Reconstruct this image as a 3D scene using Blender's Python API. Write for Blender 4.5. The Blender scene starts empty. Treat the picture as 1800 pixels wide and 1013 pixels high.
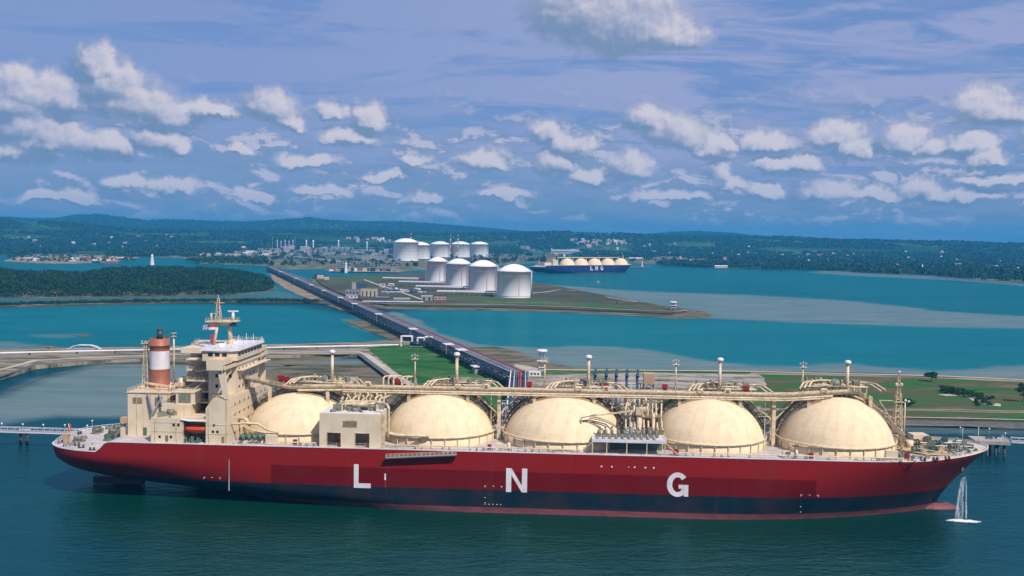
import bpy, bmesh, math, random
import numpy as np
from mathutils import Vector, Matrix, noise
from mathutils.geometry import tessellate_polygon
rnd = random.Random(7)
scene = bpy.context.scene
col = scene.collection
R = math.radians

# ------------------------------------------------------------------ camera
F_PX, CAM_H = 1750.0, 84.0
PITCH, ROLL = math.atan(91.3 / F_PX), R(0.75)
_f = Vector((0, math.cos(PITCH), -math.sin(PITCH)))
_u0 = Vector((0, math.sin(PITCH), math.cos(PITCH)))
_r0 = Vector((1, 0, 0))
_r = _r0 * math.cos(ROLL) + _u0 * math.sin(ROLL)
_u = -_r0 * math.sin(ROLL) + _u0 * math.cos(ROLL)
cam_data = bpy.data.cameras.new('camera')
cam = bpy.data.objects.new('camera', cam_data)
col.objects.link(cam)
cam.matrix_world = Matrix(((_r.x, _u.x, -_f.x, 0), (_r.y, _u.y, -_f.y, 0), (_r.z, _u.z, -_f.z, CAM_H), (0, 0, 0, 1)))
cam_data.sensor_width = 36.0
cam_data.lens = F_PX / 1800 * 36.0
cam_data.clip_start = 1.0
cam_data.clip_end = 60000.0
scene.camera = cam


def ray(x, y):
    return _f + _r * ((x - 900) / F_PX) - _u * ((y - 506.5) / F_PX)


def G(x, y, z=0.0):
    """the point of the level z that the photograph shows at (x, y)"""
    d = ray(x, y)
    t = (z - CAM_H) / d.z
    return Vector((d.x * t, d.y * t, z))


def HZ(x, y, depth):
    """height of a thing seen at (x, y) standing at this distance"""
    d = ray(x, y)
    return CAM_H + d.z * depth / d.y


def WX(x, y, depth):
    d = ray(x, y)
    return d.x * depth / d.y


# ------------------------------------------------------------------ light, sky, exposure
SUN_EL, SUN_AZ = R(48), R(143)       # azimuth measured from +Y (north) clockwise
sd = Vector((math.sin(SUN_AZ) * math.cos(SUN_EL), math.cos(SUN_AZ) * math.cos(SUN_EL), math.sin(SUN_EL)))
sun_data = bpy.data.lights.new('sun', 'SUN')
sun_data.energy = 4.6
sun_data.angle = R(0.55)
sun_data.color = (1.0, 0.93, 0.82)
sun = bpy.data.objects.new('sun', sun_data)
col.objects.link(sun)
sun.rotation_euler = (-sd).to_track_quat('-Z', 'Y').to_euler()
sun.location = (0, 0, 500)
vs = scene.view_settings
vs.view_transform = 'Standard'
vs.look = 'None'
vs.gamma = 1.0
vs.exposure = 0.0
vs.use_curve_mapping = False
scene.cycles.max_bounces = 6
scene.cycles.diffuse_bounces = 2
scene.cycles.glossy_bounces = 3
scene.cycles.transparent_max_bounces = 8
scene.cycles.volume_bounces = 1
scene.cycles.caustics_reflective = False
scene.cycles.caustics_refractive = False
scene.cycles.use_denoising = True


def lin(r, g, b):
    def c(v):
        v /= 255.0
        return v / 12.92 if v <= 0.04045 else ((v + 0.055) / 1.055) ** 2.4
    return (c(r), c(g), c(b), 1.0)


class NT:
    """short hand for node trees"""
    def __init__(s, nt):
        s.nt = nt
        nt.nodes.clear()

    def n(s, typ, **kw):
        nd = s.nt.nodes.new(typ)
        for k, v in kw.items():
            if k.startswith('_'):
                nd.inputs[int(k[1:])].default_value = v
            else:
                setattr(nd, k, v)
        return nd

    def l(s, a, b):
        s.nt.links.new(a, b)

    def m(s, op, a, b=None, c=None, clamp=False):
        nd = s.nt.nodes.new('ShaderNodeMath')
        nd.operation = op
        nd.use_clamp = clamp
        for i, v in enumerate((a, b, c)):
            if v is None:
                continue
            if isinstance(v, (int, float)):
                nd.inputs[i].default_value = v
            else:
                s.l(v, nd.inputs[i])
        return nd.outputs[0]

    def vm(s, op, a, b=None, c=None, scale=None):
        nd = s.nt.nodes.new('ShaderNodeVectorMath')
        nd.operation = op
        for i, v in enumerate((a, b, c)):
            if v is None:
                continue
            if isinstance(v, (tuple, list, Vector)):
                nd.inputs[i].default_value = tuple(v)
            else:
                s.l(v, nd.inputs[i])
        if scale is not None:
            nd.inputs['Scale'].default_value = scale
        return nd.outputs[1] if op in ('LENGTH', 'DISTANCE', 'DOT_PRODUCT') else nd.outputs[0]

    def mix(s, f, a, b, blend='MIX'):
        nd = s.nt.nodes.new('ShaderNodeMix')
        nd.data_type = 'RGBA'
        nd.blend_type = blend
        for k, v in ((0, f), (6, a), (7, b)):
            if isinstance(v, (int, float)):
                nd.inputs[k].default_value = v
            elif isinstance(v, (tuple, list)):
                nd.inputs[k].default_value = v
            else:
                s.l(v, nd.inputs[k])
        return nd.outputs[2]

    def noise(s, vec, scale, detail=3.0, rough=0.5, dist=0.0):
        nd = s.nt.nodes.new('ShaderNodeTexNoise')
        nd.inputs['Scale'].default_value = scale
        nd.inputs['Detail'].default_value = detail
        nd.inputs['Roughness'].default_value = rough
        nd.inputs['Distortion'].default_value = dist
        if vec is not None:
            s.l(vec, nd.inputs['Vector'])
        return nd.outputs[0]

    def ramp(s, fac, stops, interp='LINEAR'):
        nd = s.nt.nodes.new('ShaderNodeValToRGB')
        cr = nd.color_ramp
        cr.interpolation = interp
        while len(cr.elements) < len(stops):
            cr.elements.new(0.5)
        for e, (p, c) in zip(cr.elements, stops):
            e.position = p
            e.color = c if len(c) == 4 else (*c, 1)
        s.l(fac, nd.inputs[0])
        return nd.outputs[0]

    def step(s, v, lo, hi):
        nd = s.nt.nodes.new('ShaderNodeMapRange')
        nd.interpolation_type = 'SMOOTHSTEP'
        s.l(v, nd.inputs[0])
        nd.inputs[1].default_value = lo
        nd.inputs[2].default_value = hi
        return nd.outputs[0]


# ---- world: Nishita sky with a high thin cloud sheet and rows of fair-weather cumulus
world = bpy.data.worlds.new('World')
scene.world = world
world.use_nodes = True
W = NT(world.node_tree)
world.cycles.sampling_method = 'MANUAL'
world.cycles.sample_map_resolution = 512
SKY_S = 0.09
tc = W.n('ShaderNodeTexCoord')
dirv = W.vm('NORMALIZE', tc.outputs['Generated'])
sep = W.n('ShaderNodeSeparateXYZ')
W.l(dirv, sep.inputs[0])
dx, dy, dz = sep.outputs
az = W.m('ARCTAN2', dx, dy)
el = W.m('ARCSINE', dz)
comb = W.n('ShaderNodeCombineXYZ')
W.l(az, comb.inputs[0])
W.l(el, comb.inputs[1])
ae = comb.outputs[0]
sky = W.n('ShaderNodeTexSky', sky_type='NISHITA', sun_disc=False, sun_elevation=SUN_EL, sun_rotation=SUN_AZ)
sky.altitude = 50
sky.air_density = 1.0
sky.dust_density = 1.2
sky.ozone_density = 3.0

# blobs of cumulus: where they hang (azimuth, elevation in radians), half sizes
CL = [(60, 168, 80, 34), (20, 190, 60, 26), (40, 225, 50, 36), (85, 250, 55, 30), (10, 262, 60, 20), (172, 116, 24, 30), (200, 158, 44, 38),
      (245, 186, 62, 36), (295, 205, 46, 26), (475, 190, 38, 30), (500, 212, 24, 18), (586, 196, 23, 18), (645, 212, 26, 22),
      (283, 250, 38, 24), (312, 262, 22, 20), (190, 262, 46, 24), (420, 271, 22, 12), (368, 198, 46, 16), (610, 244, 46, 16),
      (1010, 20, 70, 60), (1090, 40, 95, 66), (1165, 62, 60, 34), (740, 290, 24, 15), (222, 328, 36, 14), (305, 333, 36, 14),
      (1140, 215, 40, 26), (1190, 240, 56, 32), (1250, 255, 40, 20), (975, 290, 34, 26), (1040, 314, 60, 16), (1112, 300, 34, 26),
      (1262, 308, 24, 28), (1285, 328, 28, 14), (1466, 246, 34, 26), (1500, 268, 38, 20), (1588, 252, 32, 28), (1640, 270, 30, 20),
      (1700, 262, 34, 22), (1740, 282, 32, 16), (1380, 290, 50, 18), (1546, 346, 44, 14), (1618, 342, 34, 22), (1650, 352, 28, 14),
      (1712, 346, 44, 14), (1460, 336, 42, 20), (1345, 334, 32, 16), (960, 235, 26, 24), (1730, 195, 50, 30), (850, 288, 46, 18),
      (540, 285, 40, 14), (1005, 255, 36, 22), (890, 345, 50, 9), (745, 350, 30, 9), (120, 350, 70, 10), (440, 350, 40, 10),
      (560, 335, 50, 9), (1180, 350, 60, 10), (1350, 250, 40, 20), (90, 345, 30, 8), (1760, 318, 50, 12), (680, 310, 40, 10)]


def build_cloud_group():
    g = bpy.data.node_groups.new('cumulus_field', 'ShaderNodeTree')
    g.interface.new_socket('Vector', in_out='INPUT', socket_type='NodeSocketVector')
    g.interface.new_socket('Value', in_out='OUTPUT', socket_type='NodeSocketFloat')
    K = NT(g)
    gi = K.n('NodeGroupInput')
    go = K.n('NodeGroupOutput')
    acc = None
    for (x, y, rx, ry) in CL:
        d = ray(x, y).normalized()
        a, e = math.atan2(d.x, d.y), math.asin(d.z)
        sx, sy = F_PX / (rx * 1.24), F_PX / (ry * 1.36)
        v = K.vm('MULTIPLY_ADD', gi.outputs[0], (sx, sy, 0), (-a * sx, -e * sy, 0))
        v = K.vm('MINIMUM', v, K.vm('MULTIPLY', v, (1.0, 1.75, 1.0)))      # flatter base than top
        ln = K.vm('DOT_PRODUCT', v, v)
        b = K.m('SUBTRACT', 1.0, ln)
        acc = b if acc is None else K.m('SMOOTH_MAX', acc, b, 0.35)
    K.l(K.m('MAXIMUM', acc, -1.5), go.inputs[0])
    return g


cg = build_cloud_group()
w1 = W.n('ShaderNodeTexNoise')
w1.inputs['Scale'].default_value = 24
w1.inputs['Detail'].default_value = 5
w1.inputs['Roughness'].default_value = 0.62
W.l(ae, w1.inputs['Vector'])
wv = W.vm('MULTIPLY_ADD', w1.outputs['Color'], (0.060, 0.036, 0), (-0.030, -0.018, 0))
p0 = W.vm('ADD', ae, wv)
gA = W.n('ShaderNodeGroup', node_tree=cg)
W.l(p0, gA.inputs[0])
gB = W.n('ShaderNodeGroup', node_tree=cg)
W.l(W.vm('ADD', p0, (0.005, 0.0085, 0)), gB.inputs[0])
fine = W.noise(ae, 42, 9, 0.60)
fine_s = W.m('MULTIPLY_ADD', fine, 1.7, -0.86)
fine2 = W.noise(W.vm('ADD', ae, (0.003, 0.005, 0)), 42, 9, 0.60)
dfine = W.m('SUBTRACT', fine, fine2)
dens = W.m('ADD', gA.outputs[0], fine_s)
# sides facing the sun against shaded bases
litv = W.m('MULTIPLY_ADD', dfine, 1.6, W.m('SUBTRACT', gA.outputs[0], gB.outputs[0]))
litb = W.step(W.m('SUBTRACT', gA.outputs[0], gB.outputs[0]), -0.35, 0.45)
lit = W.step(W.m('MULTIPLY_ADD', W.step(dens, 0.1, 0.9), 0.16, litv), -0.10, 0.85)
body = W.m('MULTIPLY', W.step(dens, -0.55, 0.45), 0.80)
hl = W.m('MULTIPLY', W.step(dens, 0.0, 0.62), lit)
# smaller broken cumulus filling the rows above the horizon
sv_ = W.vm('MULTIPLY', ae, (17, 40, 1))
fa = W.noise(sv_, 1.0, 7, 0.6, 0.35)
fb = W.noise(W.vm('ADD', sv_, (0.05, 0.20, 0)), 1.0, 7, 0.6, 0.35)
band = W.m('MULTIPLY', W.step(el, 0.004, 0.03), W.m('SUBTRACT', 1.0, W.step(el, 0.085, 0.16)))
fcov = W.m('MULTIPLY', W.step(fa, 0.42, 0.58), band)
flit = W.m('MULTIPLY', W.step(W.m('MULTIPLY_ADD', dfine, 0.6, W.m('SUBTRACT', fa, fb)), -0.03, 0.07), W.step(fa, 0.50, 0.60))

# high sheet: projected on a level plane far above
inv = W.m('MAXIMUM', dz, 0.02)
inv = W.m('ADD', inv, 0.05)
cx_ = W.n('ShaderNodeCombineXYZ')
W.l(W.m('DIVIDE', dx, inv), cx_.inputs[0])
W.l(W.m('DIVIDE', dy, inv), cx_.inputs[1])
cs = W.vm('MULTIPLY', cx_.outputs[0], (0.55, 1.0, 1))
ci = W.noise(cs, 0.9, 7, 0.62, 0.6)
cirrus = W.step(ci, 0.43, 0.52)
cir2 = W.step(W.noise(W.vm('MULTIPLY', ae, (9, 42, 1)), 1.0, 6, 0.6, 0.8), 0.42, 0.66)
# more of the thin sheet to the right (east), and above the cumulus rows
side = W.step(az, -0.45, 0.25)
cirrus = W.m('MULTIPLY', W.m('MAXIMUM', cirrus, W.m('MULTIPLY', cir2, 0.9)), W.m('MULTIPLY', W.step(el, 0.03, 0.09), W.m('MULTIPLY_ADD', side, 0.50, 0.30)))
hb = W.m('SUBTRACT', 1.0, W.step(el, 0.0, 0.075))      # low bands close to the horizon
lowc = W.step(W.noise(W.vm('MULTIPLY', ae, (14, 75, 1)), 1.0, 5, 0.6, 0.5), 0.40, 0.68)
blue = W.mix(1.0, sky.outputs[0], (0.86, 0.90, 1.24, 1), 'MULTIPLY')
SK = W.vm('SCALE', blue, scale=SKY_S)
low_col = W.mix(W.step(el, -0.02, 0.12), (0.16, 0.27, 0.43, 1), (0.165, 0.285, 0.57, 1))
base = W.mix(0.80, SK, low_col)
c1 = W.mix(cirrus, base, (0.37, 0.405, 0.64, 1))
c1 = W.mix(W.m('MULTIPLY', lowc, W.m('MULTIPLY', hb, 0.42)), c1, (0.40, 0.45, 0.66, 1))
c1 = W.mix(W.m('MULTIPLY', fcov, 0.80), c1, (0.235, 0.315, 0.49, 1))
c1 = W.mix(W.m('MULTIPLY', W.m('MULTIPLY', fcov, flit), 0.80), c1, (0.60, 0.58, 0.72, 1))
fadeh = W.m('MULTIPLY_ADD', W.step(el, 0.012, 0.09), 0.25, 0.72)
c1 = W.mix(W.m('MULTIPLY', body, fadeh), c1, W.mix(litb, (0.17, 0.265, 0.42, 1), (0.46, 0.47, 0.61, 1)))
c2 = W.mix(W.m('MULTIPLY', hl, fadeh), c1, (0.68, 0.64, 0.71, 1))
# the rest of the sky, seen only in reflections and as light: broken cloud
bg = W.n('ShaderNodeBackground')
W.l(W.vm('SCALE', c2, scale=10.0), bg.inputs[0])
bg.inputs[1].default_value = 0.1
out = W.n('ShaderNodeOutputWorld')
W.l(bg.outputs[0], out.inputs[0])
# ------------------------------------------------------------------ materials
MATS = {}


def mat(name, c1, c2=None, scale=0.5, rough=0.55, metal=0.0, spec=0.5, streak=None, bump=0.0, coords='Object', vscale=(1, 1, 1), lo=0.35, hi=0.68):
    m = bpy.data.materials.new(name)
    m.use_nodes = True
    K = NT(m.node_tree)
    o = K.n('ShaderNodeOutputMaterial')
    p = K.n('ShaderNodeBsdfPrincipled')
    K.l(p.outputs[0], o.inputs[0])
    p.inputs['Roughness'].default_value = rough
    p.inputs['Metallic'].default_value = metal
    p.inputs['Specular IOR Level'].default_value = spec
    t = K.n('ShaderNodeTexCoord')
    v = K.vm('MULTIPLY', t.outputs[coords], vscale)
    f = K.step(K.noise(v, scale, 5, 0.6), lo, hi)
    c = K.mix(f, c1, c2 or tuple(x * 0.85 for x in c1[:3]) + (1,))
    if streak:
        sv = K.vm('MULTIPLY', t.outputs[coords], (1, 1, 0.08))
        sf = K.step(K.noise(sv, streak[1], 4, 0.65), 0.52, 0.75)
        c = K.mix(K.m('MULTIPLY', sf, streak[2]), c, streak[0])
    K.l(c, p.inputs['Base Color'])
    if bump:
        b = K.n('ShaderNodeBump')
        b.inputs['Strength'].default_value = bump
        b.inputs['Distance'].default_value = 0.2
        K.l(K.noise(v, scale * 3, 4, 0.6), b.inputs['Height'])
        K.l(b.outputs[0], p.inputs['Normal'])
    MATS[name] = m
    return m


rust = (0.20, 0.075, 0.025, 1)
M = {}
M['cream'] = mat('cream_paint', (0.86, 0.715, 0.51, 1), (0.82, 0.665, 0.455, 1), 0.12, 0.55, streak=((0.55, 0.40, 0.24, 1), 0.35, 0.22))
M['cream_pipe'] = mat('cream_pipe_paint', (0.76, 0.62, 0.42, 1), (0.52, 0.38, 0.22, 1), 0.6, 0.5, streak=(rust, 0.9, 0.5))
M['cream_wall'] = mat('cream_wall_paint', (0.76, 0.63, 0.46, 1), (0.68, 0.54, 0.37, 1), 0.15, 0.5, streak=(rust, 0.5, 0.22))
M['walk'] = mat('catwalk_grating', (0.30, 0.22, 0.13, 1), (0.18, 0.13, 0.08, 1), 0.8, 0.7)
M['walk2'] = mat('deck_grating', (0.26, 0.19, 0.115, 1), (0.16, 0.11, 0.07, 1), 0.8, 0.7)
M['deck'] = mat('deck_paint_grey', (0.60, 0.53, 0.50, 1), (0.42, 0.37, 0.36, 1), 0.12, 0.6, streak=(rust, 0.3, 0.35))
M['deck_tan'] = mat('deck_tan_paint', (0.50, 0.26, 0.09, 1), (0.62, 0.42, 0.24, 1), 0.2, 0.6)
M['whitep'] = mat('white_paint', (0.78, 0.75, 0.78, 1), (0.66, 0.62, 0.64, 1), 0.3, 0.5, streak=(rust, 0.5, 0.18))
M['tank'] = mat('storage_tank_white', (0.94, 0.91, 0.92, 1), (0.90, 0.86, 0.87, 1), 0.03, 0.6, streak=((0.45, 0.38, 0.36, 1), 0.08, 0.35))
M['dark'] = mat('dark_metal', (0.035, 0.04, 0.04, 1), (0.06, 0.06, 0.055, 1), 1.0, 0.5)
M['green'] = mat('green_machinery', (0.06, 0.16, 0.12, 1), (0.10, 0.12, 0.08, 1), 1.5, 0.5)
M['greygreen'] = mat('grey_green_machinery', (0.14, 0.17, 0.12, 1), (0.26, 0.24, 0.18, 1), 1.2, 0.6)
M['navy'] = mat('navy_paint', (0.01, 0.035, 0.06, 1), None, 0.5, 0.4)
M['redp'] = mat('red_paint', (0.30, 0.012, 0.015, 1), (0.22, 0.01, 0.012, 1), 0.5, 0.5)
M['redpipe'] = mat('red_pipe', (0.42, 0.05, 0.03, 1), (0.34, 0.09, 0.06, 1), 0.05, 0.5)
M['rudder'] = mat('rudder_paint', (0.11, 0.018, 0.02, 1), (0.05, 0.02, 0.02, 1), 0.3, 0.6)
M['orange'] = mat('orange_grp', (0.62, 0.075, 0.015, 1), (0.52, 0.06, 0.015, 1), 0.8, 0.4)
M['funnel_or'] = mat('funnel_orange', (0.37, 0.125, 0.065, 1), (0.31, 0.10, 0.055, 1), 0.5, 0.5, streak=((0.15, 0.06, 0.04, 1), 1.0, 0.3))
M['glass'] = mat('window_glass', (0.02, 0.035, 0.045, 1), None, 1.0, 0.12)
M['teal'] = mat('teal_pipe', (0.012, 0.035, 0.06, 1), (0.03, 0.065, 0.10, 1), 0.04, 0.45)
M['silver'] = mat('silver_cladding', (0.48, 0.47, 0.50, 1), (0.32, 0.33, 0.37, 1), 0.06, 0.45, metal=0.1)
M['conc'] = mat('pale_concrete', (0.42, 0.38, 0.34, 1), (0.30, 0.27, 0.25, 1), 0.08, 0.85, streak=((0.1, 0.09, 0.08, 1), 0.5, 0.4))
M['conc_dark'] = mat('wet_concrete', (0.10, 0.10, 0.095, 1), (0.05, 0.055, 0.06, 1), 0.2, 0.8)
M['bluem'] = mat('blue_machinery', (0.02, 0.07, 0.15, 1), (0.04, 0.12, 0.20, 1), 0.6, 0.45)
M['beige'] = mat('beige_wall', (0.55, 0.46, 0.33, 1), (0.46, 0.38, 0.27, 1), 0.1, 0.8)
M['grey'] = mat('grey_steel', (0.30, 0.31, 0.33, 1), (0.20, 0.21, 0.23, 1), 0.1, 0.6)
M['pinkroof'] = mat('pink_roof', (0.60, 0.36, 0.33, 1), (0.50, 0.28, 0.26, 1), 0.1, 0.8)
M['redroof'] = mat('red_roof', (0.36, 0.10, 0.08, 1), (0.28, 0.10, 0.08, 1), 0.1, 0.8)
M['tanroof'] = mat('tan_roof', (0.55, 0.40, 0.26, 1), (0.40, 0.27, 0.16, 1), 0.1, 0.8)
M['bark'] = mat('bark', (0.10, 0.07, 0.05, 1), None, 1.0, 0.9)
M['flagw'] = mat('flag_cloth_white', (0.7, 0.7, 0.75, 1), None, 1.0, 0.8)
M['flagr'] = mat('flag_cloth_red', (0.5, 0.03, 0.05, 1), None, 1.0, 0.8)
M['flagb'] = mat('flag_cloth_blue', (0.02, 0.03, 0.3, 1), None, 1.0, 0.8)
M['road'] = mat('pale_road', (0.50, 0.44, 0.35, 1), (0.40, 0.34, 0.26, 1), 0.03, 0.9)
M['mud'] = mat('mudflat', (0.20, 0.17, 0.12, 1), (0.13, 0.14, 0.10, 1), 0.012, 0.8, coords='Object', vscale=(1, 2.5, 1))
M['sand'] = mat('tan_sand', (0.42, 0.30, 0.18, 1), (0.30, 0.24, 0.15, 1), 0.02, 0.9, vscale=(1, 2.5, 1))
M['rock'] = mat('dark_revetment', (0.075, 0.078, 0.075, 1), (0.13, 0.13, 0.12, 1), 0.25, 0.9, bump=0.5)
M['causeway'] = mat('causeway_ground', (0.32, 0.27, 0.21, 1), (0.18, 0.19, 0.12, 1), 0.02, 0.9, vscale=(0.6, 3, 1))


def ground_mat(name, stops, s1=0.006, s2=0.12, vs_=(1, 2.2, 1)):
    m = bpy.data.materials.new(name)
    m.use_nodes = True
    K = NT(m.node_tree)
    o = K.n('ShaderNodeOutputMaterial')
    p = K.n('ShaderNodeBsdfPrincipled')
    K.l(p.outputs[0], o.inputs[0])
    p.inputs['Roughness'].default_value = 0.95
    p.inputs['Specular IOR Level'].default_value = 0.15
    t = K.n('ShaderNodeTexCoord')
    v = K.vm('MULTIPLY', t.outputs['Object'], vs_)
    a = K.noise(v, s1, 6, 0.62, 0.4)
    b = K.noise(v, s2, 5, 0.7)
    f = K.m('MULTIPLY_ADD', b, 0.45, K.m('MULTIPLY_ADD', a, 1.3, -0.37))
    c = K.ramp(f, stops)
    K.l(c, p.inputs['Base Color'])
    bp = K.n('ShaderNodeBump')
    bp.inputs['Strength'].default_value = 0.7
    bp.inputs['Distance'].default_value = 1.0
    K.l(b, bp.inputs['Height'])
    K.l(bp.outputs[0], p.inputs['Normal'])
    return m


M['grass'] = ground_mat('grass_field', [(0.30, (0.018, 0.09, 0.018)), (0.42, (0.035, 0.13, 0.026)), (0.52, (0.065, 0.09, 0.03)), (0.66, (0.13, 0.10, 0.055)), (0.8, (0.2, 0.16, 0.1))], 0.022, 0.22)
M['lawn'] = ground_mat('green_lawn', [(0.3, (0.012, 0.075, 0.014)), (0.45, (0.024, 0.12, 0.022)), (0.6, (0.045, 0.135, 0.032)), (0.72, (0.12, 0.16, 0.07))], 0.025, 0.3)
M['scrub'] = ground_mat('dry_scrub', [(0.3, (0.025, 0.07, 0.022)), (0.42, (0.05, 0.065, 0.028)), (0.55, (0.085, 0.065, 0.038)), (0.75, (0.15, 0.12, 0.08))], 0.012, 0.12)


def leaf_mat(name, a, b, c):
    m = bpy.data.materials.new(name)
    m.use_nodes = True
    K = NT(m.node_tree)
    o = K.n('ShaderNodeOutputMaterial')
    p = K.n('ShaderNodeBsdfPrincipled')
    K.l(p.outputs[0], o.inputs[0])
    p.inputs['Roughness'].default_value = 0.8
    p.inputs['Specular IOR Level'].default_value = 0.2
    t = K.n('ShaderNodeTexCoord')
    f = K.noise(t.outputs['Object'], 0.05, 4, 0.6)
    g = K.noise(t.outputs['Object'], 0.9, 2, 0.6)
    K.l(K.ramp(K.m('MULTIPLY_ADD', g, 0.4, K.m('MULTIPLY', f, 0.6)), [(0.35, a), (0.5, b), (0.65, c)]), p.inputs['Base Color'])
    return m


M['leaf'] = leaf_mat('mangrove_leaves', (0.005, 0.027, 0.010), (0.010, 0.045, 0.013), (0.024, 0.080, 0.018))
M['forest'] = leaf_mat('forest_leaves', (0.006, 0.030, 0.012), (0.011, 0.048, 0.018), (0.024, 0.075, 0.022))
M['mud'] = ground_mat('mudflat_ground', [(0.3, (0.05, 0.062, 0.035)), (0.45, (0.10, 0.095, 0.055)), (0.56, (0.17, 0.14, 0.09)), (0.75, (0.22, 0.19, 0.14))], 0.03, 0.25)
M['causeway'] = ground_mat('causeway_earth', [(0.3, (0.06, 0.075, 0.035)), (0.42, (0.16, 0.14, 0.09)), (0.55, (0.30, 0.25, 0.18)), (0.75, (0.40, 0.35, 0.28))], 0.03, 0.3, (0.6, 3.2, 1))
M['sand'] = ground_mat('sandy_ground', [(0.3, (0.10, 0.11, 0.06)), (0.45, (0.23, 0.18, 0.11)), (0.6, (0.34, 0.26, 0.17)), (0.8, (0.42, 0.33, 0.22))], 0.03, 0.3)
M['stony'] = ground_mat('stony_ground', [(0.3, (0.06, 0.09, 0.04)), (0.42, (0.22, 0.19, 0.14)), (0.55, (0.38, 0.33, 0.28)), (0.75, (0.46, 0.41, 0.36))], 0.05, 0.4)
M['leaf2'] = leaf_mat('tree_leaves', (0.010, 0.045, 0.012), (0.02, 0.075, 0.018), (0.035, 0.11, 0.025))


# ------------------------------------------------------------------ mesh building
class MB:
    def __init__(s):
        s.v, s.f, s.sm, s.mi = [], [], [], []
        s.cur = 0
        s.depth = 0
        s.starts = []

    def add(s, vs_, fs, smooth=False):
        if s.depth == 0:
            s.starts.append((len(s.v), len(s.f)))
        o = len(s.v)
        s.v += [tuple(v) for v in vs_]
        s.f += [tuple(i + o for i in f) for f in fs]
        s.sm += [smooth] * len(fs)
        s.mi += [s.cur] * len(fs)
        return s

    def box(s, x0, x1, y0, y1, z0, z1):
        return s.add([(x0, y0, z0), (x1, y0, z0), (x1, y1, z0), (x0, y1, z0), (x0, y0, z1), (x1, y0, z1), (x1, y1, z1), (x0, y1, z1)],
                     [(0, 3, 2, 1), (4, 5, 6, 7), (0, 1, 5, 4), (1, 2, 6, 5), (2, 3, 7, 6), (3, 0, 4, 7)])

    def cbox(s, cx, cy, z0, wx, wy, h, ang=0):
        c, n = math.cos(ang), math.sin(ang)
        q = [(-wx / 2, -wy / 2), (wx / 2, -wy / 2), (wx / 2, wy / 2), (-wx / 2, wy / 2)]
        q = [(cx + a * c - b * n, cy + a * n + b * c) for a, b in q]
        return s.prism(q, z0, z0 + h)

    def prism(s, poly, z0, z1, cap=True):
        n = len(poly)
        vs_ = [(p[0], p[1], z0) for p in poly] + [(p[0], p[1], z1) for p in poly]
        fs = [(i, (i + 1) % n, n + (i + 1) % n, n + i) for i in range(n)]
        if cap:
            fs += [tuple(range(n - 1, -1, -1)), tuple(range(n, 2 * n))]
        return s.add(vs_, fs)

    def prism_y(s, poly, y0, y1):
        """polygon in x, z extruded along y"""
        n = len(poly)
        vs_ = [(p[0], y0, p[1]) for p in poly] + [(p[0], y1, p[1]) for p in poly]
        fs = [(i, (i + 1) % n, n + (i + 1) % n, n + i) for i in range(n)] + [tuple(range(n - 1, -1, -1)), tuple(range(n, 2 * n))]
        return s.add(vs_, fs)

    def tube(s, p, q, r, n=8, r2=None, cap=True):
        p, q = Vector(p), Vector(q)
        r2 = r if r2 is None else r2
        d = (q - p)
        if d.length < 1e-6:
            return s
        d.normalize()
        a = d.orthogonal().normalized() if abs(d.z) < 0.99 else Vector((1, 0, 0))
        b = d.cross(a).normalized()
        vs_ = []
        for c, rr in ((p, r), (q, r2)):
            for i in range(n):
                t = 2 * math.pi * i / n
                vs_.append(c + a * math.cos(t) * rr + b * math.sin(t) * rr)
        s.add(vs_, [(i, (i + 1) % n, n + (i + 1) % n, n + i) for i in range(n)], n > 5)
        if cap:
            o = len(s.v) - 2 * n
            s.f += [tuple(range(o + n - 1, o - 1, -1)), tuple(range(o + n, o + 2 * n))]
            s.sm += [False, False]
            s.mi += [s.cur, s.cur]
        return s

    def poly(s, pts, r, n=7):
        for a, b in zip(pts[:-1], pts[1:]):
            s.tube(a, b, r, n, cap=False)
        for a in (pts[0], pts[-1]):
            pass
        for a in pts[1:-1]:
            s.ball(a, r, 6, 4)
        return s

    def ball(s, c, r, n=8, k=5, sz=1.0):
        prof = [(r * math.sin(math.pi * i / k), -r * sz * math.cos(math.pi * i / k)) for i in range(k + 1)]
        return s.lathe(prof, c, n)

    def lathe(s, prof, c=(0, 0, 0), n=32, smooth=True):
        """profile of (radius, z)"""
        vs_, fs = [], []
        for (r, z) in prof:
            r = max(r, 1e-3)
            for i in range(n):
                t = 2 * math.pi * i / n
                vs_.append((c[0] + r * math.cos(t), c[1] + r * math.sin(t), c[2] + z))
        for j in range(len(prof) - 1):
            for i in range(n):
                k = (i + 1) % n
                fs.append((j * n + i, j * n + k, (j + 1) * n + k, (j + 1) * n + i))
        return s.add(vs_, fs, smooth)

    def beam(s, p, q, w, h=None):
        """square bar"""
        h = h or w
        p, q = Vector(p), Vector(q)
        d = (q - p).normalized()
        up = Vector((0, 0, 1)) if abs(d.z) < 0.95 else Vector((0, 1, 0))
        a = d.cross(up).normalized() * (w / 2)
        b = a.cross(d).normalized() * (h / 2)
        vs_ = [c + i * a + j * b for c in (p, q) for i, j in ((-1, -1), (1, -1), (1, 1), (-1, 1))]
        return s.add(vs_, [(0, 1, 5, 4), (1, 2, 6, 5), (2, 3, 7, 6), (3, 0, 4, 7), (3, 2, 1, 0), (4, 5, 6, 7)])

    def rail(s, pts, h=1.1, gap=2.5, r=0.05, rows=2, closed=False):
        if closed:
            pts = list(pts) + [pts[0]]
        for a, b in zip(pts[:-1], pts[1:]):
            a, b = Vector(a), Vector(b)
            for k in range(rows):
                z = Vector((0, 0, h * (k + 1) / rows))
                s.tube(a + z, b + z, r, 3, cap=False)
            n = max(1, int((b - a).length / gap))
            for i in range(n):
                p = a.lerp(b, i / n)
                s.tube(p, p + Vector((0, 0, h)), r, 3, cap=False)
        return s

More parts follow.
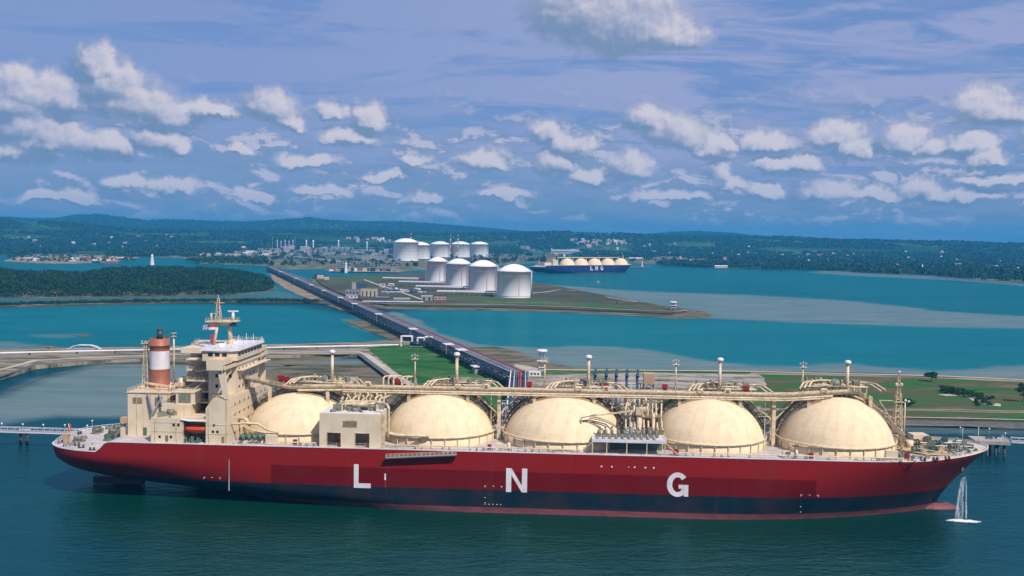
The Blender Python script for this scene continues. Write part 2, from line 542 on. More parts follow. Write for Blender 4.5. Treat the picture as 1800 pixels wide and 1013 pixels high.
    def lattice(s, c, z0, z1, w0, w1, n=6, r=0.1):
        """four-legged lattice mast"""
        def cs(z):
            w = (w0 + (w1 - w0) * (z - z0) / (z1 - z0)) / 2
            return [Vector((c[0] + i * w, c[1] + j * w, z)) for i, j in ((-1, -1), (1, -1), (1, 1), (-1, 1))]
        a, b = cs(z0), cs(z1)
        for i in range(4):
            s.tube(a[i], b[i], r * 1.3, 4, cap=False)
        for k in range(n):
            lo, hi = cs(z0 + (z1 - z0) * k / n), cs(z0 + (z1 - z0) * (k + 1) / n)
            for i in range(4):
                j = (i + 1) % 4
                s.tube(lo[i], hi[j], r * 0.8, 3, cap=False)
                s.tube(hi[i], hi[j], r * 0.8, 3, cap=False)
        return s

    def xform(s, fn):
        s.v = [tuple(fn(Vector(v))) for v in s.v]
        return s

    def build(s, name, mats, parent=None, loc=None):
        if name in SPLIT and len(s.starts) > 1:
            o = None
            st = s.starts + [(len(s.v), len(s.f))]
            for (v0, f0), (v1, f1) in zip(st[:-1], st[1:]):
                if f1 == f0:
                    continue
                q = MB()
                q.v = s.v[v0:v1]
                q.f = [tuple(i - v0 for i in f) for f in s.f[f0:f1]]
                q.sm, q.mi = s.sm[f0:f1], s.mi[f0:f1]
                o = q._build(name, mats, parent, loc)
            return o
        return s._build(name, mats, parent, loc)

    def _build(s, name, mats, parent=None, loc=None):
        me = bpy.data.meshes.new(name)
        me.from_pydata([tuple(v) for v in s.v], [], s.f)
        if not isinstance(mats, (list, tuple)):
            mats = [mats]
        for m_ in mats:
            me.materials.append(m_)
        me.polygons.foreach_set('use_smooth', s.sm)
        me.polygons.foreach_set('material_index', s.mi)
        me.validate()
        me.update()
        o = bpy.data.objects.new(name, me)
        col.objects.link(o)
        if parent is not None:
            o.parent = parent
        if loc is not None:
            o.location = loc
        return o


def _outer(fn):
    def g(s, *a, **k):
        if s.depth == 0:
            s.starts.append((len(s.v), len(s.f)))
        s.depth += 1
        try:
            return fn(s, *a, **k)
        finally:
            s.depth -= 1
    return g


for _n in ('box', 'cbox', 'prism', 'prism_y', 'tube', 'poly', 'ball', 'lathe', 'beam', 'rail', 'lattice'):
    setattr(MB, _n, _outer(getattr(MB, _n)))
# meshes whose pieces each become a part of their own
SPLIT = {'cargo_pipe', 'riser_pipe', 'hose_box', 'vapour_pipe', 'hull_light', 'deck_pipe', 'deck_locker', 'post', 'wing_support', 'railing', 'deck_fitting',
         'deck_gear', 'forecastle_gear', 'mooring_line', 'roof_vent', 'vent_grille', 'ring_pipe', 'jack_staff', 'hose', 'floodlight', 'mast_light', 'bridge_wing',
         'exhaust_pipe', 'column', 'crossbeam', 'pipe_loop', 'pipe', 'stern_gear', 'stern_locker', 'bulb_post', 'valve_pipe', 'platform_pipe', 'arched_pipe',
         'roof_gear', 'machinery', 'gallery', 'brace', 'shelter_post', 'bracket', 'davit', 'mast', 'leg'}


def tag(o, label=None, cat=None, group=None, kind=None):
    if label:
        o['label'] = label
    if cat:
        o['category'] = cat
    if group:
        o['group'] = group
    if kind:
        o['kind'] = kind
    return o


def empty(name, loc, rz=0.0):
    o = bpy.data.objects.new(name, None)
    col.objects.link(o)
    o.location = loc
    o.rotation_euler = (0, 0, rz)
    return o


def copy_tree(o, parent=None):
    c = o.copy()
    col.objects.link(c)
    if parent is not None:
        c.parent = parent
    for ch in list(o.children):
        copy_tree(ch, c)
    return c


def wobble(poly, step=30.0, amp=4.0, seed=0):
    """subdivide an outline and give it a natural, uneven edge"""
    out_ = []
    n = len(poly)
    for i in range(n):
        a, b = Vector(poly[i][:2]), Vector(poly[(i + 1) % n][:2])
        k = max(1, min(60, int((b - a).length / step)))
        for j in range(k):
            p = a.lerp(b, j / k)
            nv = noise.noise_vector(Vector((p.x / (step * 2), p.y / (step * 2), seed)))
            out_.append((p.x + nv.x * amp, p.y + nv.y * amp))
    return out_


def sheet(name, poly, z, m, depth=3.0, kind='structure', **kw):
    """a filled outline with a skirt going down from its edge"""
    n = len(poly)
    vs_ = [(p[0], p[1], z) for p in poly]
    tris = tessellate_polygon([[Vector(v) for v in vs_]])
    b = MB()
    fs = []
    for t in tris:
        a = Vector(vs_[t[1]]) - Vector(vs_[t[0]])
        c = Vector(vs_[t[2]]) - Vector(vs_[t[0]])
        fs.append(tuple(t) if a.cross(c).z > 0 else (t[0], t[2], t[1]))
    b.add(vs_, fs)
    if depth:
        b.add([(p[0], p[1], z) for p in poly] + [(p[0] * 1.0, p[1], z - depth) for p in poly], [(i, n + i, n + (i + 1) % n, (i + 1) % n) for i in range(n)])
    o = b.build(name, m)
    tag(o, kind=kind, **kw)
    return o


def gp(pts, z=0.0):
    return [tuple(G(x, y, z)[:2]) for x, y in pts]


def strip(name, pts, w, z, m, h=0.0, kind='structure', **kw):
    """a ribbon following points on the ground"""
    b = MB()
    P_ = [Vector((p[0], p[1], 0)) for p in pts]
    L_, R_ = [], []
    for i, p in enumerate(P_):
        d = (P_[min(i + 1, len(P_) - 1)] - P_[max(i - 1, 0)]).normalized()
        nrm = Vector((-d.y, d.x, 0)) * (w / 2)
        L_.append(p + nrm)
        R_.append(p - nrm)
    n = len(P_)
    if h:
        vs_ = [(v.x, v.y, z) for v in R_ + L_] + [(v.x, v.y, z + h) for v in R_ + L_]
        fs = []
        for i in range(n - 1):
            fs += [(2 * n + i, 2 * n + i + 1, 3 * n + i + 1, 3 * n + i), (i, i + 1, 2 * n + i + 1, 2 * n + i), (n + i + 1, n + i, 3 * n + i, 3 * n + i + 1)]
        b.add(vs_, fs)
    else:
        b.add([(v.x, v.y, z) for v in R_ + L_], [(i, i + 1, n + i + 1, n + i) for i in range(n - 1)])
    o = b.build(name, m)
    return tag(o, kind=kind, **kw)
# ------------------------------------------------------------------ water: one sheet, its tint painted by depth and silt
def sdf(px, py, poly):
    """signed distance, positive inside"""
    n = len(poly)
    d = np.full(px.shape, 1e18)
    ins = np.zeros(px.shape, bool)
    for i in range(n):
        ax, ay = poly[i]
        bx, by = poly[(i + 1) % n]
        ex, ey = bx - ax, by - ay
        t = np.clip(((px - ax) * ex + (py - ay) * ey) / (ex * ex + ey * ey + 1e-9), 0, 1)
        d = np.minimum(d, (px - ax - t * ex) ** 2 + (py - ay - t * ey) ** 2)
        c = ((ay > py) != (by > py)) & (px < (bx - ax) * (py - ay) / (by - ay + 1e-12) + ax)
        ins ^= c
    d = np.sqrt(d)
    return np.where(ins, d, -d)


SHALLOW = [  # outline in the photograph's directions, softness in metres, strength
    ([(-300, 735), (0, 697), (60, 665), (160, 640), (700, 630), (720, 690), (520, 725), (300, 727), (220, 729), (100, 725), (-300, 790)], 12, 1.15),
    ([(-200, 602), (30, 600), (60, 606), (110, 622), (-200, 640)], 8, 0.8),
    ([(60, 588), (150, 586), (175, 592), (110, 596), (60, 594)], 12, 0.6),
    ([(596, 560), (640, 565), (700, 590), (745, 606), (640, 606), (690, 596), (650, 580)], 8, 0.9),
    ([(690, 546), (720, 556), (770, 585), (840, 606), (950, 612), (1040, 609), (1090, 610), (1140, 615), (1190, 625), (1260, 637), (1330, 643), (1400, 644),
      (1450, 640), (1500, 641), (1570, 648), (1640, 652), (1720, 648), (1800, 642), (2100, 650), (2100, 700), (900, 670), (760, 604), (680, 552)], 5, 1.0),
    ([(934, 500), (1000, 504), (1100, 510), (1200, 515), (1300, 519), (1400, 524), (1500, 530), (1600, 541), (1625, 546), (1700, 550), (1800, 556), (2100, 562),
      (2100, 585), (1800, 576), (1600, 573), (1400, 568), (1240, 561), (1150, 545), (1000, 512)], 18, 0.95),
    ([(-100, 520), (300, 518), (400, 512), (480, 505), (520, 520), (560, 530), (300, 532), (-100, 536)], 25, 0.35),
    ([(1340, 745), (1500, 746), (1800, 756), (2200, 772), (2200, 790), (1800, 766), (1560, 757), (1340, 755)], 6, 0.55),
    ([(470, 480), (560, 520), (640, 560), (690, 590), (730, 606), (760, 590), (640, 540), (560, 500), (500, 478)], 12, 0.75),
    ([(1440, 470), (1520, 480), (1700, 484), (1800, 489), (2100, 500), (2100, 520), (1800, 503), (1690, 493), (1560, 487), (1440, 480)], 40, 0.8),
]
LAGOON = [
    ([(-400, 545), (0, 540), (300, 535), (560, 535), (660, 565), (730, 605), (400, 620), (0, 625), (-400, 640)], 30, 1.0),
    ([(690, 540), (900, 545), (1250, 560), (1800, 575), (2300, 590), (2300, 700), (1500, 670), (900, 640), (760, 600)], 30, 1.0),
    ([(-900, 534), (500, 530), (700, 535), (1500, 568), (2800, 600), (2800, 455), (900, 440), (-900, 440)], 40, 0.7),
]
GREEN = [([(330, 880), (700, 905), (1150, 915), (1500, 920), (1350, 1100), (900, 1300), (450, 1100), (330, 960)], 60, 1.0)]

azs = np.concatenate([np.radians(np.linspace(-52, 52, 620)), np.radians(np.linspace(56, 304, 40))])
rs = np.concatenate([[0.5], np.geomspace(30, 18000, 460)])
AA, RR = np.meshgrid(azs, rs)
WXg, WYg = (np.sin(AA) * RR).ravel(), (np.cos(AA) * RR).ravel()


def soft(polys):
    acc = np.zeros(WXg.shape)
    for pts, w, s in polys:
        poly = [tuple(G(x, y)[:2]) for x, y in pts]
        # uneven edge
        wob = w * (np.sin(WXg / (w * 3.1) + 1.7 * np.sin(WYg / (w * 4.3))) + 0.6 * np.sin(WYg / (w * 1.9) + WXg / (w * 2.7))) * 0.5
        d = sdf(WXg, WYg, poly) + wob
        t = np.clip((d + w) / (2 * w), 0, 1)
        acc = np.maximum(acc, s * t * t * (3 - 2 * t))
    return acc


me = bpy.data.meshes.new('water')
nA, nR = len(azs), len(rs)
idx = np.arange(nA * nR).reshape(nR, nA)
q = np.stack([idx[:-1, :], np.roll(idx, -1, 1)[:-1, :], np.roll(idx, -1, 1)[1:, :], idx[1:, :]], -1).reshape(-1, 4)
q = q[:, ::-1]


def np_mesh(me, verts, quads):
    verts = np.asarray(verts, dtype=np.float32)
    quads = np.asarray(quads, dtype=np.int32)
    me.vertices.add(len(verts))
    me.vertices.foreach_set('co', verts.ravel())
    me.loops.add(quads.size)
    me.loops.foreach_set('vertex_index', quads.ravel())
    me.polygons.add(len(quads))
    k = quads.shape[1]
    me.polygons.foreach_set('loop_start', np.arange(0, quads.size, k, dtype=np.int32))
    me.polygons.foreach_set('loop_total', np.full(len(quads), k, dtype=np.int32))
    me.update(calc_edges=True)


np_mesh(me, np.stack([WXg, WYg, np.zeros_like(WXg)], 1), q)
at = me.color_attributes.new('tint', 'FLOAT_COLOR', 'POINT')
colr = np.stack([soft(SHALLOW), soft(LAGOON), soft(GREEN), np.ones_like(WXg)], 1).astype(np.float32)
at.data.foreach_set('color', colr.ravel())
water = bpy.data.objects.new('water', me)
col.objects.link(water)
tag(water, kind='structure')
wm = bpy.data.materials.new('sea_water')
wm.use_nodes = True
K = NT(wm.node_tree)
o_ = K.n('ShaderNodeOutputMaterial')
pb = K.n('ShaderNodeBsdfDiffuse')
gl = K.n('ShaderNodeBsdfGlossy')
gl.inputs['Color'].default_value = (0.36, 0.82, 0.86, 1)
fr = K.n('ShaderNodeFresnel')
fr.inputs[0].default_value = 1.33
mxs = K.n('ShaderNodeMixShader')
K.l(K.m('MINIMUM', K.m('MULTIPLY', fr.outputs[0], 0.95), 0.22), mxs.inputs[0])
K.l(pb.outputs[0], mxs.inputs[1])
K.l(gl.outputs[0], mxs.inputs[2])
K.l(mxs.outputs[0], o_.inputs[0])
ta = K.n('ShaderNodeAttribute', attribute_name='tint')
ts = K.n('ShaderNodeSeparateColor')
K.l(ta.outputs['Color'], ts.inputs[0])
tcw = K.n('ShaderNodeTexCoord')
vo = tcw.outputs['Object']
big = K.noise(K.vm('MULTIPLY', vo, (1, 2.2, 1)), 0.004, 4, 0.6)
deep = K.mix(K.step(big, 0.35, 0.7), (0.0002, 0.029, 0.036, 1), (0.0004, 0.040, 0.048, 1))
lag = K.mix(K.step(big, 0.3, 0.7), (0.001, 0.118, 0.142, 1), (0.003, 0.145, 0.165, 1))
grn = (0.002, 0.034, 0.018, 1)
streaks = K.noise(K.vm('MULTIPLY', vo, (0.6, 2.5, 1)), 0.02, 6, 0.65, 0.5)
silt = K.mix(K.step(streaks, 0.3, 0.7), (0.125, 0.185, 0.175, 1), (0.20, 0.225, 0.195, 1))
cc = K.mix(ts.outputs[1], deep, lag)
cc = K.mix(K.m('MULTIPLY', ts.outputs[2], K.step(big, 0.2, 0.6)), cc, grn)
edge = K.m('MULTIPLY_ADD', K.m('SUBTRACT', streaks, 0.5), 0.5, ts.outputs[0])
cc = K.mix(K.m('MULTIPLY', K.m('MULTIPLY', edge, K.step(ts.outputs[0], 0.0, 0.25), clamp=True), 0.9), cc, silt)
K.l(cc, pb.inputs['Color'])
wn = K.noise(K.vm('MULTIPLY', vo, (0.75, 1.5, 1)), 0.30, 4, 0.65, 0.3)
wn2 = K.noise(K.vm('MULTIPLY', vo, (1.0, 1.9, 1)), 0.045, 3, 0.5, 0.6)
bp = K.n('ShaderNodeBump')
bp.inputs['Strength'].default_value = 0.7
bp.inputs['Distance'].default_value = 1.0
K.l(K.m('MULTIPLY_ADD', wn2, 1.3, wn), bp.inputs['Height'])
K.l(bp.outputs[0], gl.inputs['Normal'])
K.l(bp.outputs[0], pb.inputs['Normal'])
K.l(bp.outputs[0], fr.inputs['Normal'])
# breeze patches: rougher water
K.l(K.m('MULTIPLY_ADD', K.step(streaks, 0.35, 0.65), 0.12, 0.10), gl.inputs['Roughness'])
me.materials.append(wm)

# ------------------------------------------------------------------ far mainland and hills
def interp(x, pts):
    xs = [p[0] for p in pts]
    ys = [p[1] for p in pts]
    return np.interp(x, xs, ys)


SHORE = [(-1200, 448), (0, 448), (150, 449), (236, 453), (300, 453), (330, 455), (350, 463), (400, 465), (470, 468), (500, 474), (560, 474), (600, 477), (650, 479),
         (700, 478), (760, 474), (860, 468), (936, 463), (1000, 462), (1130, 463), (1180, 468), (1240, 471), (1300, 474), (1440, 476), (1490, 478), (1560, 483), (1640, 485),
         (1700, 490), (1800, 498), (2000, 508), (3000, 540)]
RIDGE = [(-1200, 372), (-300, 379), (0, 381), (60, 384), (105, 383), (140, 378), (175, 376), (210, 380), (260, 386), (300, 384), (345, 385), (430, 388), (500, 384), (545, 380), (580, 384),
         (640, 386), (700, 387), (760, 391), (820, 395), (880, 400), (930, 405), (1000, 410), (1060, 412), (1130, 409), (1180, 405), (1230, 404), (1290, 407), (1340, 413), (1400, 417),
         (1480, 418), (1560, 420), (1640, 423), (1720, 427), (1800, 430), (2300, 436), (3000, 440)]
FOOT = [(-1200, 380), (0, 390), (60, 392), (120, 396), (180, 402), (260, 405), (360, 408), (480, 411), (560, 408), (640, 408), (700, 411), (800, 412), (900, 412), (1000, 412), (1200, 417),
        (1400, 420), (1600, 427), (1800, 433), (2300, 438), (3000, 442)]


def hor(x):
    return 415.2 + (x - 900) * math.tan(ROLL)


def px_to_az(x, y=430.0):
    d = ray(x, y)
    return math.atan2(d.x, d.y)


gx = np.concatenate([np.arange(-1200, -60, 24), np.arange(-60, 1860, 5), np.arange(1860, 3001, 24)]).astype(float)
gaz = np.array([px_to_az(x) for x in gx])
shore_pt = [G(x, interp(x, SHORE)) for x in gx]
shore_d = np.array([math.hypot(p.x, p.y) for p in shore_pt])
NRAD = 120
tt = np.linspace(0, 1, NRAD)
TV = []
HH = {}
ridge_z = -36 + CAM_H + 10500 * (hor(gx) - interp(gx, RIDGE)) / F_PX
foot_z = CAM_H + 6000 * (hor(gx) - interp(gx, FOOT)) / F_PX


def height(ix, d):
    """ground level on the mainland"""
    s0 = shore_d[ix]
    k = d - s0
    z = 2.5 * min(1, max(-1, k / 30.0))
    a = gaz[ix]
    x, y = math.sin(a) * d, math.cos(a) * d
    n1 = noise.noise(Vector((x / 900, y / 900, 3.0)))
    n2 = noise.noise(Vector((x / 260, y / 260, 9.0)))
    t = min(1, max(0, (d - 4700) / 1700))
    t = t * t * (3 - 2 * t)
    z += (foot_z[ix] - 3) * t * (1 + 0.12 * n1) * (1 if d < 6400 else max(0.55, 1 - (d - 6400) / 3500))
    u = min(1, max(0, (d - 7200) / 3300))
    u = u * u * (3 - 2 * u)
    base_ = z
    z = base_ * (1 - u) + ridge_z[ix] * u
    w_ = min(1, max(0, k / 1500))
    z += (n1 * 10 + n2 * 5) * w_
    return z


for j in range(NRAD):
    for i in range(len(gx)):
        s0 = shore_d[i]
        t = tt[j]
        if t < 0.12:
            d = s0 - 25 + t / 0.12 * 300
        else:
            d = (s0 + 275) * ((14000 / (s0 + 275)) ** ((t - 0.12) / 0.88))
        z = height(i, d)
        TV.append((math.sin(gaz[i]) * d, math.cos(gaz[i]) * d, z))
TV = np.array(TV)
nx_ = len(gx)
idx = np.arange(NRAD * nx_).reshape(NRAD, nx_)
q = np.stack([idx[:-1, :-1], idx[:-1, 1:], idx[1:, 1:], idx[1:, :-1]], -1).reshape(-1, 4)
me = bpy.data.meshes.new('hills')
np_mesh(me, TV, q)
me.polygons.foreach_set('use_smooth', [True] * len(me.polygons))


def clear_mask(X, Y, Z):
    """where the mainland is open ground: seen between these outlines"""
    boxes = [([(300, 470), (310, 452), (420, 446), (560, 443), (700, 443), (940, 447), (940, 470), (700, 486), (500, 478)], 40),
             ([(240, 462), (240, 452), (330, 448), (330, 462)], 20),
             ([(1060, 468), (1100, 452), (1180, 452), (1250, 456), (1240, 464), (1170, 462)], 20),
             ([(1480, 484), (1480, 476), (1560, 480), (1800, 492), (1800, 500), (1640, 488)], 12)]
    acc = np.zeros(X.shape)
    for pts, w in boxes:
        poly = [tuple(G(x, y, 4)[:2]) for x, y in pts]
        d = sdf(X, Y, poly)
        acc = np.maximum(acc, np.clip((d + w) / (2 * w), 0, 1))
    return acc


clr = clear_mask(TV[:, 0], TV[:, 1], TV[:, 2])
at = me.color_attributes.new('clearing', 'FLOAT_COLOR', 'POINT')
at.data.foreach_set('color', np.stack([clr, clr, clr, np.ones_like(clr)], 1).astype(np.float32).ravel())
hills = bpy.data.objects.new('hills', me)
col.objects.link(hills)
tag(hills, kind='structure')
hm = bpy.data.materials.new('mainland_ground')
hm.use_nodes = True
K = NT(hm.node_tree)
o_ = K.n('ShaderNodeOutputMaterial')
pb = K.n('ShaderNodeBsdfPrincipled')
K.l(pb.outputs[0], o_.inputs[0])
pb.inputs['Roughness'].default_value = 0.95
pb.inputs['Specular IOR Level'].default_value = 0.1
vo = K.n('ShaderNodeTexCoord').outputs['Object']
aa = K.n('ShaderNodeAttribute', attribute_name='clearing')
n1 = K.noise(vo, 0.0022, 6, 0.65)
n2 = K.noise(vo, 0.02, 5, 0.7)
wood = K.ramp(K.m('MULTIPLY_ADD', n2, 0.5, K.m('MULTIPLY', n1, 0.5)), [(0.36, (0.005, 0.022, 0.010)), (0.47, (0.012, 0.048, 0.016)), (0.54, (0.04, 0.11, 0.03)), (0.64, (0.13, 0.17, 0.06))])
opn = K.ramp(n2, [(0.3, (0.05, 0.10, 0.04)), (0.47, (0.10, 0.115, 0.055)), (0.58, (0.22, 0.18, 0.12)), (0.72, (0.32, 0.26, 0.19))])
K.l(K.mix(aa.outputs['Fac'], wood, opn), pb.inputs['Base Color'])
bp = K.n('ShaderNodeBump')
bp.inputs['Strength'].default_value = 1.0
bp.inputs['Distance'].default_value = 8.0
K.l(K.noise(vo, 0.03, 5, 0.7), bp.inputs['Height'])
K.l(bp.outputs[0], pb.inputs['Normal'])
me.materials.append(hm)


def ground_z(x, y):
    d = math.hypot(x, y)
    a = math.atan2(x, y)
    i = int(np.clip(np.searchsorted(gaz, a), 0, len(gaz) - 1))
    return height(i, d)


# ------------------------------------------------------------------ foliage
rng = np.random.default_rng(11)


def canopy(centres, radii, zscale, leaves, size, seed=0):
    """leaf clumps spread through each crown's volume; returns verts, quads"""
    r_ = np.random.default_rng(seed)
    C_ = np.repeat(np.asarray(centres, float), leaves, 0)
    Rr = np.repeat(np.asarray(radii, float), leaves)
    n = len(C_)
    d = r_.normal(size=(n, 3))
    d[:, 2] = np.abs(d[:, 2]) * 1.0 - 0.25
    d /= np.linalg.norm(d, axis=1)[:, None]
    rad = Rr * (0.62 + 0.42 * r_.random(n))
    pos = C_ + d * rad[:, None] * np.array([1, 1, zscale])
    nr = d + r_.normal(size=(n, 3)) * 0.45
    nr /= np.linalg.norm(nr, axis=1)[:, None]
    a = np.cross(nr, r_.normal(size=(n, 3)))
    a /= np.linalg.norm(a, axis=1)[:, None]
    b = np.cross(nr, a)
    s = (size * (0.6 + 0.8 * r_.random(n)))[:, None] if np.isscalar(size) else (np.repeat(np.asarray(size, float), leaves) * (0.6 + 0.8 * r_.random(n)))[:, None]
    v = np.stack([pos - a * s - b * s * 0.6, pos + a * s - b * s * 0.5, pos + a * s * 0.7 + b * s, pos - a * s * 0.8 + b * s * 0.7], 1).reshape(-1, 3)
    return v, np.arange(n * 4).reshape(-1, 4)


def foliage(name, centres, radii, zscale, leaves, size, m, seed=0, parent=None):
    v, q_ = canopy(centres, radii, zscale, leaves, size, seed)
    me_ = bpy.data.meshes.new(name)
    np_mesh(me_, v, q_)
    me_.materials.append(m)
    o = bpy.data.objects.new(name, me_)
    col.objects.link(o)
    if parent is not None:
        o.parent = parent
    return o


# the woods of the mainland and the hills
fp, fr, fs_ = [], [], []
N = 60000
cand_i = rng.integers(0, len(gx), N * 2)
cand_d = np.exp(rng.uniform(np.log(2500), np.log(11200), N * 2))
cx_a, cy_a = [], []
for i, d in zip(cand_i, cand_d):
    cx_a.append(math.sin(gaz[i]) * d)
    cy_a.append(math.cos(gaz[i]) * d)
cx_a, cy_a = np.array(cx_a) + rng.normal(size=N * 2) * 6, np.array(cy_a) + rng.normal(size=N * 2) * 6
cl_ = clear_mask(cx_a, cy_a, None)
for x, y, c in zip(cx_a, cy_a, cl_):
    if rng.random() < c * 0.96:
        continue
    d = math.hypot(x, y)
    i = int(np.clip(np.searchsorted(gaz, math.atan2(x, y)), 0, len(gaz) - 1))
    if d < shore_d[i] + 20 or not (-250 < gx[i] < 2050):
        continue
    if d < 7000 and noise.noise(Vector((x / 330, y / 330, 5.0))) < -0.13:
        continue
    r = (3.6 + 3.4 * rng.random()) * (1 + d / 9000)
    fp.append((x, y, height(i, d) + r * 0.6))
    fr.append(r)
    fs_.append(r * 0.46)
wo = foliage('forest', fp, fr, 0.95, 8, fs_, M['forest'], 3)
tag(wo, 'dark tropical woodland covering the low hills behind the plant', 'woodland', kind='stuff')

# mangrove island at the left
ISL = gp([(-500, 530), (-100, 525), (0, 524), (200, 523), (380, 520), (440, 517), (470, 513), (484, 508), (480, 497), (462, 488), (430, 482), (330, 479), (230, 478), (150, 483), (120, 489), (60, 487), (0, 476), (-500, 482)])
sheet('mangrove_mud', wobble(ISL, 40, 8, 1), 0.6, M['mud'])
ixs = np.array([p[0] for p in ISL])
iys = np.array([p[1] for p in ISL])
mx = rng.uniform(max(ixs.min(), -1250), ixs.max(), 30000)
my = rng.uniform(iys.min(), iys.max(), 30000)
keep = sdf(mx, my, ISL) > 4
mx, my = mx[keep][:9500], my[keep][:9500]
hN = np.array([noise.noise(Vector((x / 60, y / 60, 1.0))) for x, y in zip(mx, my)])
mr = 4.2 + 3.2 * rng.random(len(mx))
sdE = np.clip(sdf(mx, my, ISL) / 40, 0.35, 1)
mz = (6.5 + 4.5 * hN + 3 * rng.random(len(mx))) * sdE
mg = foliage('mangrove_forest', np.stack([mx, my, mz], 1), mr, 1.0, 34, 0.95, M['leaf'], 5)
tag(mg, 'dense dark green mangroves covering the long island at the left', 'mangrove', kind='stuff')

# ------------------------------------------------------------------ land in the middle distance
sheet('beach', wobble(gp([(540, 490), (690, 483), (860, 476), (936, 497), (990, 505), (1075, 521), (1160, 537), (1225, 545), (1254, 552), (1240, 560), (1180, 560), (1060, 553), (960, 549), (850, 546),
                         (760, 545), (680, 544), (630, 535), (590, 520)]), 25, 5, 2), 0.35, M['mud'])
sheet('tank_island_ground', wobble(gp([(552, 489.5), (690, 484), (860, 478), (934, 499), (985, 507), (1070, 523), (1150, 539), (1190, 545), (1205, 550), (1180, 554), (1060, 549), (960, 545), (850, 542),
                                       (760, 541), (680, 539.5), (640, 531), (600, 519), (570, 506)]), 25, 3, 4), 2.2, M['scrub'])
sheet('mudflat', wobble(gp([(476, 480), (490, 487), (520, 500), (560, 517), (585, 530), (620, 545), (650, 556), (600, 545), (555, 530), (520, 518), (492, 502), (478, 492)]), 20, 4, 5), 0.4, M['sand'])
sheet('spit', wobble(gp([(-400, 545), (0, 541), (150, 537.5), (300, 534), (420, 532), (540, 533), (600, 540), (640, 548), (600, 533), (560, 528), (480, 526), (300, 527.5), (150, 531), (0, 534.5), (-400, 538)]), 20, 3, 6), 1.2, M['scrub'])
strip('sand_line', gp([(-200, 541.5), (0, 539.5), (150, 536), (230, 534), (330, 532.5), (420, 531.5)]), 7, 1.35, M['sand'])
sheet('village_ground', wobble(gp([(5, 460), (60, 463.5), (130, 463.5), (200, 461.5), (240, 455), (250, 451), (180, 447), (90, 446), (30, 452)]), 20, 5, 7), 1.5, M['sand'])
fp_, fr_ = [], []
for i in range(220):
    q_ = G(rng.uniform(15, 235), rng.uniform(449, 461), 1.5)
    fp_.append((q_.x, q_.y, 3.5 + rng.random() * 2))
    fr_.append(3.0 + 3.5 * rng.random())
o = foliage('village_trees', fp_, fr_, 0.9, 22, 1.3, M['forest'], 33)
tag(o, 'dark green trees and bushes growing between the houses of the village spit', 'trees', kind='stuff')
sheet('shoal', wobble(gp([(64, 612), (90, 609), (112, 613), (100, 619), (60, 620)]), 5, 1.2, 8), 0.4, M['mud'])
sheet('shoal', wobble(gp([(128, 590), (150, 588.5), (162, 590.5), (140, 592.5)]), 5, 1.2, 9), 0.2, M['mud'])
sheet('mudflat', wobble(gp([(606, 566), (640, 563), (690, 580), (745, 603), (700, 607), (690, 600), (650, 583)]), 10, 2, 10), 0.4, M['mud'])
sheet('mudflat', wobble(gp([(826, 612), (870, 611), (905, 617), (950, 634), (1010, 648), (1120, 651), (1300, 652), (1500, 656), (1640, 661), (1800, 667), (2300, 685), (2300, 700), (900, 665), (860, 640), (835, 622)]), 14, 3, 11), 0.5, M['mud'])
# left causeway and the berth side land
sheet('causeway', wobble(gp([(-400, 632), (0, 620), (100, 617), (400, 612), (640, 606), (750, 604), (800, 610), (850, 634), (900, 655), (960, 658.5), (1100, 656.5), (1300, 658), (1500, 662.5), (1640, 667), (1800, 674),
                             (2300, 694), (2300, 760), (1800, 742), (1600, 739), (1350, 737), (1000, 738), (885, 742), (790, 722), (715, 680), (640, 629), (600, 628), (300, 633), (150, 641), (62, 649), (0, 669), (-400, 740)]), 12, 1.2, 12),
      2.0, M['causeway'])
sheet('shore_mud', wobble(gp([(-400, 745), (0, 692), (40, 680), (90, 658), (170, 648), (330, 645), (470, 643), (640, 640), (700, 680), (760, 715), (700, 715), (560, 690), (430, 668), (440, 655), (640, 625), (300, 630), (62, 640), (-400, 700)]), 10, 3, 13),
      0.25, M['mud'])
sheet('lawn', wobble(gp([(645, 616), (700, 612), (745, 611), (800, 632), (860, 658), (890, 672), (885, 738), (800, 722), (722, 680), (672, 640)]), 10, 1.5, 14), 2.1, M['lawn'])
sheet('grass', wobble(gp([(1330, 664), (1500, 667.5), (1640, 671), (1800, 678), (2300, 698), (2300, 748), (1800, 729), (1600, 727), (1340, 726)]), 12, 1.5, 15), 2.1, M['grass'])
sheet('grass', wobble(gp([(925, 659), (1100, 658), (1320, 659.5), (1320, 663), (1100, 662.5), (925, 664)]), 12, 0.8, 16), 2.1, M['lawn'])
sheet('grass', wobble(gp([(1300, 690), (1345, 690), (1345, 720), (1260, 722), (1150, 720), (1200, 700)]), 12, 0.8, 16), 2.2, M['lawn'])
sheet('revetment', wobble(gp([(1200, 738), (1600, 741.5), (1800, 746), (2300, 766), (2300, 775), (1800, 755), (1580, 749.5), (1200, 746)]), 12, 0.6, 17), 1.0, M['rock'])
strip('path', gp([(-200, 660), (0, 657), (62, 640), (150, 635), (300, 629), (470, 625.5), (630, 624), (644, 629), (672, 650), (708, 675), (770, 712)]), 5.0, 2.2, M['road'])
strip('path', gp([(-200, 638), (0, 632), (150, 628), (300, 623), (470, 620), (640, 617.5)]), 3.0, 2.15, M['conc'])
strip('rock_edge', gp([(-200, 671), (0, 668), (62, 647), (150, 640), (300, 632.5), (470, 629), (632, 628), (668, 655), (700, 679)]), 4.0, 2.05, M['rock'])
strip('road', gp([(900, 656), (1100, 657), (1300, 659), (1500, 664), (1640, 667), (1800, 674), (2300, 693)]), 4.2, 2.3, M['road'])
strip('road', gp([(1340, 726.5), (1600, 727.5), (1700, 729), (1800, 731), (2300, 750)]), 1.0, 2.3, M['road'])
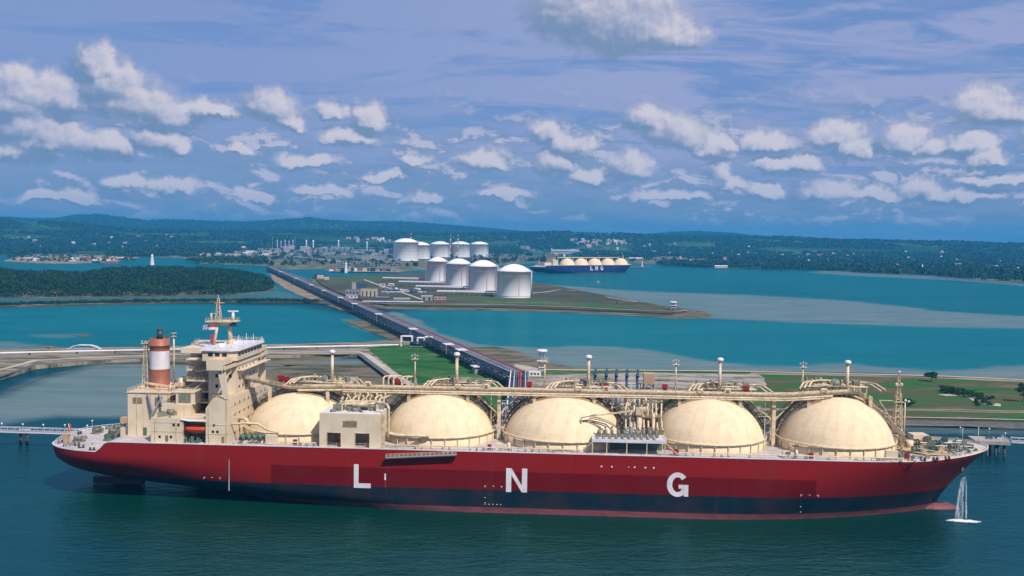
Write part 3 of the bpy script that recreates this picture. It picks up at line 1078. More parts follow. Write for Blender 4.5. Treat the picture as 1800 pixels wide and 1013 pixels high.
strip('beach', gp([(1300, 740), (1600, 741), (1700, 743), (1800, 745.5), (2300, 763)]), 2.0, 2.05, M['road'])
strip('beach', gp([(1300, 748), (1580, 750.5), (1700, 753), (1800, 756.5), (2300, 776)]), 1.2, 1.05, M['sand'])
sheet('dirt_track', wobble(gp([(1648, 701), (1700, 699), (1712, 702), (1722, 712), (1757, 718), (1758, 722), (1735, 720), (1712, 714), (1698, 703), (1660, 703)]), 5, 0.8, 18), 2.25, M['road'])
sheet('bare_ground', wobble(gp([(1120, 661), (1330, 664), (1345, 672), (1345, 688), (1250, 700), (1000, 720), (940, 700), (925, 668)]), 10, 3, 19), 2.15, M['stony'])
sheet('grass', wobble(gp([(1340, 729), (1600, 730), (1800, 734), (2300, 753), (2300, 762), (1800, 743.5), (1600, 739.5), (1340, 738)]), 12, 0.8, 31), 2.12, M['grass'])
sheet('dirt_patch', wobble(gp([(905, 646), (930, 650), (960, 657), (930, 661), (900, 656)]), 5, 1.5, 20), 2.18, M['road'])
# paths and clearings on the tank island
strip('path', gp([(934, 519), (960, 516), (985, 512), (1010, 514)]), 5, 2.4, M['road'])
strip('path', gp([(1065, 525), (1100, 531), (1120, 534)]), 4, 2.4, M['road'])
strip('path', gp([(640, 536), (760, 538.5), (900, 539.5), (1000, 543), (1100, 548), (1190, 551), (1207, 549)]), 4, 2.4, M['road'])
strip('path', gp([(855, 534.5), (985, 536.5)]), 3, 2.4, M['road'])
sheet('grass', wobble(gp([(790, 522), (870, 524), (1000, 533), (1100, 540), (1180, 548), (1060, 545), (940, 539), (820, 534), (780, 530)]), 14, 3, 21), 2.3, M['grass'])
sheet('grass', wobble(gp([(556, 491), (690, 487), (700, 494), (640, 498), (580, 500)]), 14, 3, 22), 2.3, M['grass'])
strip('path', gp([(640, 494), (664, 503), (700, 515), (742, 530)]), 5, 2.45, M['road'])
# ------------------------------------------------------------------ the gas carrier
SL, SBm, DK = 288.5, 44.0, 18.7     # stem to stern along x (stern at about -5), beam, main deck level


def hull_material(name, bands, patch=None, streak=0.35):
    """paint in level bands: (height, colour) from the bottom up"""
    m = bpy.data.materials.new(name)
    m.use_nodes = True
    K = NT(m.node_tree)
    o = K.n('ShaderNodeOutputMaterial')
    p = K.n('ShaderNodeBsdfPrincipled')
    K.l(p.outputs[0], o.inputs[0])
    t = K.n('ShaderNodeTexCoord')
    s = K.n('ShaderNodeSeparateXYZ')
    K.l(t.outputs['Object'], s.inputs[0])
    x, y, z = s.outputs
    c = bands[0][1]
    for h, cc in bands[1:]:
        c = K.mix(K.m('GREATER_THAN', z, h), c, cc)
    if patch:
        # a freshly repainted rectangle, with smaller uneven patches
        inx = K.m('MULTIPLY', K.m('GREATER_THAN', x, patch[0]), K.m('LESS_THAN', x, patch[1]))
        top = K.m('MULTIPLY_ADD', x, -0.002, patch[2])
        inz = K.m('MULTIPLY', K.m('LESS_THAN', z, top), K.m('GREATER_THAN', z, bands[-1][0]))
        c = K.mix(K.m('MULTIPLY', K.m('MULTIPLY', inx, inz), 0.92), c, patch[3])
        inw = K.m('MULTIPLY', inx, K.m('MULTIPLY', K.m('LESS_THAN', z, bands[-1][0]), K.m('GREATER_THAN', z, bands[1][0])))
        c = K.mix(K.m('MULTIPLY', inw, 0.6), c, (0.002, 0.014, 0.024, 1))
    sv = K.vm('MULTIPLY', t.outputs['Object'], (1, 1, 0.10))
    sf = K.step(K.noise(sv, 0.22, 6, 0.7), 0.50, 0.78)
    c = K.mix(K.m('MULTIPLY', sf, streak), c, K.mix(0.75, (0.20, 0.10, 0.09, 1), c))
    s2 = K.step(K.noise(t.outputs['Object'], 0.09, 4, 0.6), 0.4, 0.65)
    c = K.mix(K.m('MULTIPLY', s2, 0.22), c, K.mix(0.6, c, (0.16, 0.03, 0.03, 1)))
    # wet slime and scuffs near the waterline
    wl = K.m('MULTIPLY', K.m('LESS_THAN', z, 2.1), K.step(K.noise(K.vm('MULTIPLY', t.outputs['Object'], (1, 1, 5)), 0.3, 5, 0.7), 0.42, 0.62))
    c = K.mix(K.m('MULTIPLY', wl, 0.5), c, (0.06, 0.035, 0.035, 1))
    # plate seams
    def seam(v, every, w):
        return K.m('LESS_THAN', K.m('FRACT', K.m('DIVIDE', v, every)), w / every)
    ln = K.m('MAXIMUM', seam(x, 11.3, 0.22), seam(z, 2.65, 0.10))
    c = K.mix(K.m('MULTIPLY', ln, 0.22), c, (0.05, 0.02, 0.02, 1))
    # rust runs from the scuppers
    rs_ = K.m('MULTIPLY', K.step(K.noise(K.vm('MULTIPLY', t.outputs['Object'], (1, 1, 0.03)), 0.75, 4, 0.7), 0.60, 0.72), K.step(z, 4.0, 19.0))
    c = K.mix(K.m('MULTIPLY', rs_, 0.45), c, (0.16, 0.055, 0.03, 1))
    K.l(c, p.inputs['Base Color'])
    p.inputs['Roughness'].default_value = 0.5
    p.inputs['Specular IOR Level'].default_value = 0.15
    # faint plating
    b = K.n('ShaderNodeBump')
    b.inputs['Strength'].default_value = 0.25
    b.inputs['Distance'].default_value = 0.12
    K.l(K.noise(t.outputs['Object'], 0.35, 3, 0.5), b.inputs['Height'])
    K.l(b.outputs[0], p.inputs['Normal'])
    return m


RED_HULL = hull_material('red_hull_paint', [(-9, (0.22, 0.065, 0.075, 1)), (1.7, (0.004, 0.022, 0.036, 1)), (7.1, (0.26, 0.010, 0.009, 1))],
                         patch=(65.6, 230.5, 13.1, (0.125, 0.001, 0.002, 1)))
BLUE_HULL = hull_material('blue_hull_paint', [(-9, (0.16, 0.05, 0.05, 1)), (1.0, (0.004, 0.022, 0.11, 1)), (2.0, (0.004, 0.022, 0.12, 1))], streak=0.15)


def dome_material():
    m = bpy.data.materials.new('dome_cover_paint')
    m.use_nodes = True
    K = NT(m.node_tree)
    o = K.n('ShaderNodeOutputMaterial')
    p = K.n('ShaderNodeBsdfPrincipled')
    K.l(p.outputs[0], o.inputs[0])
    t = K.n('ShaderNodeTexCoord').outputs['Object']
    s = K.n('ShaderNodeSeparateXYZ')
    K.l(t, s.inputs[0])
    x, y, z = s.outputs
    az_ = K.m('MULTIPLY', K.m('ARCTAN2', y, x), 28 / 6.28318)
    sm = K.m('MAXIMUM', K.m('LESS_THAN', K.m('FRACT', az_), 0.045), K.m('LESS_THAN', K.m('FRACT', K.m('DIVIDE', z, 3.1)), 0.035))
    n1 = K.noise(t, 0.35, 6, 0.65)
    c = K.mix(K.step(n1, 0.35, 0.7), (0.85, 0.67, 0.44, 1), (0.76, 0.58, 0.365, 1))
    cv = K.n('ShaderNodeCombineXYZ')
    K.l(az_, cv.inputs[0])
    K.l(K.m('MULTIPLY', z, 0.05), cv.inputs[1])
    run = K.step(K.noise(cv.outputs[0], 1.6, 5, 0.7), 0.53, 0.72)
    c = K.mix(K.m('MULTIPLY', run, 0.40), c, (0.50, 0.36, 0.21, 1))
    c = K.mix(K.m('MULTIPLY', sm, 0.22), c, (0.45, 0.33, 0.2, 1))
    K.l(c, p.inputs['Base Color'])
    p.inputs['Roughness'].default_value = 0.75
    p.inputs['Specular IOR Level'].default_value = 0.2
    return m


DOME_MAT = dome_material()


def ztop(x):
    z = DK
    if x < 13.5:
        z = DK - 3.2 if x < 10.5 else DK - 3.2 + (x - 10.5) / 3.0 * 3.2
    if x > 262:
        z = DK + 1.4 * ((x - 262) / 26.0) ** 1.3
    if x < 10.5:
        z = DK - 3.2
    return z


def stern_x(z):
    pts = [(-3, 42), (0, 35), (2, 22), (3.4, 8), (4.6, 0), (6, -4.5), (8, -7.5), (11, -9.3), (15.5, -10.0), (20, -10.4)]
    return float(np.interp(z, [p[0] for p in pts], [p[1] for p in pts]))


def bow_x(z):
    pts = [(-3, 271), (0, 272.5), (4, 274.5), (8, 277.5), (12, 281), (16, 284.5), (20, 288.3), (22, 289.5)]
    return float(np.interp(z, [p[0] for p in pts], [p[1] for p in pts]))


def half(x, z):
    hb = SBm / 2
    k = min(1, max(0, z / 18.0))
    # bow
    xb = bow_x(z)
    run = 80 - 30 * k
    p, q_ = 1.9 + 0.5 * k, 0.85 - 0.22 * k
    d = (x - (xb - run)) / run
    fb = 1.0 if d <= 0 else max(0.0, 1 - min(1, d) ** p) ** q_
    xs = stern_x(z)
    d = ((xs + 95) - x) / 95
    low = 1.0 if d <= 0 else max(0.0, 1 - min(1, d) ** 2.2) ** 0.85
    u_ = min(1, max(0, (x - xs) / 23.0))
    top_ = 0.34 + 0.66 * max(0.0, 1 - (1 - u_) ** 2) ** 0.5
    w_ = min(1, max(0, (z - 1.5) / 12.5))
    w_ = w_ * w_ * (3 - 2 * w_)
    w_ = w_ ** 0.8
    fs = low * (1 - w_) + top_ * w_
    return hb * min(fb, fs)


def hull_parts(root, paint, deck_mat):
    b = MB()
    NU, NV = 150, 22
    us = [0.5 - 0.5 * math.cos(math.pi * i / NU) for i in range(NU + 1)]
    us = [0.55 * u + 0.45 * (i / NU) for i, u in enumerate(us)]
    grid = {}
    for side in (-1, 1):
        rows = []
        for j in range(NV + 1):
            v = j / NV
            row = []
            for u in us:
                z0 = -3 + v * (DK + 3)
                xs, xb = stern_x(z0), bow_x(z0 if z0 < 18 else 18 + (z0 - 18) * 1.0)
                x = xs + u * (xb - xs)
                zt = ztop(x)
                z = -3 + v * (zt + 3)
                if z0 > 12:
                    xs, xb = stern_x(z), bow_x(z)
                    x = xs + u * (xb - xs)
                row.append((x, side * half(x, z), z))
            rows.append(row)
        grid[side] = rows
        vs_ = [p for r_ in rows for p in r_]
        n = NU + 1
        fs = []
        for j in range(NV):
            for i in range(NU):
                f_ = (j * n + i, j * n + i + 1, (j + 1) * n + i + 1, (j + 1) * n + i)
                fs.append(f_ if side < 0 else f_[::-1])
        b.add(vs_, fs, True)
    # transom
    n = NU + 1
    tr = []
    for j in range(NV + 1):
        tr.append(grid[-1][j][0])
    for j in range(NV):
        a, c = grid[-1][j][0], grid[-1][j + 1][0]
        a2, c2 = grid[1][j][0], grid[1][j + 1][0]
        b.add([a, c, c2, a2], [(0, 1, 2, 3)])
    hull = b.build('hull', paint, root)
    # deck plating with the white waterway line at its edge
    d = MB()
    top = [[(p[0], p[1] * (1 - 0.35 / max(abs(p[1]), 1)), p[2] - 0.12) for p in grid[s][NV]] for s in (-1, 1)]
    vs_ = top[0] + top[1]
    d.add(vs_, [(i, i + 1, n + i + 1, n + i) for i in range(NU)])
    deck = d.build('deck', deck_mat, root)
    e = MB()
    for s in (-1, 1):
        tp = grid[s][NV]
        for i in range(NU):
            e.beam((tp[i][0], tp[i][1] * 0.995, tp[i][2] + 0.06), (tp[i + 1][0], tp[i + 1][1] * 0.995, tp[i + 1][2] + 0.06), 0.35, 0.3)
    e.build('gunwale', M['whitep'], root)
    return grid


def make_dome(root, cx, cz, Rr=17.9, detail=True, base=DK, bz=None):
    """insulated cover of one spherical cargo tank"""
    b = MB()
    bz = bz or Rr
    kz = bz / Rr
    k0 = math.asin(min(0.99, (base + 2.6 - cz) / bz))
    prof = [(Rr * math.cos(k0) + 0.35, base - cz - 0.1), (Rr * math.cos(k0) + 0.35, base + 2.5 - cz), (Rr * math.cos(k0), base + 2.6 - cz)]
    for i in range(1, 25):
        a = k0 + (math.pi / 2 - k0) * i / 24
        prof.append((Rr * math.cos(a), bz * math.sin(a)))
    b.lathe(prof, (0, 0, 0), 72)
    dm = b.build('tank_cover', DOME_MAT, root, (cx, 0, cz))
    off_ = (-cx, 0, -cz)
    if not detail:
        return dm
    r0 = Rr * math.cos(k0)
    # ring pipe round the foot, with brackets
    p = MB()
    pts = [(cx + (r0 + 0.7) * math.cos(t), (r0 + 0.7) * math.sin(t), base + 2.9) for t in np.linspace(0, 2 * math.pi, 57)]
    p.poly(pts, 0.28, 6)
    for t in np.linspace(0, 2 * math.pi, 29)[:-1]:
        p.beam((cx + (r0 + 0.5) * math.cos(t), (r0 + 0.5) * math.sin(t), base - 0.1), (cx + (r0 + 0.6) * math.cos(t), (r0 + 0.6) * math.sin(t), base + 2.8), 0.28)
    p.build('ring_pipe', M['cream_pipe'], dm, off_)
    # arched walkway over the crown
    w = MB()
    for (y0, y1, off) in ((3.4, 5.0, 1.7),):
        prev = None
        for a in np.linspace(k0 + 0.05, math.pi - k0 - 0.05, 46):
            ya = (y0 + y1) / 2
            rr = math.sqrt(Rr * Rr - ya * ya) + off
            c0 = (cx + rr * math.cos(a), cz + ((rr - off) * kz + off) * math.sin(a))
            if prev:
                w.add([(prev[0], y0, prev[1]), (c0[0], y0, c0[1]), (c0[0], y1, c0[1]), (prev[0], y1, prev[1]),
                       (prev[0], y0, prev[1] - 0.12), (c0[0], y0, c0[1] - 0.12), (c0[0], y1, c0[1] - 0.12), (prev[0], y1, prev[1] - 0.12)],
                      [(0, 1, 2, 3), (4, 7, 6, 5), (0, 4, 5, 1), (3, 2, 6, 7)])
            prev = c0
    w.build('arched_walkway', M['walk'], dm, off_)
    q_ = MB()
    for yy in (3.4, 5.0):
        for off, rad in ((2.9, 0.10), (2.3, 0.08), (1.6, 0.14)):
            rr = math.sqrt(Rr * Rr - yy * yy) + off
            pts = [(cx + rr * math.cos(a), yy, cz + ((rr - off) * kz + off) * math.sin(a)) for a in np.linspace(k0 + 0.05, math.pi - k0 - 0.05, 34)]
            for a_, b_ in zip(pts[:-1], pts[1:]):
                q_.tube(a_, b_, rad, 4, cap=False)
        for a in np.linspace(k0 + 0.05, math.pi - k0 - 0.05, 25):
            r1 = math.sqrt(Rr * Rr - yy * yy)
            q_.tube((cx + r1 * math.cos(a), yy, cz + r1 * math.sin(a) * kz), (cx + (r1 + 2.9) * math.cos(a), yy, cz + (r1 * kz + 2.9) * math.sin(a)), 0.13, 4, cap=False)
    q_.build('railing', M['walk'], dm, off_)
    g = MB()
    for yy, rad, off in ((2.4, 0.22, 0.7), (6.1, 0.42, 1.5), (7.3, 0.34, 1.1)):
        rr = math.sqrt(Rr * Rr - yy * yy) + off
        pts = [(cx + rr * math.cos(a), yy, cz + ((rr - off) * kz + off) * math.sin(a)) for a in np.linspace(k0 + 0.02, math.pi - k0 - 0.02, 34)]
        g.poly(pts, rad, 7)
    g.build('arched_pipe', M['cream_pipe'], dm, off_)
    return dm


def dome_head(root, cx, z0, seed):
    """the crowded little platform on the crown of a tank, behind the pipe deck"""
    r_ = random.Random(seed)
    pl = MB()
    pl.box(cx - 8.5, cx + 11, 3.6, 11.5, z0, z0 + 0.2)
    for x in np.linspace(cx - 8, cx + 10.5, 7):
        for y in (4, 11):
            pl.tube((x, y, z0 - 3.2), (x, y, z0), 0.16, 5, cap=False)
    pf = pl.build('crown_platform', M['cream_wall'], root)
    k = MB()
    k.rail([(cx - 8.5, 3.7, z0 + 0.2), (cx - 8.5, 11.4, z0 + 0.2), (cx + 11, 11.4, z0 + 0.2), (cx + 11, 3.7, z0 + 0.2)], 1.1, 1.8, 0.05)
    k.build('railing', M['cream_pipe'], pf)
    v = MB()
    v.tube((cx + 1.5, 7.5, z0), (cx + 1.5, 7.5, z0 + 1.6), 1.9, 18)
    v.lathe([(1.9, 1.6), (1.2, 2.1), (0.01, 2.3)], (cx + 1.5, 7.5, z0), 18)
    v.tube((cx - 3, 8.5, z0), (cx - 3, 8.5, z0 + 2.4), 0.55, 10)
    v.box(cx + 7, cx + 9, 6, 8.5, z0, z0 + 1.7)
    v.build('tank_dome_hatch', M['greygreen'], pf)
    # swan-neck pipes diving over the near edge to the pipe deck
    p = MB()
    for i, x in enumerate((cx - 8, cx - 6.6, cx - 5.2)):
        zz = z0 + 1.0 + 0.3 * i
        p.poly([(x + 5, 9 - i, zz), (x + 1.2, 9 - i, zz), (x - 1.5, 4.2, zz), (x - 3.2, 1.6, zz - 1.6)], 0.30, 7)
    for i, x in enumerate((cx + 12, cx + 13.4)):
        zz = z0 + 0.9 + 0.3 * i
        p.poly([(x - 7, 8.5 - i, zz), (x - 2, 8.5 - i, zz), (x, 4.2, zz), (x + 2.4, 1.6, zz - 1.6)], 0.28, 7)
    for i in range(4):
        y = r_.uniform(4.5, 10.5)
        x0 = cx + r_.uniform(-7, 3)
        zz = z0 + r_.uniform(0.6, 1.9)
        p.poly([(x0, y, z0), (x0, y, zz), (x0 + r_.uniform(3, 7), y, zz), (x0 + 6.5, y, z0)], r_.uniform(0.14, 0.26), 6)
    p.build('vapour_pipe', M['cream_pipe'], pf)
    c = MB()
    for i in range(16):
        x, y = cx + r_.uniform(-7.5, 10), r_.uniform(4.5, 11)
        c.cbox(x, y, z0 + 0.2, r_.uniform(0.3, 1.1), r_.uniform(0.3, 0.9), r_.uniform(0.5, 2.1), r_.random())
        x, y = cx + r_.uniform(-7.5, 10), r_.uniform(4.5, 11)
        c.tube((x, y, z0), (x, y, z0 + r_.uniform(0.8, 2.6)), 0.13, 5)
    c.build('valve_gear', M['greygreen'], pf)


def mast_with_cap(root, x, y, z0, z1, name='vent_mast'):
    b = MB()
    b.tube((x, y, z0), (x, y, z1 - 1.6), 0.55, 12, 0.48)
    b.tube((x, y, z1 - 1.6), (x, y, z1 - 1.2), 0.62, 12)
    for a in range(3):
        t = a * 2.1
        b.tube((x + 1.6 * math.cos(t), y + 1.6 * math.sin(t), z0), (x, y, z0 + 3.4), 0.09, 4)
    o = b.build(name, M['cream_pipe'], root)
    c = MB()
    c.lathe([(0.5, 0), (1.05, 0.25), (1.1, 0.7), (0.8, 1.15), (0.01, 1.35)], (x, y, z1 - 1.25), 14)
    c.build('cowl', M['whitep'], o)
    return o


def lamp_mast(root, x, y, z0, z1):
    b = MB()
    b.tube((x, y, z0), (x, y, z1), 0.28, 8, 0.22)
    for a in range(3):
        t = a * 2.1 + 0.4
        b.tube((x + 1.2 * math.cos(t), y + 1.2 * math.sin(t), z0), (x, y, z0 + 2.6), 0.08, 4)
    b.box(x - 1.2, x + 1.2, y - 0.7, y + 0.7, z1 - 0.9, z1 - 0.75)
    o = b.build('lamp_mast', M['cream_pipe'], root)
    c = MB()
    for i in (-1, 0, 1):
        c.cbox(x + i * 0.9, y - 0.4, z1 + (0.1 if i else 0.4), 0.55, 0.45, 0.5)
        c.tube((x, y, z1 - 0.7), (x + i * 0.9, y - 0.4, z1 + 0.2), 0.06, 4)
    c.build('floodlight', M['silver'], o)
    return o


def winch(root, x, y, z, ang=0.0, s=1.0, name='mooring_winch'):
    b = MB()
    L_ = 2.6 * s
    b.box(-L_ / 2 - 0.6, L_ / 2 + 0.6, -1.1 * s, 1.1 * s, 0, 0.35)
    b.tube((-L_ / 2, 0, 1.3 * s), (L_ / 2, 0, 1.3 * s), 0.62 * s, 12)
    for k in (-1, 0.1, 1):
        b.tube((k * L_ / 2 - 0.1, 0, 1.3 * s), (k * L_ / 2 + 0.1, 0, 1.3 * s), 1.15 * s, 14)
    b.box(L_ / 2 + 0.25, L_ / 2 + 1.3, -0.6, 0.6, 0.35, 1.7 * s)
    c, n = math.cos(ang), math.sin(ang)
    b.xform(lambda v: Vector((x + v.x * c - v.y * n, y + v.x * n + v.y * c, z + v.z)))
    return b.build(name, M['greygreen'] if rnd.random() < 0.6 else M['green'], root)


def bollards(root, pts, z):
    b = MB()
    for (x, y, a) in pts:
        c, n = math.cos(a), math.sin(a)
        for k in (-0.6, 0.6):
            b.tube((x + k * c, y + k * n, z), (x + k * c, y + k * n, z + 0.9), 0.32, 10)
        b.cbox(x, y, z, 2.0, 0.7, 0.15, a)
    return b.build('bollards', M['dark'], root)


def letter_polys(ch, h, w, t):
    """strokes of a bold sans letter as polygons in (x, z)"""
    if ch == 'L':
        return [[(0, 0), (w, 0), (w, t), (t, t), (t, h), (0, h)]]
    if ch == 'N':
        return [[(0, 0), (t, 0), (t, h), (0, h)], [(w - t, 0), (w, 0), (w, h), (w - t, h)], [(t, h * 0.72), (t, h), (t * 1.0 + 0.02, h), (w - t, h * 0.28), (w - t, 0), (w - t - 0.02, 0)]]
    out_ = []
    n = 26
    a0, a1 = R(38), R(340)
    cx_, cz_, rx, rz = w * 0.5, h / 2, w * 0.5, h / 2
    for i in range(n):
        p, q_ = a0 + (a1 - a0) * i / n, a0 + (a1 - a0) * (i + 1) / n
        out_.append([(cx_ + rx * math.cos(p), cz_ + rz * math.sin(p)), (cx_ + rx * math.cos(q_), cz_ + rz * math.sin(q_)),
                     (cx_ + (rx - t) * math.cos(q_), cz_ + (rz - t * 0.9) * math.sin(q_)), (cx_ + (rx - t) * math.cos(p), cz_ + (rz - t * 0.9) * math.sin(p))])
    out_.append([(w * 0.99 - t * 0.75, 0.02 * h), (w, 0.02 * h), (w, h * 0.30), (w - t * 0.9, h * 0.30)])
    out_.append([(w * 0.55, h * 0.34), (w, h * 0.34), (w, h * 0.5), (w * 0.55, h * 0.5)])
    out_.append([(w - t, h * 0.22), (w, h * 0.22), (w, h * 0.36), (w - t, h * 0.36)])
    return out_


def letter(root, ch, x0, z0, h, w, t, y):
    b = MB()
    for k, pl in enumerate(letter_polys(ch, h, w, t)):
        area = sum(pl[i][0] * pl[(i + 1) % len(pl)][1] - pl[(i + 1) % len(pl)][0] * pl[i][1] for i in range(len(pl)))
        if area < 0:
            pl = pl[::-1]
        yy = y - 0.012 * (k % 4) - 0.02
        b.add([(x0 + p[0], yy, z0 + p[1]) for p in pl], [tuple(range(len(pl)))])
    return b.build('letter', M['whitep'], root)


shipO = Vector((-137.445, 328.242, 0))
ship = empty('gas_carrier', shipO, R(-3.48))
tag(ship, 'long red hulled liquefied gas carrier with five cream tank domes moored in the foreground', 'ship')
GRID = hull_parts(ship, RED_HULL, M['deck'])

# bulbous forefoot, rudder
b = MB()
b.ball((0, 0, 0), 1.0, 20, 14)
b.xform(lambda v: Vector((272 + v.x * 9.5, v.y * 3.6, -2.2 + v.z * 4.3)))
b.build('bulbous_bow', RED_HULL, ship)
b = MB()
b.prism_y([(5.5, 3.6), (5.5, -3), (14.5, -3), (15, 3.5)], -0.6, 0.6)
b.prism_y([(-1.0, 0.2), (-1.0, 2.3), (16, 2.4), (16, 0.2)], -1.0, 1.0)
b.build('rudder', M['rudder'], ship)

XD = [(69.2, 17.5), (114.7, 17.5), (155.1, 17.5), (201.0, 17.5), (241.2, 17.5)]
BZ = [14.9, 16.0, 15.9, 16.6, 17.4]
for i, (cx, cz) in enumerate(XD):
    make_dome(ship, cx, cz, 19.7 if i == 2 else 18.1, bz=BZ[i])
    dome_head(ship, cx + (5 if i < 4 else 0), 34.6 + (0.0, 0.2, 0.4, 0.8, 2.4)[i], 40 + i)
for x, y in ((78.1, 0), (119.6, 0), (162.8, 0), (205.2, 0), (245.7, 0)):
    mast_with_cap(ship, x, 4.5, 34.0, 45.6)
for x in (105.8, 148.5, 191.0, 231.5):
    lamp_mast(ship, x, 4.2, 34.0, 44.0)

# ---- pipe deck over the domes
PZ = 34.1


def pz(x):
    return float(np.interp(x, [47, 66, 83, 225, 246, 262], [37.4, PZ - 0.5, PZ, PZ + 0.4, PZ + 2.2, PZ + 2.2]))


b = MB()
xs_ = list(np.linspace(48, 248, 68))
for a, c in zip(xs_[:-1], xs_[1:]):
    for (y0, y1, zo, hh) in ((-3.2, -1.6, 0.0, 0.14), (-1.6, 2.4, -0.7, 0.14)):
        za, zc = pz(a) + zo, pz(c) + zo
        b.add([(a, y0, za), (c, y0, zc), (c, y1, zc), (a, y1, za), (a, y0, za - hh), (c, y0, zc - hh), (c, y1, zc - hh), (a, y1, za - hh)],
              [(0, 1, 2, 3), (4, 7, 6, 5), (0, 4, 5, 1), (3, 2, 6, 7)])
    b.beam((a, -3.2, pz(a) - 0.7), (a, 2.4, pz(a) - 0.9), 0.25)
    b.beam((a, -3.25, pz(a) - 0.12), (c, -3.25, pz(c) - 0.12), 0.12, 0.24)
pd = b.build('pipe_deck', M['walk2'], ship)
b = MB()
for y in (-3.2, -1.6):
    b.rail([(x, y, pz(x)) for x in xs_[::3] + [xs_[-1]]], 1.1, 1.6, 0.055)
b.build('railing', M['cream_pipe'], pd)
b = MB()
for k, (y, r_, zo, x0, x1) in enumerate(((-4.0, 0.36, -0.45, 66, 240), (-4.8, 0.24, -0.9, 82, 238), (-0.9, 0.42, 0.05, 60, 246), (0.1, 0.32, -0.05, 66, 246), (1.0, 0.42, 0.1, 70, 246), (2.0, 0.30, 0.3, 66, 240))):
    seg = [x for x in xs_ if x0 <= x <= x1]
    pts = []
    for j, x in enumerate(seg):
        pts.append((x, y, pz(x) + zo))
        # expansion loops
        if j % 13 == 6 and k in (2, 4):
            pts += [(x + 0.3, y, pz(x) + zo + 1.3), (x + 1.6, y, pz(x) + zo + 1.3), (x + 1.9, y, pz(x) + zo)]
    b.poly(pts, r_, 7)
b.build('cargo_pipe', M['cream_pipe'], pd)
# stairs down to the fore deck
b = MB()
b.prism_y([(247.5, 35.6), (248.6, 35.6), (262.8, 22.0), (261.7, 22.0)], -2.6, -1.4)
b.build('stairway', M['walk'], pd)
b = MB()
for y in (-2.6, -1.4):
    b.tube((248, y, 36.8), (262.5, y, 23.2), 0.07, 4)
    for k in range(12):
        x = 248.3 + k * 1.25
        z = 35.6 - (x - 248.3) * 0.955
        b.tube((x, y, z), (x, y, z + 1.1), 0.05, 4)
b.build('railing', M['cream_pipe'], pd)
# supports
for x, big in ((92.5, 0), (134.2, 1), (176.5, 2), (221.3, 1)):
    b = MB()
    if big == 2:
        b.tube((x + 4, -2.0, DK), (x + 4, -2.0, 26), 1.5, 16)
        b.box(x + 2.3, x + 5.7, -3.7, -0.3, 26, 30.4)
        b.tube((x + 4, -2.0, 30.4), (x + 4, -2.0, PZ - 0.8), 1.1, 16)
        for dx in (-6, -2):
            b.beam((x + dx, 0, DK), (x + dx, 0, PZ - 0.8), 0.6)
    elif big == 1:
        b.beam((x, -2.2, DK), (x, -2.2, PZ - 0.8), 1.1)
        b.beam((x, 2.2, DK), (x, 2.2, PZ - 0.8), 0.6)
        b.beam((x - 7.5, -2.2, PZ - 1.0), (x, -2.2, 26.5), 0.35)
        b.beam((x + 6, -2.2, PZ - 1.0), (x, -2.2, 26.5), 0.35)
        for z in np.arange(DK, 31, 3.2):
            b.beam((x, -2.2, z), (x, 2.2, z + 3.2), 0.2)
            b.beam((x - 2.6, -1.8, z), (x, -2.2, z + 2.4), 0.14)
        b.beam((x - 2.6, -1.8, DK), (x - 2.6, -1.8, PZ - 1), 0.22)
    else:
        for dx in (-3, 0.5, 4):
            b.beam((x + dx, -1.8, DK), (x + dx, -1.8, PZ - 0.8), 0.4)
            b.beam((x + dx, 2, DK), (x + dx, 2, PZ - 0.8), 0.4)
        b.beam((x - 3, -1.8, 24), (x + 4, -1.8, 31), 0.22)
        b.beam((x + 4, -1.8, 24), (x - 3, -1.8, 31), 0.22)
    b.build('support', M['cream_pipe'], pd)
# landing brackets on each dome, under the pipe deck
for (cx, cz), bz_ in zip(XD, BZ):
    b = MB()
    for dx in (-9.5, 9.5):
        zz = cz + math.sqrt(18.1 ** 2 - dx ** 2 - 9) * bz_ / 18.1
        b.beam((cx + dx, -3.0, zz - 2.8), (cx + dx, -3.0, pz(cx + dx) - 0.7), 0.28)
        b.beam((cx + dx, 2.2, zz - 0.5), (cx + dx, 2.2, pz(cx + dx) - 0.7), 0.28)
        b.box(cx + dx - 0.5, cx + dx + 0.5, -4.3, -3.4, zz - 3.4, pz(cx + dx) - 0.9)
    for dx in (-3.5, 3.5):
        zz = cz + math.sqrt(18.1 ** 2 - dx ** 2) * bz_ / 18.1
        b.beam((cx + dx, 0, zz - 0.3), (cx + dx, 0, pz(cx + dx) - 0.7), 0.28)
    b.build('bracket', M['cream_pipe'], pd)
# red hose boxes along the pipe deck
b = MB()
for x in (61, 63, 100, 143.5, 168.5, 187.5, 213.5):
    b.box(x - 0.9, x + 0.9, 3.0, 4.2, pz(x) + 0.9, pz(x) + 2.3)
    b.box(x - 0.6, x + 0.6, 3.3, 4.0, pz(x) - 0.7, pz(x) + 0.9)
b.build('hose_box', M['redp'], pd)
# swan neck bundle between the first and second dome
b = MB()
for i, x in enumerate((95.5, 97.2, 98.9, 101.6, 103.2)):
    b.poly([(x, 3, PZ), (x, 3, PZ + 2.6), (x + 0.5, 3.4, PZ + 3.2), (x + 2.2, 5.2, PZ + 3.2), (x + 2.6, 5.6, PZ + 2.4), (x + 2.6, 5.6, PZ - 2)], 0.30, 8)
b.build('vapour_pipe', M['cream_pipe'], pd)

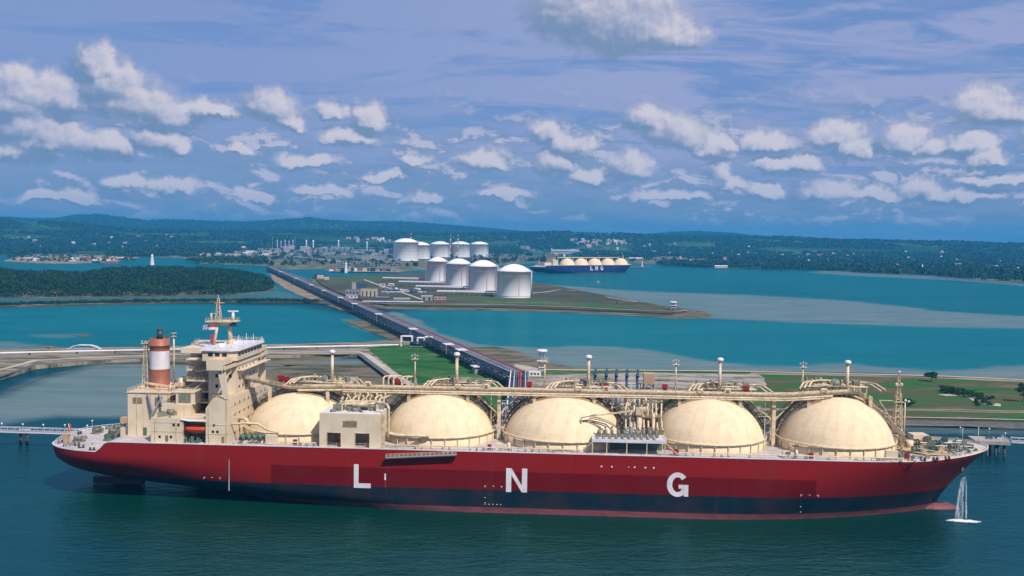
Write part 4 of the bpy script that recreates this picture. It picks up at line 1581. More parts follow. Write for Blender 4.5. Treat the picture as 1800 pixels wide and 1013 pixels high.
# ---- compressor house between the first two domes
hx0, hx1, hy0, hy1, hz = 80.3, 99.0, -20.6, -9.5, 29.0
t_ = 0.35
b = MB()
b.box(hx0, hx1, hy0 + t_, hy1, DK + 5.2, hz)
b.box(hx0, hx1, hy0, hy0 + t_, DK + 4.4, hz + 0.03)
for a, c in ((hx0, 82.7), (87.0, 91.4), (95.9, hx1)):
    b.box(a, c, hy0, hy0 + t_, DK - 0.1, DK + 4.4)
b.box(hx0 + 0.003, hx0 + t_, hy0 + t_, hy1, DK - 0.1, DK + 5.2)
b.box(hx0, hx1, hy1, hy1 + t_, DK - 0.1, hz - 0.03)
for a in (hx0 + 0.3, 82.7, 87.0, 91.4, 95.9):
    for dz in (0,):
        pass
ch = b.build('compressor_house', M['cream_wall'], ship)
b = MB()
for x0, x1, z0, z1 in ((87.6, 91.9, DK + 6.1, DK + 8.1),):
    b.box(x0, x1, hy0 - 0.02, hy0 + 0.1, z0, z1)
b.build('louvre', M['walk'], ch)
b = MB()
b.cur = 0
b.prism_y([(87.3, DK + 5.9), (92.2, DK + 5.9), (92.2, DK + 8.3), (87.3, DK + 8.3)], hy0 - 0.01, hy0 + 0.05)
b.build('louvre_frame', M['cream_pipe'], ch)
b = MB()
for (a, c) in ((82.7, 87.0), (91.4, 95.9)):
    b.beam((a, hy0 - 0.04, DK + 4.45), (c, hy0 - 0.04, DK + 4.45), 0.12, 0.2)
    b.rail([(a, hy0 + 0.1, DK), (c, hy0 + 0.1, DK)], 1.2, 1.2, 0.05)
for a in (82.7, 87.0, 91.4, 95.9):
    b.beam((a, hy0 - 0.04, DK), (a, hy0 - 0.04, DK + 4.5), 0.12, 0.15)
b.build('door_frame', M['cream_pipe'], ch)
b = MB()
b.box(hx0 + 0.2, hx1 - 0.2, hy0 + 0.2, hy1 - 0.2, hz + 0.04, hz + 0.12)
b.build('roof', M['whitep'], ch)
b = MB()
r_ = random.Random(5)
for i in range(16):
    b.cbox(r_.uniform(84, 98), r_.uniform(-19, -11), hz + 0.1, r_.uniform(0.5, 2.4), r_.uniform(0.4, 1.8), r_.uniform(0.5, 2.0), r_.random() * 3)
for i in range(5):
    x, y = r_.uniform(84, 97), r_.uniform(-18, -11)
    b.tube((x, y, hz + 0.6), (x + r_.uniform(1, 3), y, hz + 0.6), 0.6, 10)
b.build('machinery', M['greygreen'], ch)
b = MB()
for i in range(7):
    y = -17 + i * 1.2
    x0 = 85 + r_.uniform(0, 3)
    z = hz + 1.2 + r_.uniform(0, 1.4)
    b.poly([(x0, y, hz), (x0, y, z), (x0 + 5 + r_.uniform(0, 4), y, z), (x0 + 9.5, y + 2, z), (x0 + 9.5, y + 2, hz)], 0.26, 7)
b.poly([(92, -14, hz + 1.7), (96, -15, hz + 1.7), (97.4, -16.5, hz + 3.0), (101, -19.5, hz + 3.0), (101.6, -19.8, hz + 1.8), (101.6, -19.8, 23.2), (104, -19.6, 22.6), (114, -18.9, 22.4)], 0.42, 8)
b.build('vapour_pipe', M['cream_pipe'], ch)
b = MB()
b.box(hx1, hx1 + 1.4, -20.4, -19.4, DK, hz)
b.build('pipe_casing', M['cream_pipe'], ch)
# pipes between compressor house and centre line
b = MB()
for i in range(11):
    x = 84 + i * 1.4 + r_.uniform(-.4, .4)
    z = r_.uniform(30, 32.4)
    b.poly([(x, -9, hz), (x, -8, z), (x + r_.uniform(-2, 2), -3, z + 0.4), (x, -1, PZ - 1)], r_.uniform(0.16, 0.4), 6)
    b.tube((x, -6, z), (x, -6, z + 1.3), 0.3, 6)
b.build('riser_pipe', M['cream_pipe'], ch)

# ---- manifold platform amidships (near side)
mx0, mx1 = 163.7, 186.0
b = MB()
b.box(mx0, mx1, -21.4, -12.5, 22.4, 23.3)
mp = b.build('manifold_platform', M['whitep'], ship)
b = MB()
for x in (163.9, 168.2, 174.2, 180.2, 185.6):
    b.beam((x, -21.2, DK), (x, -21.2, 22.4), 0.32)
    b.beam((x, -13, DK), (x, -13, 22.4), 0.3)
b.beam((160, -20.5, DK), (163.9, -21.2, 22.4), 0.3)
b.beam((190, -20.5, DK), (186, -21.2, 22.4), 0.3)
b.build('post', M['cream_pipe'], mp)
b = MB()
b.box(164.6, 185.4, -13.2, -12.8, DK, 22.3)
b.build('back_panel', M['green'], mp)
b = MB()
for x in np.arange(166, 183.5, 1.9):
    b.tube((x, -21.0, 24.6), (x, -13.0, 24.6), 0.33, 9)
    b.tube((x, -21.25, 24.6), (x, -20.95, 24.6), 0.62, 12)
    b.tube((x, -18.5, 24.0), (x, -18.5, 25.7), 0.5, 8)
    b.tube((x, -17, 24.6), (x, -17, 26.2), 0.11, 4)
    b.tube((x - 0.4, -17, 26.2), (x + 0.4, -17, 26.2), 0.25, 8)
b.build('manifold_pipe', M['greygreen'], mp)
b = MB()
b.rail([(mx0, -21.3, 23.3), (mx1, -21.3, 23.3), (mx1, -12.6, 23.3)], 1.1, 1.6, 0.05)
b.build('railing', M['cream_pipe'], mp)
b = MB()
for x in np.arange(174.4, 186, 1.4):
    z = r_.uniform(26, 29.5)
    b.poly([(x, -13, 24.6), (x, -10, 25), (x, -8, z), (x, -6, z), (x + r_.uniform(-1, 1), -3, PZ - 1.2)], r_.uniform(0.2, 0.36), 7)
for x in (176, 179, 183):
    b.tube((x, -9, DK), (x, -9, 29.5), 0.55, 10)
for i in range(22):
    x, y, z = r_.uniform(174.5, 185), r_.uniform(-10, -2), r_.uniform(25, 32)
    b.tube((x, y, z), (x, y, z + r_.uniform(0.5, 2)), r_.uniform(0.2, 0.5), 7)
b.build('riser_pipe', M['cream_pipe'], mp)
b = MB()
b.box(173.5, 185.5, -9.5, -2.5, 28.0, 28.2)
b.build('upper_platform', M['walk'], mp)
# hose crane with its boom lowered towards the stern
b = MB()
b.tube((178.5, -10, DK), (178.5, -10, 30.6), 0.75, 12)
b.box(177.4, 179.8, -11.2, -8.8, 29.0, 31.2)
for dy in (-0.5, 0.5):
    b.beam((178, -10 + dy, 30.4), (163.2, -12.5 + dy, 28.6), 0.3)
for k in range(10):
    b.beam((178 - k * 1.5, -10.5 - k * .25, 30.4 - k * .18), (177.2 - k * 1.5, -9.6 - k * .25, 30.3 - k * .18), 0.12)
b.tube((178.5, -10, 34), (163.4, -12.5, 28.9), 0.06, 4)
b.tube((178.5, -10, 31), (178.5, -10, 34), 0.25, 6)
b.build('hose_crane', M['cream_pipe'], ship)
b = MB()
b.poly([(161, -14.5, 23.4), (161, -14.5, 27.5), (163, -14.5, 27.8), (168, -14.5, 26.6), (170, -14, 24.6)], 0.2, 6)
b.poly([(161.8, -13.5, 23.4), (161.8, -13.5, 26.7), (164, -13.5, 27), (168, -13.5, 25.8)], 0.2, 6)
b.poly([(160.4, -15.2, 22.4), (160.4, -15.2, 28.5), (165, -15, 29.6)], 0.14, 6)
b.build('hose', M['dark'], ship)

# ---- gangway stowed on the hull
b = MB()
b.beam((101.5, -23.2, 16.4), (123, -23.2, 17.9), 1.1, 0.22)
gw = b.build('accommodation_ladder', M['silver'], ship)
b = MB()
b.rail([(101.5, -23.7, 16.5), (123, -23.7, 18.0)], 0.9, 1.3, 0.05)
b.rail([(101.5, -22.7, 16.5), (123, -22.7, 18.0)], 0.9, 1.3, 0.05)
b.build('railing', M['cream_pipe'], gw)
b = MB()
b.beam((101.2, -23.2, 16.1), (123, -23.2, 17.6), 1.3, 0.25)
b.build('underside', M['dark'], gw)

# ---- marks painted on the near side
letter(ship, 'L', 91.4, 6.55, 7.3, 5.2, 1.45, -22.03)
letter(ship, 'N', 138.0, 6.6, 7.3, 6.4, 1.6, -22.03)
letter(ship, 'G', 186.3, 6.6, 7.4, 6.4, 1.6, -22.03)
b = MB()


def mark(x, z, w, h, k=0):
    b.add([(x, -22.04, z), (x + w, -22.04, z), (x + w, -22.04, z + h), (x, -22.04, z + h)], [(0, 1, 2, 3)])


for X0, Z0 in ((44.5, 8.4), (131.5, 8.2), (225.8, 8.2)):
    for dx, s_ in ((0, 1), (2.4, 0), (4.8, -1)):
        mark(X0 + dx, Z0, 0.55, 0.14)
        if s_:
            mark(X0 + dx + (0 if s_ > 0 else 0.41), Z0 - 0.42, 0.14, 0.42)
for X0 in (131.5, 225.8):
    for z in (4.6, 3.0):
        mark(X0, z, 0.35, 0.2)
for dx in (0, 1.2, 2.4, 3.6, 4.8):
    mark(131.5 + dx, 2.6, 0.4, 0.18)
mark(100.8, 9.2, 0.5, 2.0)
b.build('tug_marks', M['whitep'], ship)
b = MB()
b.add([(100.9, -22.04, 6.9), (101.3, -22.04, 6.9), (101.3, -22.04, 9.0), (100.9, -22.04, 9.0)], [(0, 1, 2, 3)])
b.build('draught_mark', M['redp'], ship)
b = MB()
for x in (166.7, 169.8, 174.8, 176.6, 179.8, 182.3):
    b.tube((x, -22.0, 15.2), (x, -22.12, 15.2), 0.28 if x not in (174.8,) else 0.16, 10)
b.build('hull_light', M['whitep'], ship)
b = MB()
b.add([(52.3, -22.045, 4.5), (52.7, -22.045, 4.5), (52.65, -22.045, 14.2), (52.45, -22.045, 14.2)], [(0, 1, 2, 3)])
b.build('drain_stain', M['conc'], ship)
# ------------------------------------------------------------------ accommodation, funnel, stern and bow of the near ship
CW = M['cream_wall']


def portholes(root, pts, y=None, x=None, w=0.9, h=0.9, name='window'):
    for p in pts:
        b = MB()
        if y is not None:
            b.box(p[0] - w / 2, p[0] + w / 2, y - 0.06, y + 0.05, p[1] - h / 2, p[1] + h / 2)
        else:
            b.box(x - 0.05, x + 0.06, p[0] - w / 2, p[0] + w / 2, p[1] - h / 2, p[1] + h / 2)
        b.build(name, M['glass'], root)


# engine casing with funnel
b = MB()
b.box(15.6, 29.5, -11, 11, DK - 3.3, 32.4)
b.box(15.3, 29.8, -11.3, 11.3, 32.4, 32.65)
b.box(15.5, 27.4, -11.06, -10.9, 22.0, 22.2)
b.box(12.2, 15.6, -9, 9, DK - 3.3, 20.5)
ec = b.build('engine_casing', CW, ship)
b = MB()
b.box(17.2, 20.3, -11.08, -10.95, 28.9, 30.9)
b.box(24.5, 26.6, -11.08, -10.95, 28.3, 31.0)
b.build('vent_grille', M['walk'], ec)
b = MB()
b.box(20.6, 21.8, -11.07, -10.95, DK, DK + 2.6)
b.build('door', M['green'], ec)
b = MB()
b.rail([(15.6, -11.1, 32.65), (29.6, -11.1, 32.65), (29.6, 11.1, 32.65), (15.6, 11.1, 32.65)], 1.1, 1.8, 0.05, closed=True)
b.build('railing', M['cream_pipe'], ec)
b = MB()
for a, c in (((22.4, -11.6, 32.2), (24.5, -12.6, 26.4)), ((26.2, -11.6, 32.2), (27.6, -12.6, 28.4)), ((24.5, -12.6, 26.4), (27.2, -11.8, 31.4))):
    b.beam(a, c, 0.55)
b.build('brace', M['grey'], ec)
f = MB()
f.lathe([(3.75, 0), (3.6, 0.1), (3.55, 6.2)], (21.5, 0, 32.65), 36)
slim = lambda v: Vector((21.5 + (v.x - 21.5) * 0.89, v.y * 0.89, v.z))
f.xform(slim)
fn = f.build('funnel', M['funnel_or'], ec)
f = MB()
f.lathe([(3.57, 0), (3.55, 6.0)], (21.5, 0, 38.8), 36)
f.xform(slim)
f.build('funnel_band', M['whitep'], ec)
f = MB()
f.lathe([(3.55, 0), (3.58, 1.6), (3.66, 1.62), (3.66, 1.9), (3.56, 1.95), (3.5, 4.0), (3.2, 4.05), (0.01, 3.7)], (21.5, 0, 44.8), 36)
f.xform(slim)
f.build('funnel_cap', M['funnel_or'], ec)
f = MB()
f.tube((21.6, 0, 48.5), (21.6, 0, 51.6), 1.0, 14, 0.9)
f.tube((21.6, 0, 51.6), (21.6, 0, 51.9), 1.05, 14)
f.tube((23.4, 1.2, 48.4), (23.4, 1.2, 49.6), 0.35, 8)
f.tube((20.0, -1.0, 48.4), (20.0, -1.0, 49.3), 0.3, 8)
f.build('exhaust_pipe', M['dark'], ec)
b = MB()
b.lattice((16.6, 0.5), 32.6, 47.6, 2.0, 0.7, 8, 0.10)
b.box(15.2, 17.6, -0.3, 1.3, 46.9, 47.1)
for dx in (-1.2, 0.0, 1.2):
    b.tube((16.5 + dx, 0.5, 47.1), (16.5 + dx, 0.5, 47.9), 0.2, 6)
b.tube((14.9, 0.5, 45.3), (18.1, 0.5, 45.3), 0.08, 4)
b.build('lamp_mast', M['cream_pipe'], ec)
b = MB()
b.tube((22.6, 9, 32.6), (22.6, 9, 49.8), 0.3, 6)
b.box(21.8, 23.4, 8.3, 9.7, 48.5, 48.65)
b.box(21.8, 23.4, 8.3, 9.7, 49.6, 49.75)
b.build('lamp_mast', M['cream_pipe'], ec)
# provision cranes lying along the casing roof
b = MB()
b.beam((19, -6, 34.9), (31.5, -6.5, 33.4), 0.75, 0.55)
b.tube((31.2, -6.5, 30), (31.2, -6.5, 36.8), 0.75, 12)
b.box(30.2, 32.4, -7.6, -5.2, 34.2, 35.4)
b.beam((30.9, -4, 36.8), (41, -4, 37.2), 0.35, 0.35)
b.build('provision_crane', M['cream_pipe'], ship)
r_ = random.Random(12)
b = MB()
for i in range(16):
    b.cbox(r_.uniform(17, 29), r_.uniform(-10, 9), 32.65, r_.uniform(0.5, 2), r_.uniform(0.5, 2), r_.uniform(0.5, 1.6), r_.random() * 3)
    x, y = r_.uniform(26, 29), r_.uniform(-10, 9)
    b.tube((x, y, 32.6), (x, y, 32.6 + r_.uniform(1, 2.2)), 0.3, 7)
b.build('roof_vent', M['cream_pipe'], ec)

# lower house with the lifeboat recess
b = MB()
b.box(27.2, 37.2, -20.4, 20.4, DK - 0.1, 26.2)
b.box(37.2, 44.6, -14.0, 14.0, DK - 0.1, 26.2)
b.box(37.2, 44.6, -20.4, -14.0, 25.5, 26.2)
b.box(37.2, 44.6, 14.0, 20.4, 25.5, 26.2)
lh = b.build('aft_house', CW, ship)
portholes(lh, [(36.0, 24.2), (34.5, 24.2), (33.6, 20.4), (30.0, 20.4)], y=-20.4, w=0.75, h=0.8)
portholes(lh, [(38.3, 24.3), (39.8, 24.3), (41.4, 24.3), (43.0, 24.3)], y=-14.0, w=0.8, h=0.8)
b = MB()
b.rail([(27.3, -20.3, 26.2), (44.6, -20.3, 26.2)], 1.1, 1.6, 0.05)
b.build('railing', M['cream_pipe'], lh)
b = MB()
b.poly([(36.8, -20.6, 26.0), (39.5, -20.6, 25.6), (44.8, -20.6, 25.6)], 0.3, 7)
b.build('ring_pipe', M['whitep'], lh)
# step with engine hatch
b = MB()
b.box(28.6, 37.8, -15, 12, 26.2, 29.6)
b.box(33.2, 38.8, -14, 14, 29.6, 33.2)
b.box(30.6, 38.8, -14.2, 14.2, 33.2, 33.4)
b.box(32.6, 33.4, -14, -13.2, 26.2, 33.2)
uh = b.build('aft_deckhouse', CW, ship)
b = MB()
b.box(33.5, 37.4, -14.05, -13.9, 30.0, 33.0)
b.build('recess_panel', M['greygreen'], uh)
b = MB()
b.rail([(30.6, -14, 33.4), (38.8, -14, 33.4)], 1.1, 1.6, 0.05)
b.rail([(28.6, -15, 29.6), (33, -15, 29.6)], 1.1, 1.6, 0.05)
b.build('railing', M['cream_pipe'], uh)
b = MB()
for i in range(14):
    b.cbox(r_.uniform(28, 33), r_.uniform(-19, -12), 26.2, r_.uniform(0.4, 1.2), r_.uniform(0.4, 1.2), r_.uniform(0.6, 1.6), r_.random())
b.tube((30.5, -15.5, 27.4), (32.7, -15.5, 27.4), 0.8, 12)
b.build('deck_gear', M['greygreen'], uh)

# forward house and tower
b = MB()
b.prism_y([(44.6, DK - 0.1), (52.0, DK - 0.1), (52.0, 32.6), (46.8, 32.6), (44.6, 29.6)], -20.4, 20.4)
fh = b.build('forward_house', CW, ship)
portholes(fh, [(46.9, 22.4), (48.3, 22.4), (47.2, 24.4)], y=-20.4, w=0.75, h=0.75)
for z in (21.2, 24.0, 27.0, 30.2):
    portholes(fh, [(yy, z) for yy in np.arange(-15, 19, 4.3)], x=52.0, w=0.8, h=0.9)
b = MB()
b.rail([(46.9, -20.3, 32.6), (51.9, -20.3, 32.6), (51.9, 20.3, 32.6)], 1.1, 1.6, 0.05)
b.build('railing', M['cream_pipe'], fh)
b = MB()
b.box(41.5, 50.6, -9.5, 12, 32.6, 43.4)
b.box(41.2, 46.0, -8.8, 10, 26.2, 43.35)
tw = b.build('bridge_tower', CW, ship)
for z in (34.6, 37.4, 40.2):
    portholes(tw, [(yy, z) for yy in np.arange(-7, 11, 3.6)], x=50.6, w=0.9, h=0.9)
portholes(tw, [(44.2, 38.2), (44.2, 34.9), (47, 35.4), (48.6, 38.2)], y=-9.5, w=0.9, h=1.1)
# open galleries aft of the tower
b = MB()
for z in (29.2, 32.7, 36.2, 39.6, 43.0):
    b.box(34.0, 41.19, -9.2, 6, z, z + 0.3)
b.box(33.9, 41.19, 5.6, 6.0, 26.2, 44.8)
b.build('gallery', CW, tw)
b = MB()
for z in (29.4, 32.9, 36.4, 39.8):
    b.rail([(34.1, 5.5, z), (34.1, -9.1, z), (41.1, -9.1, z)], 1.1, 1.2, 0.06)
b.build('railing', M['cream_pipe'], tw)
b = MB()
for i, z in enumerate((29.4, 32.9, 36.4, 39.8)):
    s_ = 1 if i % 2 else -1
    b.beam((37.5 - 2.4 * s_, -7.6, z), (37.5 + 2.4 * s_, -7.6, z + 3.2), 1.0, 0.2)
b.build('stair', M['cream_pipe'], tw)
# raking buttress on the far quarter
b = MB()
b.prism_y([(27.0, 26.2), (33.6, 33.4), (33.6, 47.0), (29.8, 47.0), (29.2, 38.0), (25.4, 29.5)], 6.0, 6.9)
b.build('buttress', CW, tw)
b = MB()
b.box(29.8, 42, 6.0, 14, 45.6, 47.0)
b.box(31.0, 42, -6.0, 6.0, 44.9, 46.5)
b.build('funnel_deck', CW, tw)

# wheelhouse spanning the whole beam
b = MB()
b.prism([(41.0, -13.5), (49.8, -13.5), (51.6, -11), (51.6, 13), (49.8, 16), (41.0, 16)], 43.4, 46.6)
wh = b.build('wheelhouse', CW, ship)
b = MB()
b.prism([(40.2, -14.2), (50.3, -14.2), (52.4, -11.6), (52.4, 13.6), (50.3, 17), (40.2, 17), (40.2, 9), (31.5, 9), (31.5, 4), (38, -3)], 46.62, 46.95)
b.build('roof', M['whitep'], wh)
for yy in (-9.5, -6.4, -3.3, -0.2, 2.9, 6.0, 9.1, 11.8):
    b = MB()
    b.box(51.55, 51.66, yy - 1.2, yy + 1.2, 44.9, 46.0)
    b.build('window', M['glass'], wh)
for xx in (43.6, 45.8, 48.1):
    b = MB()
    b.box(xx - 0.75, xx + 0.75, -13.56, -13.45, 44.9, 46.0)
    b.build('window', M['glass'], wh)
b = MB()
for s_ in (-1, 1):
    y0, y1 = (-21.5, -13.5) if s_ < 0 else (16, 22)
    b.box(45.2, 50.6, y0, y1, 43.2, 43.4)
    b.box(50.45, 50.6, y0, y1, 43.4, 44.9)
    b.box(45.2, 45.35, y0, y1, 43.4, 44.9)
    yy = y0 if s_ < 0 else y1 - 0.15
    b.box(45.36, 50.44, yy, yy + 0.15, 43.4, 44.9)
    b.box(45.3, 50.5, yy - 0.02, yy + 0.12, 41.6, 43.19)
b.build('bridge_wing', CW, wh)
b = MB()
b.prism_y([(48.0, 43.2), (50.4, 43.2), (51.8, 32.6), (50.4, 32.6)], -20.6, -19.6)
b.prism_y([(48.4, 43.2), (50.4, 43.2), (50.4, 32.6), (48.4, 32.6)], 20.2, 21.6)
b.build('wing_support', CW, wh)
b = MB()
b.beam((50.9, -21.4, 42.2), (50.9, 22, 42.2), 0.35, 1.0)
b.box(49.4, 52.6, -9, 20, 39.9, 40.1)
b.build('front_walkway', CW, wh)
b = MB()
b.rail([(40.4, -14, 46.95), (50.2, -14, 46.95), (52.2, -11.5, 46.95), (52.2, 13.5, 46.95), (50.2, 16.8, 46.95), (40.4, 16.8, 46.95)], 1.0, 1.5, 0.05)
b.rail([(31.6, 8.9, 46.95), (31.6, 4, 46.95), (38, -3, 46.95)], 1.0, 1.5, 0.05)
b.build('railing', M['cream_pipe'], wh)
b = MB()
for x, y, h in ((47, -2, 1.8), (48.6, 6, 3.6), (44, 12, 2.2), (49.4, 11, 2.8), (46, 8, 1.4), (42.5, 4, 1.7), (50.6, 16.5, 1.5)):
    b.tube((x, y, 46.9), (x, y, 46.9 + h), 0.09, 5)
    b.cbox(x, y, 46.95, 0.9, 0.9, 0.6)
for x, y in ((44, -4), (46, 3), (49, -6)):
    b.cbox(x, y, 46.95, 1.8, 1.4, 1.1, 0.3)
b.build('roof_gear', M['whitep'], wh)
# deck edge ledges, ladders and pipes on the near walls
b = MB()
for z in (21.6, 24.4):
    b.box(52.0, 52.12, -20, 20, z, z + 0.12)
    b.box(44.7, 51.9, -20.5, -20.4, z, z + 0.1)
    b.box(27.3, 37.1, -20.5, -20.4, z + 0.4, z + 0.5)
for z in (27.3, 30.0):
    b.box(52.0, 52.12, -20, 20, z, z + 0.12)
b.build('ledge', M['cream_pipe'], fh)
b = MB()
for x, z0, z1 in ((45.6, 18.7, 29.5), (51.2, 18.7, 32.4), (28.6, 18.7, 26.1), (35.4, 18.7, 26.1)):
    b.tube((x, -20.55, z0), (x, -20.55, z1), 0.10, 5)
for x, z0, z1 in ((18.6, 18.7, 32.3), (23.4, 18.7, 32.3), (28.9, 18.7, 32.3)):
    b.tube((x, -11.15, z0), (x, -11.15, z1), 0.10, 5)
b.build('wall_pipe', M['cream_pipe'], fh)
b = MB()
for x in (49.6, 31.8):
    b.box(x, x + 0.9, -20.47, -20.38, DK + 0.2, DK + 2.2)
b.build('door', M['walk'], fh)
# radar mast: two legs carrying a platform
b = MB()
b.tube((39.6, 0, 46.5), (41.2, 0, 54.6), 0.55, 10, 0.45)
b.tube((44.4, 3.5, 46.8), (43.8, 2.5, 55.0), 0.85, 12, 0.55)
b.lathe([(1.5, 0), (1.4, 1.3), (0.8, 1.8)], (44.5, 3.5, 46.9), 14)
b.prism([(37.6, -2.0), (43, -1.5), (47.2, 1.2), (47.2, 4.2), (42, 4), (37.6, 1.2)], 54.6, 55.0)
b.prism_y([(37.9, 54.6), (46.0, 54.6), (44, 53.4), (40, 53.3)], 0.4, 1.6)
rm = b.build('radar_mast', M['cream_pipe'], ship)
b = MB()
b.lattice((41.2, 0.3), 55.0, 62.4, 1.7, 0.5, 5, 0.09)
b.tube((41.2, 0.3, 62.4), (41.2, 0.3, 63.6), 0.12, 5)
b.beam((40.0, 0.3, 60.9), (43.2, 0.3, 60.9), 0.3, 0.3)
b.beam((38.6, 0, 57.4), (41.0, 0, 57.4), 0.16)
b.tube((38.9, 0, 55), (38.9, 0, 57.4), 0.35, 7)
b.build('lattice_top', M['cream_pipe'], rm)
b = MB()
b.tube((45.3, 2.6, 55.0), (45.3, 2.6, 57.6), 0.65, 10, 0.4)
b.beam((43.6, 2.4, 58.0), (47.0, 2.9, 58.0), 0.5, 0.4)
b.build('radar_scanner', M['whitep'], rm)
b = MB()
b.rail([(37.7, -2.0, 55), (43, -1.5, 55), (47.1, 1.2, 55), (47.1, 4.2, 55)], 1.0, 1.0, 0.06)
b.build('railing', M['cream_pipe'], rm)
b = MB()
b.box(44.6, 47.0, 0.9, 1.2, 53.2, 54.5)
b.build('signal_panel', M['navy'], rm)
# house flag and ensign
fl = empty('flag', ship.matrix_basis @ Vector((0, 0, 0)) + Vector((0, 0, 0)), 0)
fl.rotation_euler = (0, 0, R(-3.48))
fl.location = shipO
tag(fl, 'red and white flag with a blue chequered end flying below the radar platform', 'flag')


def cloth(x0, x1, z0, z1, y, m, name, parent):
    b = MB()
    n = 8
    vs_ = []
    for i in range(n + 1):
        t = i / n
        x = x0 + (x1 - x0) * t
        for z in (z0, z1):
            vs_.append((x, y + 0.25 * math.sin(x * 2.2), z - 0.25 * (x1 - x) * 0.2))
    b.add(vs_, [(2 * i, 2 * i + 2, 2 * i + 3, 2 * i + 1) for i in range(n)], True)
    return b.build(name, m, parent)


cloth(38.2, 40.8, 53.0, 53.8, -1.5, M['flagr'], 'red_stripe', fl)
cloth(38.2, 40.8, 52.2, 53.0, -1.5, M['flagw'], 'white_stripe', fl)
b = MB()
c2 = MB()
for i in range(4):
    for j in range(4):
        t_m = b if (i + j) % 2 else c2
        x, z = 36.6 + i * 0.4, 52.1 + j * 0.4
        t_m.add([(x, -1.5, z), (x + 0.4, -1.5, z), (x + 0.4, -1.5, z + 0.4), (x, -1.5, z + 0.4)], [(0, 1, 2, 3)])
b.build('blue_chequer', M['flagb'], fl)
c2.build('white_chequer', M['flagw'], fl)
b = MB()
b.add([(38.9, -1.2, 47.8), (39.9, -1.25, 47.8), (40.0, -1.2, 50.6), (39.2, -1.2, 50.6)], [(0, 1, 2, 3)])
fl2 = b.build('flag', M['flagr'], None, shipO)
fl2.rotation_euler = (0, 0, R(-3.48))
tag(fl2, 'plain dark red flag hanging at the foot of the radar mast', 'flag')

# lifeboat in its davits
lb = empty('lifeboat', shipO, R(-3.48))
tag(lb, 'orange enclosed lifeboat hanging in davits beside the bridge of the red ship', 'lifeboat')
b = MB()
prof = []
n, k = 16, 12
vs_, fs = [], []
for i in range(n + 1):
    u = -1 + 2 * i / n
    w = 1.55 * (1 - abs(u) ** 3.2) ** 0.6 + 0.02
    for j in range(k):
        t = 2 * math.pi * j / k
        cz_ = math.sin(t)
        zz = (1.15 if cz_ > 0 else 1.25) * cz_ * (1 - abs(u) ** 3.5) ** 0.5 + 0.35 * u * u
        vs_.append((41.2 + 3.9 * u, -18.6 + w * math.cos(t), 22.7 + zz))
for i in range(n):
    for j in range(k):
        fs.append((i * k + j, i * k + (j + 1) % k, (i + 1) * k + (j + 1) % k, (i + 1) * k + j))
b.add(vs_, fs, True)
b.build('boat_hull', M['orange'], lb)
b = MB()
b.box(39.6, 42.4, -19.3, -17.9, 23.6, 24.1)
b.build('canopy', M['orange'], lb)
b = MB()
b.beam((37.3, -18.6, 22.6), (45.1, -18.6, 22.6), 3.2, 0.16)
b.build('fender', M['redp'], lb)
b = MB()
for x in (37.4, 45.0):
    b.beam((x, -20.2, DK), (x, -20.2, 25.4), 0.3)
    b.beam((x, -14.4, DK), (x, -20.4, 25.2), 0.3)
b.build('davit', M['cream_pipe'], ship)
b = MB()
r_ = random.Random(77)
for i in range(22):
    b.cbox(r_.uniform(37.6, 45), r_.uniform(-19.8, -15), DK, r_.uniform(0.4, 1.1), r_.uniform(0.4, 1), r_.uniform(0.5, 1.9), r_.random())
b.build('boat_deck_gear', M['green'], ship)

# deck clutter between house and first dome
b = MB()
for i in range(4):
    b.tube((55.5 + i * 1.7, -19.5 + 0.3 * i, 20.5), (56.5 + i * 1.7, -19.2 + 0.3 * i, 20.9), 1.1, 14)
b.tube((54.8, -19.6, 20.3), (63, -18.1, 21.2), 0.55, 10)
b.build('mooring_winch', M['green'], ship)
b = MB()
b.box(63.2, 66.6, -19.8, -17.6, DK, DK + 2.9)
b.build('deck_locker', M['cream_wall'], ship)
b = MB()
b.poly([(52.2, -18.5, 24.6), (56, -18, 24.8), (60, -17.2, 24.6), (63, -18.6, 23.2), (67, -18.6, 22.2)], 0.35, 7)
b.poly([(52.2, -12, 25.2), (55, -14, 25.4), (57, -16, 23.8)], 0.5, 7)
b.build('cargo_pipe', M['cream_pipe'], ship)
b = MB()
for i in range(26):
    x, y = r_.uniform(52.5, 66), r_.uniform(-20.5, -13)
    if i % 2:
        b.cbox(x, y, DK, r_.uniform(0.4, 1.6), r_.uniform(0.4, 1.4), r_.uniform(0.4, 1.8), r_.random())
    else:
        b.tube((x, y, DK), (x, y, DK + r_.uniform(0.6, 3.4)), 0.12, 5)
b.build('deck_gear', M['cream_pipe'], ship)
# things along the near side deck
b = MB()
for x in np.arange(68, 262, 2.1):
    if 79 < x < 101 or 162 < x < 188:
        continue
    y = -21.0 + r_.uniform(-0.3, 0.8)
    k_ = r_.random()
    if k_ < 0.35:
        b.tube((x, y, DK), (x, y, DK + r_.uniform(0.5, 1.3)), r_.uniform(0.12, 0.35), 7)
    elif k_ < 0.55:
        b.cbox(x, y, DK, r_.uniform(0.4, 1.3), 0.6, r_.uniform(0.4, 1.0))
b.build('deck_fitting', M['greygreen'], ship)
b = MB()
for x in (71.8, 132, 228.6):
    b.box(x, x + 1.2, -19.7, -18.9, DK, DK + 1.7)
b.cbox(189.0, -19.5, DK, 1.6, 0.8, 1.8)
b.box(256.4, 257.6, -20.3, -19.6, DK, DK + 2.6)
b.build('hose_box', M['redp'], ship)
b = MB()
for x0, x1 in ((53, 79), (102, 162), (188, 261)):
    b.rail([(x0, -21.6, DK), (x1, -21.6, DK)], 1.1, 1.7, 0.045)
    b.rail([(x0, 21.6, DK), (x1, 21.6, DK)], 1.1, 1.7, 0.045)
b.build('railing', M['whitep'], ship)
b = MB()
